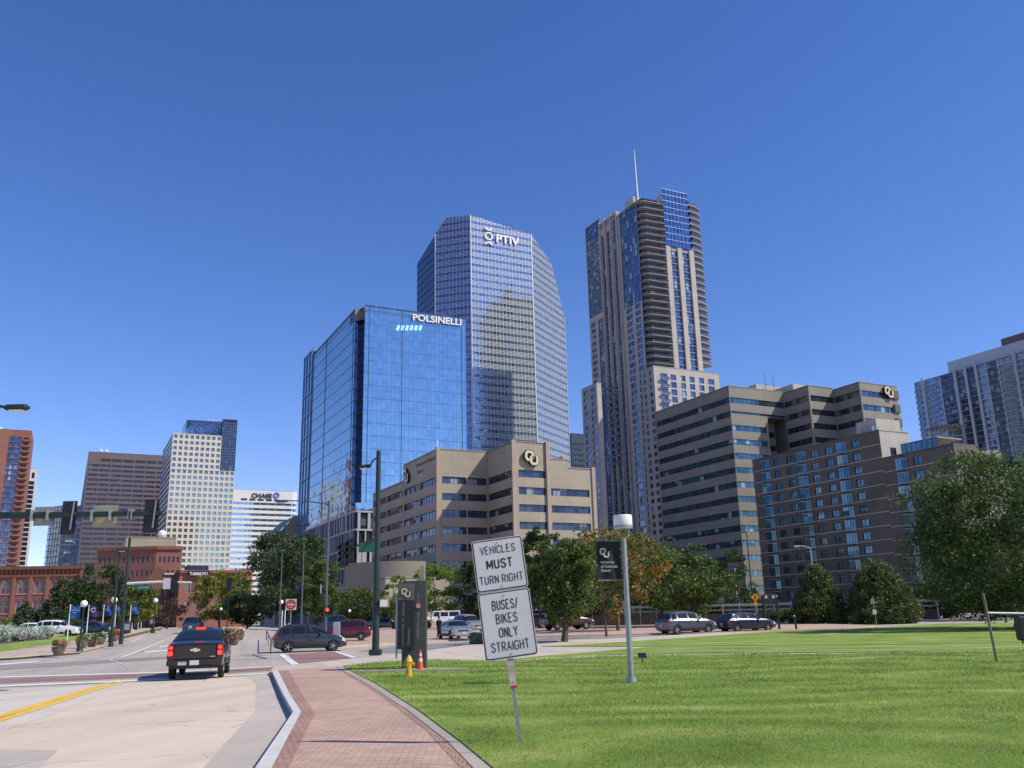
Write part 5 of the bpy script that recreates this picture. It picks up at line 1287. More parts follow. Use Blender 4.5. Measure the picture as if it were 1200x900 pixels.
def tree(name, label, P, h, rw, lm, seed, base=.22, clumps=60, per=60, size=.35, style='round', trunk=.16, bark=None, group=None, stems=1, lm2=None, cr=.2, ry=None):
    if clumps > 25: clumps = int(clumps * 1.5); per = int(per * 1.25); base *= .7; size *= .95
    rg = np.random.default_rng(seed); rnd = random.Random(seed)
    root = thing(name, label, 'tree' if 'bush' not in name and 'shrub' not in name else 'bush', P, group)
    zb = h * base; hc = h - zb; ry = ry or rw
    m = MB(); lim = []
    for s in range(stems):
        lean = V((rnd.uniform(-.05, .05) * h * (1 + stems * .7), rnd.uniform(-.05, .05) * h, 0)); top = V((0, 0, h * (.86 if style != 'cone' else .96))) + lean
        pts = [V((0, 0, -.05)) + V((s * .3, 0, 0))] + [V((s * .3 * (1 - t), 0, 0)) + top * t + V((rnd.uniform(-.02, .02) * h, rnd.uniform(-.02, .02) * h, 0)) for t in (.15, .35, .55, .78)] + [top]
        m.tube([P + p for p in pts], [trunk * k for k in (1.25, 1, .8, .58, .32, .08)], 8); lim.append(pts)
    cen = []; rd = []
    for i in range(clumps):
        if style == 'cone':
            t = 1 - math.sqrt(1 - rnd.random() * .995); z = zb + hc * t; prof = (1 - t) ** .7 * min(1, .72 + t * 2.2) + .03
            a = rnd.uniform(0, 6.283); q = rnd.uniform(.62, 1.0)
            cen.append((math.cos(a) * rw * prof * q, math.sin(a) * ry * prof * q, z)); rd.append(max(.16 * rw, cr * rw * (1.1 - .6 * t)) * rnd.uniform(.7, 1.2))
        else:
            th = rnd.uniform(0, 6.283); cz = rnd.uniform(-1, 1); rr = math.sqrt(1 - cz * cz)
            f = rnd.uniform(.45, 1.0) ** .6 * (1 + .22 * math.sin(3 * th + seed) * rr + .15 * math.sin(5 * cz + seed))
            prof = 1.0 if cz > -.2 else .95
            cen.append((math.cos(th) * rr * rw * f * prof, math.sin(th) * rr * ry * f, zb + hc * (.5 + .46 * cz * min(f, 1.1)))); rd.append(cr * rw * rnd.uniform(.6, 1.35))
    cen = np.array(cen); rd = np.array(rd)
    nl = 0
    for i in range(0, len(cen), max(1, len(cen) // 16)):
        c = V(cen[i]); pts = lim[i % stems]
        t = min(.9, max(.2, (c.z - zb * .2) / h * .7)); k = t * (len(pts) - 1); j = min(int(k), len(pts) - 2); s0 = pts[j].lerp(pts[j + 1], k - j)
        mid = s0.lerp(c, .5) + V((0, 0, -.06 * h * (0 if style == 'cone' else 1)))
        m.tube([P + s0, P + mid, P + c], [trunk * .36 * (1.1 - t), trunk * .24 * (1.1 - t), .015], 5)
    m.build('trunk', bark or M_bark, root, smooth=True)
    if lm2 is not None:
        k = rg.random(len(cen)) < (.48 if 'autumn' in name else .3)
        tri_mesh('crown', leaves(cen[~k], rd[~k], per, size, rg), 4, lm, root)
        o = tri_mesh('crown', leaves(cen[k], rd[k], per, size, rg), 4, lm2, root); o['label'] = 'sparser greener side of the crown'
    else: tri_mesh('crown', leaves(cen, rd, per, size, rg), 4, lm, root)
    return root
def tree_px(name, label, px0, px1, pytop, Y, lm, seed, z=.12, **k):
    """tree whose crown spans px0..px1 and reaches pytop, standing at depth Y"""
    P = gy((px0 + px1) / 2, Y, z); s = pxm(Y)
    h = ztop(P, pytop) - P.z; rw = (px1 - px0) / 2 / s * 1.22
    return tree(name, label, P, h * 1.02, rw * .86, lm, seed, **k)
TR = 'trees along the far side of the street'
tree_px('deciduous_tree', 'leafy dark tree directly right of the turn-right road sign, trunk on the lawn edge', 619, 702, 634, 62, L_green, 11, base=.24, clumps=95, per=80, size=.27, trunk=.2, cr=.24)
tree_px('deciduous_tree', 'green tree rising behind the top of the road sign', 604, 660, 614, 105, L_dark, 12, clumps=60, per=60, size=.42, group=TR)
tree_px('autumn_tree', 'tree turned golden orange behind the banner lamp post', 672, 776, 606, 86, L_gold, 13, base=.16, clumps=75, per=58, size=.34, cr=.22, lm2=L_green)
tree_px('deciduous_tree', 'broad green tree behind the silver-roofed crossover', 742, 844, 637, 98, L_green, 14, base=.08, clumps=90, per=75, size=.36, group=TR, cr=.22)
tree_px('deciduous_tree', 'small grey-green tree with loose branches beside the orange warning sign', 838, 888, 645, 112, L_dark, 15, base=.12, clumps=34, per=45, size=.34, group=TR)
tree_px('deciduous_tree', 'thin young tree under the golden crown beside the lamp post', 694, 726, 672, 72, L_green, 16, base=.35, clumps=20, per=50, size=.25, trunk=.09, z=.14)
tree_px('conical_bush', 'narrower cone-shaped evergreen bush with pointed top', 930, 995, 660, 96, L_con, 21, base=0.0, clumps=230, per=60, size=.24, style='cone', trunk=.12, cr=.19, z=.1)
tree_px('conical_bush', 'wider cone-shaped evergreen bush nearest the large tree', 992, 1078, 652, 93, L_con, 22, base=0.0, clumps=300, per=62, size=.24, style='cone', trunk=.12, cr=.17, z=.14)
tree_px('deciduous_tree', 'very large dark green tree spreading over the far lawn edge at the frame side', 1088, 1292, 536, 66, L_green, 23, base=.02, clumps=260, per=95, size=.26, trunk=.22, stems=3, cr=.17, bark=M_bark2, z=.14, lm2=L_dark)
tree_px('deciduous_tree', 'low dark understorey tree beneath the very large tree', 1100, 1220, 640, 98, L_dark, 24, base=.0, clumps=110, per=70, size=.32, cr=.22, z=.14)
tree_px('deciduous_tree', 'dark tree filling the frame edge behind the very large tree', 1160, 1310, 590, 112, L_dark, 25, base=.0, clumps=110, per=70, size=.36, cr=.22, z=.14)
tree_px('deciduous_tree', 'bright lime green tree standing behind the dark monument sign', 486, 542, 655, 126, L_bright, 31, base=.12, clumps=55, per=60, size=.32, group=TR)
tree_px('deciduous_tree', 'small lime green tree between the tall signal pole and the monument sign', 446, 482, 671, 120, L_bright, 32, base=.3, clumps=30, per=55, size=.28, group=TR)
tree_px('deciduous_tree', 'dark green tree in the shade behind the white jeep', 530, 592, 652, 125, L_dark, 33, base=.05, clumps=60, per=60, size=.42, group=TR)
tree_px('deciduous_tree', 'dark green tree touching the back of the lower road sign panel', 570, 622, 648, 118, L_dark, 34, base=.05, clumps=50, per=60, size=.42, group=TR)
tree_px('deciduous_tree', 'biggest dark tree on the avenue in front of the podium and green roof', 290, 388, 628, 130, L_dark, 41, base=.06, clumps=120, per=70, size=.46, cr=.2, ry=7)
tree_px('deciduous_tree', 'olive drooping tree beside the red pedestrian signal', 352, 398, 655, 122, L_green, 42, base=.1, clumps=50, per=60, size=.4)
tree_px('deciduous_tree', 'yellowing street tree in front of the red brick restaurant block', 226, 290, 668, 140, L_yel, 43, base=.12, clumps=60, per=60, size=.44)
tree_px('deciduous_tree', 'dark rounded tree beneath the yellowing street tree', 262, 318, 690, 136, L_dark, 44, base=.02, clumps=45, per=60, size=.42)
tree_px('spruce_tree', 'dark blue-grey spruce in front of the long red brick range', 42, 104, 676, 122, L_blue, 51, base=.03, clumps=160, per=55, size=.3, style='cone', cr=.2)
tree_px('spruce_tree', 'slim dark evergreen closest to the frame edge before the brick range', 12, 44, 704, 120, L_blue, 52, base=.04, clumps=60, per=55, size=.28, style='cone', cr=.26)
tree_px('deciduous_tree', 'tall loose grey-green tree behind the blue and purple banners', 82, 150, 664, 124, L_dark, 53, base=.06, clumps=90, per=60, size=.36)
tree_px('deciduous_tree', 'light green rounded tree behind the far blue flags', 134, 186, 688, 118, L_green, 54, base=.1, clumps=55, per=60, size=.36, lm2=L_yel)
tree_px('deciduous_tree', 'small bright yellow-green sapling in front of the brick range', 2, 24, 722, 104, L_bright, 55, base=.2, clumps=16, per=40, size=.26, trunk=.07)
tree_px('deciduous_tree', 'bare dark-red street tree below the gabled warehouse', 176, 216, 700, 150, leaf_mat('leaf_maroon', (.05, .03, .025), (.09, .05, .04)), 56, base=.2, clumps=26, per=40, size=.36)
tree_px('shrub', 'yellow-green low shrub beside the parked beige crossover', 566, 590, 712, 110, L_bright, 61, base=0, clumps=20, per=50, size=.22, trunk=.06)
tree_px('shrub', 'grey-green shrub between the black bollards and the guard rail', 900, 942, 714, 100, L_green, 62, base=0, clumps=50, per=50, size=.2, trunk=.06, z=.1)
for i, (x0, x1, y, Y, s) in enumerate(((395, 470, 700, 150, 'beyond the red crossover'), (590, 690, 690, 132, 'behind the maroon pickup'), (660, 770, 700, 120, 'under the golden tree'), (820, 900, 692, 125, 'behind the orange warning sign'), (1060, 1130, 690, 110, 'at the foot of the very large tree'))):
    tree_px('hedge_shrub', 'dark shaded shrub mass ' + s, x0, x1, y, Y, L_dark, 70 + i, base=0, clumps=60, per=55, size=.42, trunk=.08, ry=2.0)
for i, (x0, x1, y, Y, lm, s) in enumerate(((600, 668, 650, 128, L_dark, 'dark tree in the back row right beside the road sign edge'), (644, 716, 644, 104, L_dark, 'dark tree filling in directly behind the lawn-edge tree trunk'), (655, 735, 640, 134, L_green, 'dark tree in the back row behind the banner'), (730, 800, 655, 130, L_dark, 'dark tree in the back row behind the golden crown'), (800, 860, 660, 126, L_dark, 'dark tree in the back row between the green crown and the grey-green tree'), (395, 450, 690, 160, L_green, 'low tree beside the tan entrance wing'), (1130, 1250, 610, 112, L_green, 'mid-height tree merging into the lower crown of the very large tree'))):
    tree_px('deciduous_tree', s, x0, x1, y, Y, lm, 170 + i, base=0, clumps=70, per=60, size=.4, cr=.24)
# flower bed planting
L_silver = leaf_mat('leaf_silver', (.26, .31, .27), (.42, .47, .42), (.55, .58, .52)); L_fly = leaf_mat('petal_yellow', (.5, .33, .03), (.65, .45, .06)); L_fpk = leaf_mat('petal_pink', (.35, .06, .12), (.55, .16, .22), (.6, .5, .45)); L_fpu = leaf_mat('petal_mauve', (.16, .12, .2), (.3, .24, .33))
def bed_plant(label, px, py, w, h, lm, seed, name='bedding_plant'):
    P = gp(px, py, .18); s = pxm(P.y); w *= 1.2; h *= 1.15
    tree(name, label, P, h / s, w / 2 / s, lm, seed, base=.0, clumps=40, per=50, size=.16, trunk=.03, cr=.3, ry=w / 2.6 / s)
for o in ():
    pass
bed_plant('big silver-leaved bedding shrub cut by the frame edge', 4, 752, 34, 16, L_silver, 81)
bed_plant('silver-leaved bedding plant in the middle of the flower bed', 36, 749, 24, 12, L_silver, 82)
bed_plant('silver-leaved bedding plant nearest the first banner pole', 52, 747, 18, 11, L_silver, 83)
bed_plant('clump of yellow flowers at the back of the flower bed', 14, 746, 18, 7, L_fly, 84)
bed_plant('mauve flowering clump between the silver plants', 22, 751, 14, 8, L_fpu, 85)
bed_plant('dark grassy clump behind the yellow flowers', 4, 745, 18, 12, L_green, 86)
# ================================================================ vehicles
M_tyre = mat('tyre_rubber', (.02, .02, .021), .9, var=.2, scale=20)
M_rim = mat('alloy', (.45, .46, .48), .3, .8, var=.08)
M_trim = mat('black_trim', (.018, .018, .02), .6, var=.2)
M_cglass = mat('car_glass', (.012, .016, .019), .07, 0.0, var=.2, spec=.45)
M_head = mat('headlamp', (.6, .62, .64), .15, .4, var=.1)
M_tail = mat('tail_lamp', (.30, .012, .012), .2, var=.2)
M_brake = mat('lit_brake_lamp', (.9, .04, .02), .3, emit=2.2)
M_plate = mat('number_plate', (.5, .52, .54), .5, var=.1, scale=40)
M_under = mat('underbody', (.012, .012, .012), .9)
M_chrome = mat('chrome', (.6, .6, .6), .15, 1, var=.05)
def paint(name, c, metal=.3): return mat(name, c, .28, metal, var=.05, scale=2, coat=.8)
def lerpk(keys, x):
    if x <= keys[0][0]: return keys[0][1]
    for (a, b), (c, d) in zip(keys[:-1], keys[1:]):
        if x <= c: return b + (d - b) * (x - a) / (c - a)
    return keys[-1][1]
def smk(keys, x, w=.014): return sum(lerpk(keys, x + o * w) for o in (-1.5, -.75, 0, .75, 1.5)) / 5
class Car:
    """a body lofted along its length: f = 0 at the tail, 1 at the nose"""
    def __init__(s, L, Wd, roof, belt, zb=.22, wheels=(.19, .81), r=.34, cabin=.27, nose=.80, tail=.9, flat=False):
        s.L, s.W, s.roof, s.belt, s.zb, s.wh, s.r, s.cabin, s.nose, s.tail = L, Wd, roof, belt, zb, wheels, r, cabin, nose, tail
    def half(s, f):
        w = s.W / 2 * smk([(0, s.tail), (.04, .5 + s.tail / 2), (.14, 1), (.84, 1), (.95, .94), (1, s.nose)], f)
        top = smk(s.roof, f); bl = min(lerpk(s.belt, f), top - .03)
        zb = smk([(0, s.zb + .16), (.06, s.zb), (.93, s.zb), (1, s.zb + .08)], f)
        c = min(1, max(0, (top - bl) / .55)); wt = w * (.95 - s.cabin * c); mid = zb + (bl - zb) * .55
        return [(0, zb), (w * .8, zb), (w * .965, zb + .08), (w, mid), (w * .975, bl - .03), (w * .955, bl), (wt, top - .05 * (c + .15)), (wt * .88, top - .004), (wt * .5, top + .022 * c + .004), (0, top + .03 * c + .006)]
    def P(s, f, k, side):
        h = s.half(f); i = min(int(k), len(h) - 2); t = k - i
        y = h[i][0] + (h[i + 1][0] - h[i][0]) * t; z = h[i][1] + (h[i + 1][1] - h[i][1]) * t
        return V(((f - .5) * s.L, side * y, z))
    def patch(s, fs, ks, side, off=.008, mb=None, mat=0):
        mb = mb or MB(); rows = []
        for k in ks:
            kk, sd = (k if isinstance(k, tuple) else (k, side)); rows.append([])
            for f in fs:
                e = 1e-3; p = s.P(f, kk, sd); a = s.P(min(1, f + e), kk, sd) - s.P(max(0, f - e), kk, sd); b = s.P(f, min(8.999, kk + .05), sd) - s.P(f, max(0, kk - .05), sd)
                n = b.cross(a) * sd; n = n.normalized() if n.length > 1e-9 else V((0, sd, 0)); rows[-1].append(p + n * off)
        vs = [p for r in rows for p in r]; w = len(fs); fc = []
        for j in range(len(rows) - 1):
            for i in range(w - 1):
                q = (j * w + i, j * w + i + 1, (j + 1) * w + i + 1, (j + 1) * w + i); fc.append(q[::-1] if side > 0 else q)
        mb.add(vs, fc, mat); return mb
    def body(s):
        st = sorted(set([0, .006, .015, .03] + [round(x, 4) for x in np.linspace(.045, .955, 46)] + [.97, .985, .994, 1])); mb = MB(); rings = []
        for f in st:
            h = s.half(f); e = max(0, 1 - min(f, 1 - f) / .006)
            ring = [V(((f - .5) * s.L, y, z)) for y, z in h] + [V(((f - .5) * s.L, -y, z)) for y, z in reversed(h[1:-1])]
            rings.append(ring)
        n = len(rings[0]); vs = [p for r in rings for p in r]; fs = []
        for i in range(len(rings) - 1):
            for k in range(n): j = (k + 1) % n; fs.append((i * n + k, (i + 1) * n + k, (i + 1) * n + j, i * n + j))
        fs += [tuple(range(n)), tuple(reversed(range((len(rings) - 1) * n, len(rings) * n)))]
        mb.add(vs, fs); return mb
def fl(a, b, n): return list(np.linspace(a, b, n))
def wheel(root, x, y, r, w=.2, sd=1, rim=M_rim, spokes=5):
    m = MB(); o = .5 * w
    m.lathe([(r * .66, -o), (r * .9, -o), (r, -o * .6), (r, o * .6), (r * .9, o), (r * .66, o), (r * .64, o * .4)], n=28, axis='y'); t = m.build('wheel', M_tyre, root, smooth=True, local=True); t.location = (x, y, r)
    m = MB(); yo = sd * o * .55
    m.lathe([(r * .66, yo + sd * .02), (r * .60, yo + sd * .03), (r * .58, yo)], n=28, axis='y')
    for k in range(spokes):
        a = k * 2 * math.pi / spokes; R = Matrix.Rotation(a, 3, 'Y'); m.box(R @ V((r * .33, 0, 0)) + V((0, yo, 0)), (r * .56, .03, r * .15), R)
    m.cyl((0, yo - .02, 0), (0, yo + .02, 0), r * .15, r * .15, 12); c = m.build('rim', rim, t, local=True); m2 = MB(); m2.cyl((0, yo - sd * .05, 0), (0, yo - sd * .045, 0), r * .62, r * .62, 20); m2.build('brake_disc', M_under, t, local=True)
    return t
def make_car(name, label, cat, P, heading, c, pnt, wins, ws, rw, lamps=True, group=None, braking=False, scale=1.0, rails=False, clad=True, seams=(), plate=True, tl=(.0, .06, 3.6, 4.8), hl=(.93, .985, 3.2, 4.6)):
    root = thing(name, label, cat, P, group, rad(90 - heading)); root.scale = (scale,) * 3
    o = c.body().build('body', [pnt], root, smooth=True, local=True, angle=32)
    for f in c.wh:                                                     # wheel housings cut out of the body
        k = MB(); x = (f - .5) * c.L; k.cyl((x, -c.W, c.r), (x, -c.W * .5 + .3, c.r), c.r * 1.12, n=28); k.cyl((x, c.W * .5 - .3, c.r), (x, c.W, c.r), c.r * 1.12, n=28)
        ko = k.build('cutter', M_under, None, local=True); md = o.modifiers.new('b', 'BOOLEAN'); md.operation = 'DIFFERENCE'; md.object = ko; md.solver = 'EXACT'
        mw = o.matrix_world.copy(); root.location = (0, 0, 0); root.rotation_euler = (0, 0, 0); root.scale = (1, 1, 1)
        bpy.context.view_layer.update(); dg = bpy.context.evaluated_depsgraph_get(); me = bpy.data.meshes.new_from_object(o.evaluated_get(dg)); o.modifiers.clear(); old = o.data; o.data = me; me.name = 'body'
        bpy.data.meshes.remove(old); bpy.data.objects.remove(ko)
        root.location = P; root.rotation_euler = (0, 0, rad(90 - heading)); root.scale = (scale,) * 3
    for f in c.wh:
        for sd in (-1, 1): wheel(root, (f - .5) * c.L, sd * (c.W / 2 - .13), c.r, .21, sd)
    for sd in (-1, 1):
        for a, b in wins: c.patch(fl(a, b, 12), fl(5.18, 5.9, 4), sd).build('side_window', M_cglass, root, smooth=True, local=True)
        for f in seams: c.patch([f - .0015, f + .0015], fl(2.0, 5.0, 8), sd, .003).build('door_gap', M_trim, root, local=True)
        for f in seams[:2]:
            p = c.P(f + .03, 4.35, sd); m = MB(); m.cbox(p + V((0, sd * .02, 0)), (.2, .035, .035), .012); m.build('door_handle', pnt, root, local=True)
        if clad: c.patch(fl(c.wh[0] + c.r * 1.2 / c.L, c.wh[1] - c.r * 1.2 / c.L, 10), fl(1.3, 2.5, 4), sd, .012).build('sill_cladding', M_trim, root, smooth=True, local=True)
        p = c.P(ws[0] - .02 if ws[0] < .9 else .6, 5.0, sd); fx = lerpk([(0, 0), (1, 1)], 0); f0 = max(b for a, b in wins) - .015; p = c.P(f0, 5.15, sd)
        m = MB(); m.cbox(p + V((.02, sd * .13, .05)), (.13, .2, .15), .035); m.build('mirror', pnt, root, local=True, smooth=True)
        if lamps:
            c.patch(fl(hl[0], hl[1], 6), fl(hl[2], hl[3], 5), sd, .01).build('headlight', M_head, root, smooth=True, local=True)
            c.patch(fl(tl[0] + .002, tl[1], 6), fl(tl[2], tl[3], 5), sd, .01).build('tail_light', M_brake if braking else M_tail, root, smooth=True, local=True)
    acc = [(5.4, -1), (6, -1), (7, -1), (8, -1), (8.99, -1), (8, 1), (7, 1), (6, 1), (5.4, 1)]
    for nm, (a, b) in (('windscreen', ws), ('rear_window', rw)):
        m = MB(); c.patch(fl(a, b, 7), [(k, s_) for k, s_ in acc], -1, .008, m)
        vs = []; 
        m2 = MB(); rows = 9; w = 7
        for q in range(rows):
            k, s_ = acc[q]
            for f in fl(a, b, 7):
                p = c.P(f, k, s_); e = .004; t1 = c.P(f + e, k, 1) - c.P(f - e, k, 1); n = V((-t1.z, 0, t1.x)).normalized(); vs.append(p + n * .009)
        m2.add(vs, [(j * w + i, j * w + i + 1, (j + 1) * w + i + 1, (j + 1) * w + i) for j in range(rows - 1) for i in range(w - 1)]); m2.build(nm, M_cglass, root, smooth=True, local=True)
    if plate:
        m = MB(); m.box((-c.L / 2 - .015, 0, c.zb + .42), (.02, .32, .16)); m.build('number_plate', M_plate, root, local=True)
        m = MB(); m.box((c.L / 2 + .012, 0, c.zb + .28), (.02, .32, .14)); m.build('number_plate', M_plate, root, local=True)
    m = MB(); m.cbox((c.L / 2 - .02, 0, c.zb + .42), (.06, c.W * .5, .13), .02); m.build('grille', M_trim, root, local=True)
    if rails:
        for sd in (-1, 1):
            m = MB(); m.tube([c.P(f, 7, sd) + V((0, 0, .05 if 0 < i < 4 else .0)) for i, f in enumerate(fl(rails[0], rails[1], 5))], .02, 6); m.build('roof_rail', M_trim, root, local=True, smooth=True)
    return root
P_grey = paint('slate_grey_paint', (.032, .036, .044)); P_gun = paint('gunmetal_paint', (.07, .08, .10)); P_navy = paint('navy_paint', (.018, .02, .045)); P_black = paint('black_car_paint', (.008, .008, .009), .1)
P_red = paint('red_paint', (.10, .006, .01), .2); P_maroon = paint('maroon_paint', (.05, .014, .014)); P_silver = paint('silver_paint', (.42, .43, .44), .6); P_white = paint('white_car_paint', (.75, .75, .74), 0); P_beige = paint('beige_paint', (.33, .31, .26), .4); P_blue = paint('dark_blue_paint', (.02, .045, .09)); P_teal = paint('blue_green_paint', (.03, .06, .075))
suv = lambda L=4.55, H=1.66, **k: Car(L, 1.84, [(0, .82), (.012, 1.0), (.03, 1.08), (.10, H - .1), (.2, H), (.45, H + .02), (.58, H - .06), (.755, 1.09), (.9, .97), (.97, .84), (1, .62)], [(0, .98), (.3, 1.03), (.8, .98), (1, .9)], **k)
hatch = lambda L=4.25, H=1.46, **k: Car(L, 1.79, [(0, .75), (.012, .92), (.03, .98), (.14, H - .08), (.27, H), (.48, H + .01), (.58, H - .05), (.76, .98), (.9, .87), (.97, .74), (1, .54)], [(0, .9), (.3, .94), (.8, .88), (1, .8)], r=.32, **k)
sedan = lambda L=4.75, H=1.44, **k: Car(L, 1.8, [(0, .78), (.012, .95), (.05, 1.0), (.15, 1.03), (.30, H - .05), (.4, H), (.52, H), (.60, H - .06), (.745, .96), (.9, .86), (.97, .74), (1, .54)], [(0, .9), (.3, .92), (.8, .87), (1, .8)], r=.32, zb=.2, **k)
SW = [(.115, .205), (.225, .42), (.435, .635)]
make_car('crossover', 'slate grey crossover crossing the brick crosswalk, seen side on', 'car', gp(362, 763.5), 70, suv(), P_grey, SW, (.615, .745), (.035, .095), rails=(.15, .5), seams=(.22, .43, .66), scale=1.0)
make_car('crossover', 'silver-roofed gunmetal crossover driving behind the dark hatchback past the lawn', 'car', gp(805, 743.0, .0), 66, suv(4.48, 1.63), P_gun, SW, (.615, .745), (.035, .095), rails=(.15, .5), seams=(.22, .43, .66), scale=1.1)
make_car('hatchback', 'dark navy hatchback ahead of the gunmetal crossover beside the lawn', 'car', gp(875, 740.6, .0), 66, hatch(4.6), P_navy, [(.13, .22), (.235, .42), (.435, .63)], (.6, .745), (.04, .13), seams=(.23, .43, .66), scale=1.1)
make_car('crossover', 'red crossover with sunlit red roof parked at the lot kerb, facing away to the avenue', 'car', gp(404, 751, .12), -100, suv(4.2, 1.64), P_red, SW, (.615, .745), (.035, .095), seams=(.22, .43, .66))
make_car('van', 'dark blue van parked behind the red crossover', 'car', gp(399, 739.5, .12), 80, suv(5.0, 1.9), P_blue, SW, (.615, .745), (.035, .095), seams=(.22, .43, .66))
make_car('sedan', 'dark teal sedan parked behind the tall signal pole', 'car', gp(449, 737.5, .12), 75, sedan(), P_teal, [(.27, .42), (.435, .64)], (.6, .735), (.17, .29), seams=(.28, .43, .66))
make_car('sedan', 'silver sedan facing the street in front of the white jeep', 'car', gp(533, 748.5, .12), 158, sedan(4.5, 1.42), P_silver, [(.27, .42), (.435, .64)], (.6, .735), (.17, .29), seams=(.28, .43, .66))
make_car('crossover', 'beige crossover parked nose out behind the silver sedan', 'car', gp(549, 741, .12), 150, suv(4.6, 1.75), P_beige, SW, (.615, .745), (.035, .095), seams=(.22, .43, .66))
make_car('sedan', 'dark blue sedan parked in the shade under the golden tree', 'car', gp(737, 731.5, .12), 72, sedan(), P_navy, [(.27, .42), (.435, .64)], (.6, .735), (.17, .29), seams=(.28, .43, .66))
make_car('crossover', 'small distant blue crossover on the avenue ahead of the black pickup', 'car', gp(226, 741.5), -12, suv(4.6, 1.7), P_blue, SW, (.615, .745), (.035, .095))
make_car('sedan', 'white sedan parked behind the flower bed, nearest the yellow flowers', 'car', gp(39, 746.5, .1), 86, sedan(), P_white, [(.27, .42), (.435, .64)], (.6, .735), (.17, .29), seams=(.28, .43, .66))
make_car('crossover', 'white crossover parked between the white sedan and the first banner pole', 'car', gp(67, 746, .1), 86, suv(), P_white, SW, (.615, .745), (.035, .095), seams=(.22, .43, .66))
make_car('sedan', 'dark blue sedan parked behind the purple banner pole', 'car', gp(108, 744, .1), 86, sedan(), P_blue, [(.27, .42), (.435, .64)], (.6, .735), (.17, .29))
# pickups
truck = Car(5.62, 2.0, [(0, .95), (.006, 1.27), (.02, 1.30), (.06, 1.31), (.10, 1.36), (.30, 1.76), (.38, 1.81), (.52, 1.82), (.60, 1.77), (.715, 1.28), (.86, 1.2), (.965, 1.08), (1, .8)], [(0, 1.26), (.5, 1.24), (.8, 1.16), (1, 1.05)], zb=.42, r=.42, wheels=(.2, .81), cabin=.22, tail=.985, nose=.86)
Tp = gp(231, 797.0) + V((-.75, 0, 0)); t = make_car('pickup_truck', 'black crew-cab pickup seen from behind, brake lights lit, waiting at the stop line', 'pickup truck', (Tp.x, Tp.y + 2.5, 0), -14.2, truck, P_black, [(.30, .40), (.41, .52), (.53, .63)], (.61, .705), (.125, .29), lamps=False, seams=(.40, .53, .67), plate=False, rails=(.33, .58), scale=.93)
hl_ = truck.L / 2
for sd in (-1, 1):
    m = MB(); m.cbox((-hl_ - .02, sd * .86, 1.04), (.16, .2, .42), .03); o = m.build('tail_light', M_tail, t, local=True)
    m = MB(); m.cbox((-hl_ - .105, sd * .86, .95), (.03, .15, .15), .02); m.build('bulb', M_brake, o, local=True)
    if True:
        m = MB(); m.cbox((-hl_ - .105, sd * .86, 1.15), (.03, .13, .1), .02); m.build('bulb', M_brake, o, local=True)
    truck.patch(fl(.93, .985, 6), fl(3.2, 4.6, 5), sd, .01).build('headlight', M_head, t, smooth=True, local=True)
    truck.patch(fl(.01, .30, 12), fl(1.6, 2.7, 5), sd, .015).build('bed_cladding', M_trim, t, smooth=True, local=True) if False else None
m = MB(); m.cbox((-hl_ - .015, 0, 1.0), (.06, 1.5, .52), .025); m.cbox((-hl_ - .02, 0, 1.27), (.1, 1.62, .06), .02); o = m.build('tailgate', P_black, t, local=True, smooth=True)
m = MB(); mk = [(-.17, -.035), (-.06, -.035), (-.045, -.07), (.065, -.07), (.08, -.035), (.17, -.035), (.15, .035), (.06, .035), (.045, .07), (-.065, .07), (-.08, .035), (-.19, .035)]
m.poly([V((-hl_ - .05, -y, 1.06 + z)) for y, z in mk]); m.build('badge', M_gold, o, local=True)
m = MB(); m.box((-hl_ - .05, -.62, .82), (.012, .2, .025)); m.build('nameplate', M_chrome, o, local=True)
m = MB(); m.cbox((-hl_ - .08, 0, .62), (.22, 1.94, .22), .05); m.cbox((-hl_ - .0, 0, .48), (.16, 1.7, .14), .04); bmp = m.build('bumper', M_trim, t, local=True, smooth=True)
m = MB(); m.box((-hl_ - .2, 0, .62), (.02, .32, .16)); m.build('number_plate', M_plate, bmp, local=True)
m = MB(); m.box((-hl_ - .2, .42, .60), (.02, .3, .12)); m.build('hitch_step', M_ltgrey, bmp, local=True)
m = MB(); m.cyl((-hl_ + .1, -.55, .4), (-hl_ - .12, -.55, .38), .045, .045, 10); m.build('exhaust', M_chrome, t, local=True)
m = MB(); q = truck.P(.305, 8.99, 1); m.cbox(q + V((-.02, 0, .03)), (.1, .36, .05), .015); m.build('brake_lamp', M_brake, t, local=True)
for f in (.36, .56): m = MB(); a, c = truck.P(f, 7, -1), truck.P(f, 7, 1); m.box((a + c) / 2 + V((0, 0, .05)), (.06, (a - c).length, .025)); m.build('roof_bar', M_trim, t, local=True)
bed = Car(5.6, 1.95, [(0, .9), (.006, 1.22), (.02, 1.24), (.36, 1.24), (.385, 1.3), (.42, 1.78), (.50, 1.82), (.58, 1.8), (.66, 1.72), (.74, 1.2), (.86, 1.14), (.965, 1.02), (1, .78)], [(0, 1.2), (.5, 1.18), (.8, 1.1), (1, 1.0)], zb=.42, r=.4, wheels=(.2, .81), cabin=.22, tail=.98)
t2 = make_car('pickup_truck', 'maroon pickup parked in the shade beneath the lawn-edge tree', 'pickup truck', gp(665, 738.0, .12), 62, bed, P_maroon, [(.43, .52), (.535, .66)], (.665, .735), (.392, .418), seams=(.42, .53, .68))
m = MB(); m.box((-1.75, 0, 1.245), (1.85, 1.55, .02)); m.build('truck_bed', M_under, t2, local=True)
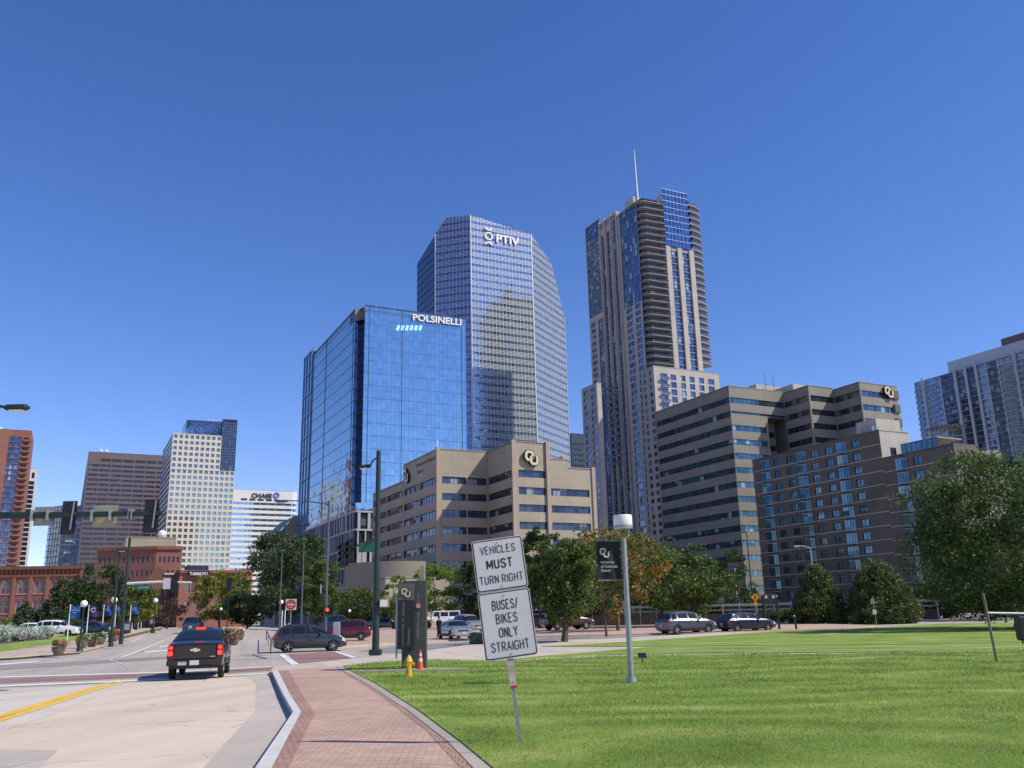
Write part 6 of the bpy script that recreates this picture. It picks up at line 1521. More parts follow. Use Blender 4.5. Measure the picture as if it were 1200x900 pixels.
# white jeep: upright boxy body
t = thing('jeep', 'white four-door jeep with black windows parked side on behind the silver sedan', 'car', gy(517, 112, .2), rz=rad(90 + 100)); t.scale = (1.12,) * 3
m = MB(); m.cbox((-.45, 0, .95), (3.1, 1.6, .55), .05); m.cbox((1.45, 0, 1.0), (1.2, 1.25, .42), .06); m.cbox((1.5, 0, .75), (1.3, 1.0, .3), .04); m.build('body', P_white, t, local=True)
m = MB()
for x in (1.05, .2, -.75, -1.95):
    for sd in (-1, 1): m.obox((x - .06, sd * .74 - .05, 1.2), (.1, 0, 0), (0, .1, 0), (-.18 if x > 1 else 0, -sd * .06, .5))
m.cbox((-.55, 0, 1.76), (2.95, 1.44, .12), .05); m.build('hardtop', P_white, t, local=True)
for sd in (-1, 1):
    for a, b in ((.3, .9), (-.62, .1), (-1.85, -.85)): m = MB(); m.obox((a, sd * .72, 1.25), (b - a, 0, 0), (0, sd * .02, 0), (0, -sd * .04, .42)); m.build('side_window', M_cglass, t, local=True)
    m = MB(); m.cbox((1.45, sd * .78, .98), (1.15, .34, .1), .04); m.build('fender', P_white, t, local=True); m = MB(); m.cbox((-1.35, sd * .82, .98), (1.1, .26, .1), .04); m.build('fender', P_white, t, local=True)
    for x in (1.5, -1.35): wheel(t, x, sd * .76, .4, .26, sd, P_black)
    m = MB(); m.cyl((2.06, sd * .45, 1.02), (2.09, sd * .45, 1.02), .11, .11, 14); m.build('headlight', M_head, t, local=True)
m = MB(); m.obox((.95, -.66, 1.26), (-.16, 0, .42), (0, 1.32, 0), (.02, 0, .005)); m.build('windscreen', M_cglass, t, local=True)
m = MB(); m.cbox((2.15, 0, .62), (.2, 1.6, .18), .04); m.build('bumper', M_trim, t, local=True)
m = MB(); m.cyl((-2.0, 0, 1.1), (-2.22, 0, 1.1), .38, .38, 20); m.build('spare_wheel', M_tyre, t, local=True)
# ================================================================ street furniture
M_green = mat('dark_green_pole', (.018, .035, .032), .5, .2, var=.2, scale=2)
M_polegrey = mat('pole_grey', (.10, .11, .11), .5, .3, var=.15, scale=6)
M_galv = mat('galvanised', (.33, .345, .345), .5, .6, var=.15, scale=6)
M_globe = mat('opal_globe', (.78, .77, .70), .35, var=.03)
M_signw = mat('sign_white', (.62, .60, .57), .45, var=.05, scale=3)
M_signb = mat('sign_back', (.33, .33, .31), .5, .4, var=.1, scale=3)
M_signy = mat('sign_back_yellow', (.36, .35, .23), .5, .2, var=.1, scale=3)
M_ink = mat('sign_ink', (.012, .012, .014), .5)
M_sgreen = mat('sign_green', (.01, .13, .075), .5, var=.08)
M_sred = mat('sign_red', (.50, .02, .02), .5, var=.08)
M_sorange = mat('sign_orange', (.62, .27, .02), .5, var=.05)
M_lens = mat('dark_lens', (.02, .02, .02), .25)
M_redlit = mat('lit_red_lens', (1.0, .05, .03), .3, emit=3.0)
M_pot = mat('planter_brown', (.16, .115, .085), .85, var=.15, scale=5)
M_banb = mat('banner_blue', (.02, .10, .34), .8, var=.06); M_banp = mat('banner_purple', (.07, .035, .14), .8, var=.06); M_bann = mat('banner_navy', (.02, .055, .17), .8, var=.06)
M_bank = mat('banner_black', (.012, .016, .022), .8, var=.1)
M_wood = mat('weathered_wood', (.22, .18, .13), .9, var=.2, scale=3, bump=.4, stretch=(8, 8, .8))
M_yhyd = mat('hydrant_yellow', (.62, .37, .03), .45, var=.12, scale=8)
M_cone = mat('cone_orange', (.75, .09, .02), .55, var=.08, scale=8)
def signal_head(parent, P, lit=None, face=V((0, -1, 0)), k=1.0, back=False, nm='signal_head', n=3):
    """three-lamp head hung at P (its top centre)"""
    r = face.cross(UP).normalized() * -1
    m = MB(); h = .36 * n * k + .04; c = P - UP * h / 2
    m.obox(c - r * .17 * k - face * .12 * k - UP * h / 2, r * .34 * k, face * .24 * k, UP * h)
    m.obox(c - r * .30 * k - face * .14 * k - UP * (h / 2 + .12 * k), r * .60 * k, face * .02, UP * (h + .24 * k)); o = m.build(nm, M_black, parent)
    for i in range(n):
        q = c + UP * (h / 2 - .2 * k - .36 * k * i) + face * .125 * k
        m = MB(); m.cyl(q, q + face * .015, .13 * k, .13 * k, 14); m.build('lens', M_redlit if lit == i else M_lens, o)
        m = MB(); a = [(math.cos(t), math.sin(t)) for t in np.linspace(-.3, math.pi + .3, 9)]
        for (x0, y0), (x1, y1) in zip(a[:-1], a[1:]): m.quad(q + (r * x0 + UP * y0) * .15 * k, q + (r * x1 + UP * y1) * .15 * k, q + (r * x1 + UP * y1) * .15 * k + face * .2 * k, q + (r * x0 + UP * y0) * .15 * k + face * .2 * k)
        m.build('visor', M_black, o)
    return o
def cobra(parent, a, b, m_):
    """luminaire arm from a to b with a flat lamp head at b"""
    d = (b - a); dh = V((d.x, d.y, 0)).normalized(); m = MB(); m.tube([a, a.lerp(b, .5) + UP * d.length * .04, b - dh * .25], .045, 8); o = m.build('lamp_arm', m_, parent, smooth=True)
    s = dh.cross(UP); m = MB(); R = Matrix((dh, s, UP)).transposed(); m.cbox(b + dh * .15 - UP * .02, (.75, .34, .17), .06, R); h = m.build('lamp_head', m_, parent, smooth=True)
    m = MB(); m.cbox(b + dh * .18 - UP * .125, (.45, .24, .06), .02, R); m.build('lens', M_globe, h)
# --- road sign in the lawn, leaning
B = gp(610.5, 869, ZR + .03); ln = math.tan(rad(6.0)); sr = V((math.cos(rad(6.6)), 0.0, math.sin(rad(6.6)))); su = V((-math.sin(rad(6.6)), .02, math.cos(rad(6.6)))).normalized(); sn = sr.cross(su).normalized()
t = thing('road_sign', 'leaning white two-panel road sign on a steel post in the lawn', 'road sign', B)
post = su; m = MB(); m.obox(B - sr * .025 - UP * .1, sr * .05, -sn * .03, post * 2.85); m.build('post', M_galv, t)
m = MB(); m.obox(B + post * .72 - sr * .045 + sn * .002, sr * .09, sn * .004, post * .42); wrap = m.build('sticker_wrap', mat('worn_sticker', (.5, .42, .38), .7, var=.35, scale=9), t)
m = MB(); m.obox(B + post * .70 - sr * .047 + sn * .004, sr * .094, sn * .004, post * .035); m.build('red_band', M_sred, wrap)
def panel(c, w, h, lines_, k):
    m = MB()
    def rr(w, h, r): return [c_ for cx, cy, a0 in ((w / 2 - r, h / 2 - r, 0), (-w / 2 + r, h / 2 - r, 90), (-w / 2 + r, -h / 2 + r, 180), (w / 2 - r, -h / 2 + r, 270)) for c_ in [(cx + r * math.cos(rad(a0 + q)), cy + r * math.sin(rad(a0 + q))) for q in (0, 30, 60, 90)]]
    def plate(w, h, r, o, th, mt):
        P = [c + sr * x + su * y + sn * o for x, y in rr(w, h, r)]; n = len(P); m.add(P + [p - sn * th for p in P], [tuple(range(n)), tuple(reversed(range(n, 2 * n)))] + [(i, n + i, n + (i + 1) % n, (i + 1) % n) for i in range(n)], mt)
    plate(w, h, .045, .02, .004, 0); plate(w - .022, h - .022, .038, .0225, .001, 1); plate(w - .054, h - .054, .028, .025, .001, 0)
    o = m.build('sign_panel', [M_signw, M_ink], t)
    for s_, y, tw, th, bd in lines_: m = MB(); sign_text(m, s_, c + su * y + sn * .0275, sr, su, tw, th, bd); tag(m.build('lettering', M_ink, o), 'black words ' + s_)
    m = MB()
    for y in (h / 2 - .065, -h / 2 + .06): m.cyl(c + su * y + sn * .025, c + su * y + sn * .033, .011, .011, 8)
    m.build('bolt', M_galv, o)
    return o
c2 = B + post * 1.565 + sr * .03; c1 = c2 + su * (.455 + .375 + .012)
panel(c1, .74, .74, [('VEHICLES', .215, .50, .105, .105), ('MUST', .01, .37, .12, .165), ('TURN RIGHT', -.205, .62, .108, .105)], 0)
panel(c2, .75, .93, [('BUSES/', .275, .36, .125, .105), ('BIKES', .085, .30, .125, .105), ('ONLY', -.105, .26, .125, .105), ('STRAIGHT', -.295, .53, .12, .105)], 1)
# --- lamp post with black banner
B = gp(740, 800, ZR + .03); s = pxm(B.y); h = ztop(B, 602) - B.z
t = thing('lamp_post', 'grey lamp post with drum-shaped lamp and black university banner in the lawn', 'lamp post', B)
m = MB(); m.cyl(B - UP * .05, B + UP * (h - .62), .075, .062, 14); m.cyl(B, B + UP * .12, .13, .12, 14); m.build('pole', M_galv, t, smooth=True)
m = MB(); tp = B + UP * (h - .4); m.lathe([(.235, 0), (.25, .02), (.25, .32), (.235, .36), (.01, .37)], tp, 24, 0); hd = m.build('lamp_head', M_globe, t, smooth=True)
m = MB(); m.lathe([(.255, .02), (.255, .09), (.2, -.005), (.05, -.01)], tp, 24); m.build('lamp_rim', M_galv, hd)
m = MB()
for k in range(4): a = k * math.pi / 2 + .6; d = V((math.cos(a), math.sin(a), 0)); m.tube([tp + d * .22, tp + d * .2 - UP * .15, tp - UP * .25], .012, 6)
m.build('yoke', M_galv, t)
bw, bh = .62, .98; bo = V((B.x - .1 - bw, B.y - .01, B.z + h - 1.68)); br = V((1, 0.06, 0)).normalized()
m = MB(); nx = 8
for i in range(nx):
    for j in range(6):
        f = lambda a, b: bo + br * bw * a / nx + UP * bh * b / 6 + V((0, .02 * math.sin(a * .9 + b * .5), 0)); m.quad(f(i, j), f(i + 1, j), f(i + 1, j + 1), f(i, j + 1))
bn = m.build('banner', M_bank, t, smooth=True)
m = MB(); cu_mark(m, bo + br * .07 + UP * .54 - V((0, .03, 0)), br, UP, .27, .004); m.build('emblem', [M_black, M_gold], bn)
for i, s_ in enumerate(('University', 'of Colorado', 'Denver')): m = MB(); put_text(m, s_, bo + br * .09 + UP * (.43 - .1 * i) - V((0, .03, 0)), br, UP, (.36, .44, .26)[i], .075, 0, 0, .0, 'l'); m.build('lettering', M_signw, bn)
for z in (-.02, bh): m = MB(); m.cyl(bo + UP * z, bo + br * (bw + .12) + UP * z, .012, .012, 8); m.build('banner_rod', M_galv, t)
# --- small ground plaque, leaning timber post, black box with bar
B = gp(753, 777, ZR + .03); t = thing('ground_plaque', 'small dark tilted plaque on a stake near the banner lamp post', 'plaque', B)
m = MB(); m.cyl(B, B + UP * .22, .02, .02, 8); m.build('stake', M_black, t); m = MB(); m.box(B + UP * .26, (.3, .24, .02), Matrix.Rotation(rad(35), 3, 'X')); m.build('plate', M_black, t)
B = gp(1168.5, 775.5, ZR + .03); d = (at(1152, 696, B.y) - B); t = tag(None or (lambda: 0)() or thing('timber_post', 'leaning bare timber post standing alone in the lawn', 'post', B), None)
m = MB(); m.tube([B - UP * .1, B + d * .5, B + d], [.045, .043, .04], 8); m.build('shaft', M_wood, t, smooth=True); m = MB(); m.cyl(B + d, B + d * 1.01, .041, .03, 8); m.build('post_top', M_wood, t)
B = gp(1206, 754, ZR + .03); k = 1 / pxm(B.y)
t = thing('equipment_box', 'black equipment box at the frame edge carrying a white horizontal bar', 'box', B)
m = MB(); m.cbox(B + UP * 17 * k, (22 * k, 12 * k, 27 * k), .05); m.build('housing', M_black, t)
for x in (-7, 7): m = MB(); m.cyl(B + V((x * k, 0, 0)), B + V((x * k, 0, 4 * k)), .04, .04, 8); m.build('leg', M_black, t)
m = MB(); m.tube([B + UP * 35.5 * k + V((-46 * k, -.1, 0)), B + UP * 33 * k + V((16 * k, -.1, 0))], 1.1 * k, 8); m.build('barrier_bar', M_steelw, t); m = MB(); m.cyl(B + UP * 30 * k, B + UP * 34 * k, .06, .06, 8); m.build('bracket', M_black, t)
# --- hydrant, cone
B = gp(479, 793, ZR + .02); k = 24 / pxm(B.y) / .75; t = thing('fire_hydrant', 'yellow fire hydrant on the grass strip beside the orange cone', 'fire hydrant', B)
m = MB(); m.lathe([(0.16, 0), (.16, .04), (.11, .05), (.105, .48), (.15, .5), (.15, .54), (.12, .57), (.10, .66), (.05, .71), (.03, .75), (.001, .75)], B, 18); m.v = [tuple(B + (V(p) - B) * k) for p in m.v]; m.build('barrel', M_yhyd, t, smooth=True)
for a in ((1, 0, 0), (-1, 0, 0), (0, -1, 0)): m = MB(); q = B + UP * .42 * k; m.cyl(q, q + V(a) * .19 * k, .06 * k, .06 * k, 12); m.cyl(q + V(a) * .17 * k, q + V(a) * .21 * k, .075 * k, .075 * k, 6); m.build('outlet_cap', M_yhyd, t)
B = gp(492.5, 787, ZR + .02); k = 24 / pxm(B.y) / .9; t = thing('traffic_cone', 'orange traffic cone with white bands against the monument sign', 'traffic cone', B)
m = MB(); m.box(B + UP * .02, (.38 * k, .38 * k, .04)); m.build('base', M_cone, t)
pr = lambda z: (.15 - .115 * z / .9) * k
m = MB(); m.lathe([(pr(z), z * k) for z in (.03, .42)], B, 18); m.lathe([(pr(z), z * k) for z in (.56, .66)], B, 18); m.lathe([(pr(z), z * k) for z in (.76, .9)] + [(.001, .9 * k)], B, 18); m.build('cone_shell', M_cone, t, smooth=True)
for a, b_ in ((.42, .56), (.66, .76)): m = MB(); m.lathe([(pr(a) + .002, a * k), (pr(b_) + .002, b_ * k)], B, 18); m.build('white_band', M_signw, t, smooth=True)
# --- monument sign
B = gp(480, 784, ZR + .02); k = 1 / pxm(B.y); z0 = B.z
M_mon = mat('monument_olive', (.065, .066, .06), .6, .2, var=.1, scale=2); M_monl = mat('monument_grey', (.11, .115, .11), .55, .2, var=.08); M_ltext = mat('faded_lettering', (.22, .23, .235), .6)
t = thing('monument_sign', 'tall dark olive pylon sign with gold emblem and vertical campus lettering', 'sign', B)
def slab(px0, px1, pyt, pyb, dy, th, mt, nm, par=None):
    y = B.y + dy; a = at(px0, 780, y); c = at(px1, 780, y); zt_ = ztop(a, pyt); zb_ = max(z0 - .02, ztop(a, pyb)); m = MB(); m.obox(V((a.x, y, zb_)), V((c.x - a.x, 0, 0)), V((0, th, 0)), V((0, 0, zt_ - zb_)))
    return m.build(nm, mt, par or t), V((a.x, y, zb_)), V((c.x, y, zt_))
slab(470.5, 499, 681, 800, 0, .5, M_mon, 'pylon'); bd, lo, hi = slab(465.5, 484.5, 703.5, 761, -.14, .12, M_black, 'name_board'); hd_, l2, h2 = slab(465.5, 484.5, 684, 703.5, -.14, .12, M_monl, 'head_panel')
slab(492, 497, 663, 800, .12, .3, mat('pylon_cream', (.27, .26, .19), .6), 'tall_fin'); e_, l3, h3 = slab(463.2, 465.3, 700, 772, -.10, .08, M_galv, 'edge_post')
m = MB(); cu_mark(m, V((l2.x + .12, l2.y - .01, l2.z + .08)), V((1, 0, 0)), UP, (h2.x - l2.x) * .62, .015); m.build('emblem', [M_black, M_gold], hd_)
dn = V((0, 0, -1)); rt = V((1, 0, 0))
m = MB(); w = hi.x - lo.x; hh = hi.z - lo.z
put_text(m, 'University of', V((lo.x + w * .34, lo.y - .006, lo.z + hh * .35)), UP, -rt, hh * .58, w * .15); put_text(m, 'Colorado', V((lo.x + w * .34, lo.y - .006, lo.z + hh * .82)), UP, -rt, hh * .28, w * .15) 
put_text(m, 'Denver', V((lo.x + w * .68, lo.y - .006, lo.z + hh * .26)), UP, -rt, hh * .34, w * .16); m.build('lettering', M_ltext, bd)
a = at(490, 730, B.y - .02)
for i, ch in enumerate('1201'): pass
col_ = 'SO.STREET'
m = MB()
for i, ch in enumerate('SO'): put_text(m, ch, V((a.x, B.y - .008, ztop(a, 698 + i * 6.3))), rt, UP, .1, .14)
for i, ch in enumerate('STREET'): put_text(m, ch, V((a.x, B.y - .008, ztop(a, 720 + i * 6.0))), rt, UP, .1, .14)
m.build('lettering', M_ltext, t)
m = MB(); q = V((a.x, B.y - .01, ztop(a, 710))); m.cyl(q, q - V((0, .01, 0)), .085, .085, 16); m.build('red_disc', mat('pale_red', (.6, .25, .2), .6), t)
m = MB(); q = gp(462, 789, ZR); m.obox(V((q.x - 1.2, q.y - .05, ZR)), (3.6, 0, 0), (0, .35, 0), (0, 0, .1)); m.build('footing', M_edge, t)
# --- green utility box
B = gp(562, 757, .0); t = thing('utility_cabinet', 'dark green utility cabinet by the cross street behind the road sign', 'utility box', B); k = 1 / pxm(B.y)
m = MB(); m.cbox(B + UP * 7.5 * k + V((0, .4, 0)), (24 * k, .8, 14.5 * k), .03); m.build('cabinet', mat('utility_green', (.02, .05, .035), .6, var=.15), t); m = MB(); m.cbox(B + UP * .05 + V((0, .4, 0)), (26 * k, 1.0, .12), .02); m.build('plinth', M_walk, t)
# --- tall corner pole with mast arm, luminaire and pedestrian signal
B = gp(440, 768, .12); t = thing('signal_pole', 'tall dark green corner pole with luminaire, mast arm and pedestrian signal', 'signal pole', B); k = 1 / pxm(B.y)
zt = ztop(B, 530); T = V((B.x, B.y, zt)); m = MB(); m.cyl(B, T, .19, .12, 14); m.sph(T, .13, 8, 5); m.build('pole', M_green, t, smooth=True)
m = MB(); m.cbox(B + UP * .15, (.62, .62, .3), .06); m.build('base', M_green, t)
cobra(t, V((B.x, B.y, ztop(B, 535))), at(430, 546, B.y + .4), M_green)
ma = V((B.x, B.y, ztop(B, 631))); mb_ = at(404, 648, B.y + 8.0); m = MB(); m.tube([ma, ma.lerp(mb_, .5) + UP * .1, mb_], [.09, .07, .05], 8); m.build('mast_arm', M_green, t, smooth=True)
q = ma.lerp(mb_, .22); m = MB(); m.obox(q - V((.55, .1, .55)), (1.1, 0, 0), (0, -.03, 0), (0, 0, .5)); m.build('street_name_sign', M_sgreen, t)
for f in (.72, .99): q = ma.lerp(mb_, f) + UP * .5; signal_head(t, q - V((.1, .12, 0)), face=az(205), k=1.05)
q = V((B.x + .42, B.y - .1, ztop(B, 702))); m = MB(); m.cbox(q - UP * .22, (.5, .3, .46), .04); ps = m.build('pedestrian_signal', mat('signal_tan', (.20, .16, .08), .6), t); m = MB(); m.box(q - UP * .22 + V((0, -.16, 0)), (.38, .02, .34)); m.build('lens', M_globe, ps); m = MB(); m.cyl(q - UP * .2, V((B.x, B.y, q.z - .2)), .04, .04, 8); m.build('bracket', M_green, t)
# --- pole with left-hand luminaire and lit red signal
B = gy(381.5, 62, .1); t = thing('street_light', 'slim grey street light with long arm and a lit red signal low on its pole', 'street light', B)
zt = ztop(B, 588); T = V((B.x, B.y, zt)); m = MB(); m.cyl(B, T, .12, .07, 12); m.build('pole', M_polegrey, t, smooth=True); cobra(t, T - UP * .2, at(332, 587, B.y), M_polegrey)
signal_head(t, V((B.x + .2, B.y - .2, ztop(B, 711))), lit=0, face=az(190), k=.95, n=1); m = MB(); q = V((B.x - .38, B.y, ztop(B, 690))); m.cbox(q, (.07, .12, .6), .02); m.build('side_panel', M_ltgrey, t)
# --- plain tall poles on the avenue
for i, (px, pyt, Y, lab) in enumerate(((353, 592, 84, 'slim pole rising through the biggest dark tree, beside the do-not-enter sign'), (327.5, 645, 90, 'slim pole rising through the biggest dark tree, above the blue flags'))):
    B = gy(px, Y, .1); t = thing('light_pole', lab, 'pole', B); T = V((B.x, B.y, ztop(B, pyt + 40 if i == 0 else pyt))); m = MB(); m.cyl(B, T, .09, .05, 10); m.build('pole', M_polegrey, t, smooth=True); m = MB(); m.cbox(T, (.5, .3, .18), .05); m.build('lamp_head', M_polegrey, t); m = MB(); m.cyl(B, B + UP * .3, .16, .14, 10); m.build('base', M_polegrey, t)
# --- do not enter sign
B = gy(340.5, 66, .1); t = thing('no_entry_sign', 'square no-entry road sign with red disc above the grey crossover', 'road sign', B); zc = ztop(B, 708.5)
m = MB(); m.cyl(B, V((B.x, B.y, zc + .3)), .035, .035, 8); m.build('post', M_galv, t); c = V((B.x, B.y - .05, zc)); m = MB(); m.cbox(c, (.78, .02, .78), .008); m.build('plate', M_signw, t)
m = MB(); m.cyl(c - V((0, .012, 0)), c - V((0, .018, 0)), .36, .36, 28); dsc = m.build('red_disc', M_sred, t); m = MB(); m.box(c - V((0, .021, 0)), (.5, .004, .11)); m.build('white_bar', M_signw, dsc)
m = MB(); put_text(m, 'DO NOT', c + UP * .19 - V((0, .021, 0)), V((1, 0, 0)), UP, .36, .09); put_text(m, 'ENTER', c - UP * .19 - V((0, .021, 0)), V((1, 0, 0)), UP, .32, .09); m.build('lettering', M_signw, dsc)
# --- mast arm entering from the left frame edge, signs seen from behind
MY = 27.0; B = gy(-75, MY, .12); t = thing('signal_mast', 'dark green mast arm crossing the upper road with two hanging signals and sign backs', 'signal mast', B); za = ztop(B, 604.5)
m = MB(); m.cyl(B, V((B.x, B.y, ztop(B, 470))), .16, .1, 14); m.build('pole', M_green, t, smooth=True)
A = V((B.x, B.y, ztop(B, 604.5))); E = at(190, 601.5, MY); m = MB(); m.tube([A, at(60, 603.6, MY), E], [.12, .10, .075], 10); m.build('mast_arm', M_green, t, smooth=True)
for px, py in ((84, 604), (180, 602)): 
    q = at(px, py - 13, MY + .12); signal_head(t, q, face=V((0, 1, 0)), k=.74); m = MB(); m.obox(at(px + 2.2, py - 16, MY - .1), (.035, 0, 0), (0, .03, 0), (-.05, 0, -.84)); m.build('hanger_bracket', M_galv, t)
for px, w, mt, lb in ((47.5, 25, M_signb, 'grey sign back'), (119, 29, M_signy, 'yellowish sign back')):
    q = at(px, 604, MY - .05); k = 1 / pxm(MY); m = MB(); m.cbox(q + V((0, .22, 0)), (w * k, .02, w * .92 * k), .008); o = m.build('sign_panel', mt, t); o['label'] = lb
    for dx in (-.38, .38): m = MB(); m.obox(q + V((w * k * dx, -.16, -.16)), (.025, 0, 0), (0, .36, 0), (0, 0, .32)); m.build('clamp', M_galv, o)
for px in (152, 155.5): m = MB(); q = at(px, 602.6, MY); m.box(q, (.025, .26, .3)); m.build('clamp', M_galv, t)
cobra(t, V((B.x, B.y, ztop(B, 472))), at(14, 477, MY), M_green)
# --- far-left poles with second mast arm
B = gy(144, 74, .12); t = thing('signal_mast', 'tall leaning-looking dark pole with pale mast arm carrying green and white signs over the avenue', 'signal mast', B)
m = MB(); zt = ztop(B, 630); m.cyl(B, V((B.x, B.y, zt)), .17, .11, 12); m.build('pole', M_green, t, smooth=True)
A = V((B.x, B.y, ztop(B, 684))); E = at(224, 682.5, 74); m = MB(); m.tube([A, A.lerp(E, .5) + UP * .1, E], [.11, .09, .07], 8); m.build('mast_arm', M_steelw, t, smooth=True)
k = 1 / pxm(74)
m = MB(); q = at(168.5, 688.5, 73.8); m.cbox(q, (20 * k, .03, 5.4 * k), .01); o = m.build('street_name_sign', M_sgreen, t); m = MB(); put_text(m, 'Speer Blvd', q - V((0, .02, 0)), V((1, 0, 0)), UP, 12 * k, 2.6 * k); m.build('lettering', M_signw, o)
m = MB(); q = at(197, 684, 73.8); m.cbox(q, (12 * k, .03, 12.5 * k), .01); m.build('sign_panel', M_signb if False else M_signw, t)
signal_head(t, at(205, 678, 73.9), face=V((0, 1, 0)), k=.9); signal_head(t, at(137.5, 681, 73.8), face=V((0, -1, 0)), k=.9)
B = gy(132.5, 70, .12); t = thing('street_light', 'slim dark street light on the left bank beside the taller mast pole', 'street light', B); m = MB(); T = V((B.x, B.y, ztop(B, 646))); m.cyl(B, T, .11, .07, 10); m.build('pole', M_green, t, smooth=True); cobra(t, T - UP * .1, at(140, 644, 70), M_green); m = MB(); m.cyl(B, B + UP * .4, .2, .16, 10); m.build('base', M_green, t)
# --- globe lamps along the left bank and the avenue
GLOBES = [(93, 763.5, 703.5, 'globe street lamp nearest the camera on the left bank beside the first planter'), (129.5, 752.5, 699.5, 'globe street lamp standing between the planters and the dark poles'), (179.5, 742, 701, 'double-globe height street lamp beside the far group of blue flags')]
G0 = None
for i, (px, pyb, pyt, lab) in enumerate(GLOBES):
    P = gp(px, pyb, .12); hh = ztop(P, pyt) - P.z
    if G0 is None:
        G0 = thing('globe_lamp', lab, 'street lamp', P, 'globe lamps along the avenue'); H0 = hh; q = P
        m = MB(); m.lathe([(.22, 0), (.22, .12), (.17, .18), (.15, .5), (.10, .6), (.075, .8), (.06, hh - .55), (.1, hh - .5), (.08, hh - .42)], P, 14); m.build('pole', M_green, G0, smooth=True)
        m = MB(); m.lathe([(.19, .05), (.19, .3)], P, 8); m.build('base', M_green, G0); m = MB(); m.sph(P + UP * (hh - .23), .24, 18, 12); m.build('globe', M_globe, G0, smooth=True)
    else: dup(G0, P, lab, scale=hh / H0)
for px, pyb, pyt, lab in ((328, 742, 703, 'globe street lamp just in front of the blue flags by the no-entry sign'), (409, 741, 714, 'single white globe lamp above the red crossover roof'), (257.5, 738, 712, 'globe street lamp half hidden in the avenue trees')):
    P = gp(px, pyb, .1); dup(G0, P, lab, scale=(ztop(P, pyt) - P.z) / H0)
# --- banner flagpoles
def flagpole(px, pyb, pyt, fw, fh, mt, lab, grp, side=1, mark=None):
    P = gp(px, pyb, .12); k = 1 / pxm(P.y); hh = ztop(P, pyt) - P.z; t = thing('flagpole', lab, 'flagpole', P, grp)
    m = MB(); m.cyl(P, P + UP * hh, .055, .045, 10); m.sph(P + UP * hh, .06, 8, 5); m.build('pole', M_steelw, t, smooth=True)
    w, h = fw * k, fh * k; o = P + UP * (hh - h - .06) + V((.06 if side > 0 else -.06 - w, 0, 0)); m = MB()
    for i in range(6):
        f = lambda a, b: o + V((w * a / 6, .06 * math.sin(a * 1.1 + b * 2 + px), h * b / 2 - .03 * a / 6)); 
        for j in range(2): m.quad(f(i, j), f(i + 1, j), f(i + 1, j + 1), f(i, j + 1))
    b_ = m.build('banner', mt, t, smooth=True)
    m = MB(); c = o + V((w * .5, -.09, h * .62))
    if mark == 'ring': stroke(m, [(math.cos(q) * (1 if q < 3 else .8), math.sin(q) * .8) for q in np.linspace(.4, 6.0, 14)], .34, c, V((1, 0, 0)), UP, w * .26, .01)
    else:
        m.obox(c + V((-w * .33, 0, -h * .02)), (w * .66, 0, 0), (0, .01, 0), (0, 0, h * .07)); m.obox(c + V((-w * .2, 0, -h * .2)), (w * .4, 0, 0), (0, .01, 0), (0, 0, h * .06))
        m.cyl(c + V((0, 0, h * .17)), c + V((0, .01, h * .17)), h * .07, h * .07, 8)
    m.build('emblem', M_signw if mark == 'ring' else mat_pale, b_)
mat_pale = mat('pale_blue_mark', (.3, .45, .65), .8)
FG = 'banner flagpoles on the left bank'
flagpole(78.5, 750, 709, 11.5, 14.5, M_banb, 'white flagpole with a bright blue banner, nearest in the left row', FG)
flagpole(101, 745, 709.5, 11, 12.5, M_banp, 'white flagpole with a purple banner bearing a white ring', FG, mark='ring')
flagpole(119, 743, 709.5, 9, 11, M_bann, 'white flagpole with a navy banner beside the second globe lamp', FG)
flagpole(133.5, 741.5, 709.5, 6, 10.5, M_bann, 'white flagpole with a narrow navy banner partly hidden by the dark poles', FG)
flagpole(151, 741, 710, 9, 8.5, M_banb, 'white flagpole first in the far bunch, blue flag', FG)
for i, px in enumerate((154.5, 158, 161.5, 165)): flagpole(px, 737.5 - i * .3, 712 + i * .8, 7, 7, (M_bann, M_banp, M_banp, M_banb)[i], ('thin flagpole second in the far bunch', 'thin flagpole third in the far bunch', 'thin flagpole fourth in the far bunch', 'thin flagpole last in the far bunch beside the globe lamp')[i], FG)
FH = 'flagpoles by the no-entry sign'
for i, px in enumerate((311, 314.5, 317.5, 320.5)): flagpole(px, 733.8, 711.5 - i * 1.2, 6 + (i == 3) * 2, 6 + (i == 3) * 1.5, (M_banp, M_bann, M_bann, M_banb)[i], ('first slim flagpole before the big dark tree, purple flag', 'second slim flagpole before the big dark tree', 'third slim flagpole before the big dark tree', 'fourth slim flagpole before the big dark tree, larger bright blue flag')[i], FH)
for i, px in enumerate((329.5, 333)): flagpole(px, 745, 716, 4, 5, M_bann, ('white pole beside the no-entry sign', 'second white pole beside the no-entry sign')[i], FH, -1)
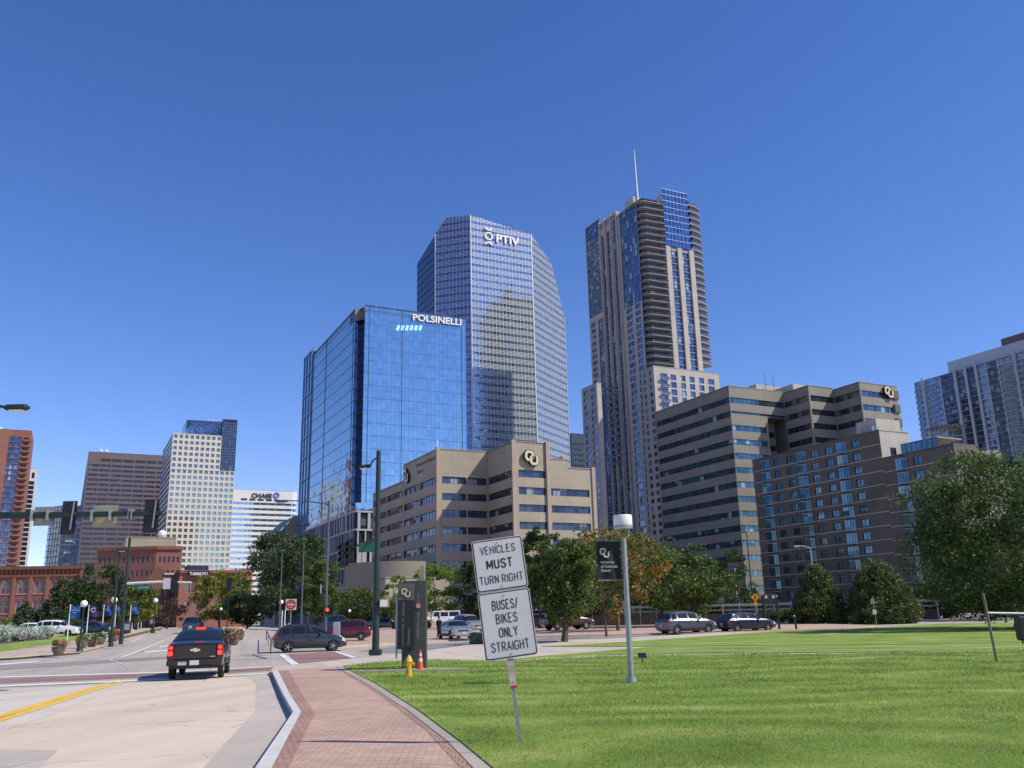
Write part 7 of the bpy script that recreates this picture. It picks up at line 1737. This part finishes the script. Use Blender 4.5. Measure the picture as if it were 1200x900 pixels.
# --- planters of flowers
F_pk = L_fpk
def planter(px, pyb, w, lab, seed, fl_=None, hh=.62):
    P = gp(px, pyb, .12 if px < 200 else 0.01); k = 1 / pxm(P.y); r = w * k / 2; t = thing('flower_planter', lab, 'planter', P, 'bowl planters of flowers')
    m = MB(); h = r * 1.15; m.lathe([(r * .45, 0), (r * .62, h * .15), (r * .9, h * .6), (r * .97, h), (r * 1.04, h), (r * 1.04, h * 1.06), (r * .9, h * 1.06), (r * .85, h * .9), (.01, h * .9)], P, 20); m.build('bowl', M_pot, t, smooth=True)
    rg = np.random.default_rng(seed); c = np.array([[P.x + rg.uniform(-.8, .8) * r, P.y + rg.uniform(-.8, .8) * r, P.z + h * 1.1 + rg.uniform(0, .75) * r] for _ in range(16)])
    tri_mesh('plant', leaves(c - np.array(P), np.full(16, r * .38), 40, .13, rg), 4, L_bright, t); c = c + np.array([rg.uniform(-.2, .2), 0, .1 * r])
    tri_mesh('flowers', leaves(c[:9] - np.array(P) + np.array([r * .3, -r * .3, 0]), np.full(9, r * .3), 26, .1, rg), 4, fl_ or L_fpk, t)
planter(68, 768, 16, 'brown bowl planter with pink trailing flowers, nearest on the left bank', 1)
planter(95.5, 760, 14, 'brown bowl planter just behind the first globe lamp', 2)
planter(107.5, 758, 14, 'brown bowl planter with pale grassy plants in the middle of the row', 3, L_silver)
planter(117, 755.5, 12.5, 'brown bowl planter with green plants at the end of the row', 4, L_silver)
planter(132.5, 752, 13, 'bowl planter overflowing with red flowers behind the second globe lamp', 5, leaf_mat('petal_red', (.35, .02, .03), (.55, .05, .06)))
planter(274, 756, 13, 'bowl planter with tall mixed plants on the avenue right of the black pickup', 6)
planter(268, 749, 11, 'dark bowl planter of red-pink flowers behind the mixed one', 7, leaf_mat('petal_crimson', (.28, .03, .06), (.45, .08, .14)))
planter(281, 750, 11, 'bowl planter with trailing red flowers under the white hoop', 8, leaf_mat('petal_scarlet', (.4, .04, .04), (.6, .15, .12)))
B = gp(281.5, 750, 0); t = thing('garden_hoop', 'white wire hoop standing over the trailing red flowers', 'hoop', B); k = 1 / pxm(B.y)
m = MB(); m.tube([B + V((4.5 * k * math.cos(q), .05, 8 * k + 5 * k * math.sin(q))) for q in np.linspace(0, math.pi, 13)], .035, 6); m.build('arch', M_steelw, t, smooth=True); m = MB(); [m.cyl(B + V((x * k, .05, 0)), B + V((x * k, .05, 8 * k)), .035, .035, 6) for x in (-4.5,)]; m.build('leg', M_steelw, t); m = MB(); m.cyl(B + V((4.5 * k, .05, 0)), B + V((4.5 * k, .05, 8 * k)), .035, .035, 6); m.build('leg', M_steelw, t)
# --- low wall and kiosk at the far left bank
B = gp(147, 744, .12); t = thing('map_kiosk', 'dark freestanding map kiosk below the mast pole', 'kiosk', B); k = 1 / pxm(B.y); m = MB(); m.cbox(B + UP * 7.5 * k, (11 * k, .25, 14 * k), .04); m.build('frame', M_frame, t); m = MB(); m.box(B + UP * 9 * k - V((0, .14, 0)), (9 * k, .02, 7 * k)); m.build('map_panel', M_paleframe, t)
B = gp(140, 752.5, .12); t = thing('planter_wall', 'low brick-red wall edging the pavement by the dark poles', 'wall', B); k = 1 / pxm(B.y); a = gp(136, 751, .12); c = gp(190, 737.8, .12); m = MB(); d = c - a; m.obox(a, d, V((d.y, -d.x, 0)).normalized() * -.3, UP * .28); m.build('wall', M_brick_dk, t); m = MB(); m.obox(a + UP * .28, d, V((d.y, -d.x, 0)).normalized() * -.36, UP * .06); m.build('coping', M_walkt, t)
# --- guard rail of the far road, retaining wall
ga, gb = gy(585, 112, .12), gy(1100, 100, .12); d = gb - ga; n = V((d.y, -d.x, 0)).normalized(); zr = ztop(ga.lerp(gb, .5), 713)
t = thing('guard_rail', 'long pale guard rail on a dark wall along the far edge of the lot', 'guard rail', ga)
m = MB(); m.obox(ga + UP * (zr - .45), d, n * .12, UP * .26); m.build('rail', M_ltgrey, t); m = MB(); m.obox(ga + UP * (zr - .95), d, n * .1, UP * .16); m.build('rail', M_galv, t)
m = MB(); m.obox(ga, d, -n * .4, UP * (zr - 1.1 - .12)); m.build('wall', mat('dark_stone', (.09, .085, .08), .9, var=.25, scale=2), t)
for i in range(27): m = MB(); q = ga + d * (i / 26); m.obox(q - UP * .05, d.normalized() * .14, -n * .14, UP * zr); m.build('post', M_ltgrey, t)
# --- warning sign, bollards, no-parking sign, small lamps
B = gy(887, 98, .1); k = 1 / pxm(98); t = thing('warning_sign', 'orange diamond warning sign with smaller plate on a post', 'road sign', B); c = V((B.x, B.y - .06, ztop(B, 700))); m = MB(); m.cyl(B, V((B.x, B.y, c.z)), .05, .05, 8); m.build('post', M_galv, t); m = MB(); m.box(c, (7 * k, .02, 7 * k), Matrix.Rotation(rad(45), 3, 'Y')); o = m.build('diamond_plate', M_sorange, t); m = MB(); m.box(c - UP * 7.6 * k, (4.6 * k, .02, 4.4 * k)); m.build('lower_plate', M_sorange, t)
m = MB(); m.cyl(c + V((0, -.015, .16)), c + V((0, -.02, .16)), .08, .08, 10); m.obox(c + V((-.06, -.02, -.2)), (.12, 0, 0), (0, .005, 0), (0, 0, .28)); m.build('symbol', M_ink, o)
for px, pyt, Y, lab in ((895.5, 697, 99, 'tall black post beside the orange warning sign'), (913.5, 699, 80, 'tall black post at the end of the lot, nearer the cone bushes'), (933.5, 722, 79, 'short leaning black bollard in front of the narrower cone bush')):
    B = gp(px, 737.5, .1) if px > 900 else gy(px, Y, .1); t = thing('bollard', lab, 'bollard', B); T = V((B.x - (.1 if px > 930 else 0), B.y, ztop(B, pyt))); m = MB(); m.tube([B, T], [.1, .08], 10); m.build('shaft', M_black, t, smooth=True); m = MB(); m.sph(T, .1, 8, 6); m.build('cap', M_galv, t)
B = gy(904.5, 99, .1); t = thing('notice_board', 'dark notice board with two white papers between the black posts', 'notice board', B); k = 1 / pxm(99); m = MB(); m.cbox(V((B.x, B.y, ztop(B, 702))), (17 * k, .1, 12 * k), .03); m.build('board', M_frame, t)
for x in (-4.5, 4): m = MB(); m.box(V((B.x + x * k, B.y - .07, ztop(B, 699.5))), (3 * k, .02, 3.4 * k)); m.build('paper', M_signw, t)
for x in (-7, 7): m = MB(); m.cyl(B + V((x * k, 0, 0)), V((B.x + x * k, B.y, ztop(B, 706))), .05, .05, 8); m.build('leg', M_frame, t)
B = gp(1027.5, 735, ZR); t = thing('road_sign', 'small triangular-looking sign pair on a thin post before the wider cone bush', 'road sign', B); k = 1 / pxm(B.y); m = MB(); m.cyl(B, V((B.x, B.y, ztop(B, 698))), .03, .03, 8); m.build('post', M_galv, t)
m = MB(); c = V((B.x - .1, B.y - .05, ztop(B, 704.5))); m.add([c + V((-3.2 * k, 0, -3 * k)), c + V((3.2 * k, 0, -3 * k)), c + V((1.6 * k, 0, 3.4 * k)), c + V((-1.6 * k, 0, 3.4 * k))], ((0, 1, 2, 3),)); m.build('upper_plate', M_signb, t); m = MB(); m.box(V((B.x - .05, B.y - .05, ztop(B, 717))), (4.4 * k, .02, 5.4 * k)); m.build('lower_plate', M_signw, t)
for px, pyt, Y, dx, lab in ((958.5, 641, 104, -14, 'cobra-head street light rising above the narrower cone bush'), (866, 666, 118, 9, 'short cobra-head street light behind the small grey-green tree'), (884, 625, 110, -2, 'dark slim pole with a flat head in front of the brown office block'), (1200, 497, 60, 22, 'dark lamp head just entering above the large tree')):
    if px == 1200: continue
    B = gy(px, Y, .1); t = thing('street_light', lab, 'street light', B); mt = M_ltgrey if px != 884 else M_green; T = V((B.x, B.y, ztop(B, pyt))); m = MB(); m.cyl(B, T, .1, .06, 10); m.build('pole', mt, t, smooth=True); cobra(t, T - UP * .1, T + V((dx / pxm(Y), 0, .15)), mt); m = MB(); m.cyl(B, B + UP * .3, .18, .16, 10); m.build('base', mt, t)
B = gy(848, 104, .1); t = thing('directional_sign', 'green direction sign on a post in front of the small grey-green tree', 'road sign', B); k = 1 / pxm(104); m = MB(); m.cyl(B, V((B.x, B.y, ztop(B, 676))), .06, .06, 8); m.build('post', M_galv, t); m = MB(); m.cbox(V((B.x - 2 * k, B.y - .08, ztop(B, 694))), (9 * k, .03, 24 * k), .01); o = m.build('sign_panel', M_sgreen, t)
m = MB()
for y in (686, 694, 702): m.obox(V((B.x - 5 * k, B.y - .105, ztop(B, y))), (6 * k, 0, 0), (0, .006, 0), (0, 0, 1.2 * k))
m.build('lettering', M_signw, o)
# utility pole lamp by the tan block and hanging banner sign on avenue
B = gy(432 / 5 + 180, 120, .1); t = thing('banner_post', 'dark hanging banner on a post in front of the yellowing street tree', 'banner', B); k = 1 / pxm(120); m = MB(); m.cyl(B, V((B.x, B.y, ztop(B, 676))), .07, .06, 8); m.build('pole', M_black, t); m = MB(); m.cbox(V((B.x, B.y - .1, ztop(B, 685))), (6.5 * k, .04, 15 * k), .01); m.build('banner', M_bank, t)
# red kiosk posts by the no-entry sign
B = gp(335.5, 746, .0); t = thing('parking_barrier', 'red and white barrier stand behind the grey crossover roof', 'barrier', B); k = 1 / pxm(B.y); m = MB(); m.cbox(B + UP * 7 * k, (3 * k, .3, 13 * k), .03); m.build('housing', M_sred, t)
for x in (-2.2, 2.2): m = MB(); m.cyl(B + V((x * k, 0, 0)), B + V((x * k, 0, 15 * k)), .06, .06, 8); m.build('post', M_steelw, t)
B = gp(394, 756, .12); t = thing('payment_panel', 'grey upright panel standing in front of the red crossover', 'panel', B); k = 1 / pxm(B.y); m = MB(); m.cbox(B + UP * 9 * k + UP * .5, (8 * k, .12, 18 * k), .03); m.build('panel', M_ltgrey, t); m = MB(); m.cyl(B, B + UP * .6, .05, .05, 8); m.build('post', M_galv, t)
# bench-like rail by the avenue kerb
B = gp(314, 765, 0); t = thing('hand_rail', 'short dark rail standing at the avenue kerb behind the grey crossover', 'rail', B); a, c = gp(317, 766, 0), gp(312, 750, 0); m = MB(); m.tube([a, a + UP * .8, c + UP * .8, c], .04, 6); m.build('rail', M_frame, t); m = MB(); m.cyl(a.lerp(c, .5), a.lerp(c, .5) + UP * .8, .03, .03, 6); m.build('post', M_frame, t)
# ================================================================ people
M_skin = mat('skin', (.36, .21, .15), .6, var=.05); M_hair = mat('dark_hair', (.02, .015, .012), .7)
def person(label, P, heading, h, top, bottom, shoe, walk=.25, sleeves=True):
    root = thing('person', label, 'person', P, None, rad(-heading)); k = h / 1.75
    nodes = {}; edges = []; rads = []; vs = []
    def nd(n, p, r, par=None):
        nodes[n] = len(vs); vs.append((p[0] * k, p[1] * k, p[2] * k)); rads.append(r * k)
        if par: edges.append((nodes[par], nodes[n]))
    nd('pelvis', (0, 0, .94), .135); nd('waist', (0, 0, 1.08), .125, 'pelvis'); nd('chest', (0, .01, 1.28), .15, 'waist'); nd('collar', (0, 0, 1.42), .10, 'chest'); nd('neck', (0, .01, 1.50), .055, 'collar'); nd('chin', (0, .03, 1.57), .075, 'neck'); nd('head', (0, .02, 1.66), .095, 'chin'); nd('crown', (0, .0, 1.73), .06, 'head')
    for s, sg in (('L', -1), ('R', 1)):
        w = walk * sg
        nd('hip' + s, (.09 * sg, 0, .88), .095, 'pelvis'); nd('knee' + s, (.1 * sg, w * .5 + .03, .48), .062, 'hip' + s); nd('ankle' + s, (.1 * sg, w - .02, .09), .042, 'knee' + s); nd('toe' + s, (.11 * sg, w + .16, .04), .036, 'ankle' + s)
        nd('sh' + s, (.18 * sg, 0, 1.40), .066, 'collar'); nd('elb' + s, (.23 * sg, -w * .45, 1.12), .044, 'sh' + s); nd('wr' + s, (.23 * sg, -w * .6 + .12, .89), .030, 'elb' + s); nd('palm' + s, (.225 * sg, -w * .6 + .16, .82), .03, 'wr' + s)
        for i in range(4): nd(f'f{i}{s}', (.225 * sg, -w * .6 + .135 + i * .022, .745 + abs(i - 1.6) * .008), .009, 'palm' + s)
        nd('th' + s, (.20 * sg, -w * .6 + .215, .79), .010, 'palm' + s)
    me = bpy.data.meshes.new('body'); me.from_pydata(vs, edges, []); o = bpy.data.objects.new('body', me); col.objects.link(o)
    md = o.modifiers.new('s', 'SKIN'); md.use_smooth_shade = True
    for i, r in enumerate(rads): me.skin_vertices[0].data[i].radius = (r, r); me.skin_vertices[0].data[i].use_root = (i == 0)
    sb = o.modifiers.new('d', 'SUBSURF'); sb.levels = 1; sb.render_levels = 1
    bpy.context.view_layer.update(); dg = bpy.context.evaluated_depsgraph_get(); m2 = bpy.data.meshes.new_from_object(o.evaluated_get(dg)); bpy.data.objects.remove(o); m2.name = 'body'
    for m in (M_skin, top, bottom, shoe): m2.materials.append(m)
    for p in m2.polygons:
        z = p.center.z / k; x = abs(p.center.x) / k
        p.material_index = 3 if z < .085 else (1 if (z > 1.0 and z < 1.47 and (x < .19 or z > (1.0 if sleeves else 1.2))) or (.93 < z < 1.0 and x < .17) else (2 if z < 1.0 and x < .17 else 0))
    b = bpy.data.objects.new('body', m2); col.objects.link(b); b.parent = root
    m = MB(); m.sph((0, -.012 * k, 1.685 * k), (.098 * k, .108 * k, .095 * k), 14, 9); m.v = [(p[0], p[1] if p[2] > 1.66 * k else min(p[1], .0), p[2]) for p in m.v]; m.build('hair', M_hair, root, smooth=True, local=True)
    m = MB(); m.sph((0, .12 * k, 1.635 * k), (.014 * k, .02 * k, .02 * k), 8, 5)
    for sg in (-1, 1): m.sph((.035 * sg * k, .098 * k, 1.665 * k), (.012 * k, .012 * k, .009 * k), 8, 5)
    m.build('face', M_skin, root, smooth=True, local=True)
    return root
M_tshb = mat('black_cloth', (.012, .012, .014), .9); M_tshw = mat('white_cloth', (.6, .58, .55), .9); M_jean = mat('dark_trousers', (.02, .022, .03), .9); M_shoe = mat('pale_shoe', (.5, .5, .5), .8)
person('person in black clothes with bare shins and pale shoes standing left of the silver sedan', gp(514.5, 749.5, .12), 20, 1.78, M_tshb, M_tshb, M_shoe, .1)
P = gp(177.5, 742, .12); person('person in a white top and dark trousers by the far globe lamp', P, -30, 1.72, M_tshw, M_jean, M_black, .15)
# ---------------------------------------------------------------- daylight
SUN_AZ, SUN_EL = 106.0, 44.0
wd = bpy.data.worlds.new('World'); sc.world = wd; wd.use_nodes = True
nt = wd.node_tree; bg = nt.nodes['Background']
sky = nt.nodes.new('ShaderNodeTexSky'); sky.sky_type = 'NISHITA'; sky.sun_disc = False
sky.sun_elevation = rad(SUN_EL); sky.sun_rotation = rad(SUN_AZ); sky.altitude = 1600; sky.air_density = 1.0; sky.dust_density = 0.15; sky.ozone_density = 2.0
hs = nt.nodes.new('ShaderNodeHueSaturation'); hs.inputs['Saturation'].default_value = 1.25; hs.inputs['Value'].default_value = 1.07
nt.links.new(sky.outputs[0], hs.inputs['Color']); tn = nt.nodes.new('ShaderNodeMix'); tn.data_type = 'RGBA'; tn.blend_type = 'MULTIPLY'; tn.inputs[0].default_value = 1.0; tn.inputs[7].default_value = (1.12, .925, 1.12, 1)
nt.links.new(hs.outputs[0], tn.inputs[6]); 
gc = nt.nodes.new('ShaderNodeTexCoord'); sx = nt.nodes.new('ShaderNodeSeparateXYZ'); nt.links.new(gc.outputs['Generated'], sx.inputs[0])
hz = ramp(nt, sx.outputs[2], [(0.0, (.98, .98, .97)), (0.30, (1.02, 1.02, 1.01)), (.7, (1.02, 1, 1.03))])
nt.links.new(mix(nt, 1.0, tn.outputs[2], hz, 'MULTIPLY'), bg.inputs[0]); bg.inputs[1].default_value = 0.15
sl = bpy.data.lights.new('sun', 'SUN'); sl.energy = 5.0; sl.angle = rad(0.53); sl.color = (1.0, 0.925, 0.80)
so = bpy.data.objects.new('sun', sl); col.objects.link(so)
dv = V((math.sin(rad(SUN_AZ)) * math.cos(rad(SUN_EL)), math.cos(rad(SUN_AZ)) * math.cos(rad(SUN_EL)), math.sin(rad(SUN_EL))))
so.rotation_euler = dv.to_track_quat('Z', 'Y').to_euler(); so.location = (30, -20, 60)
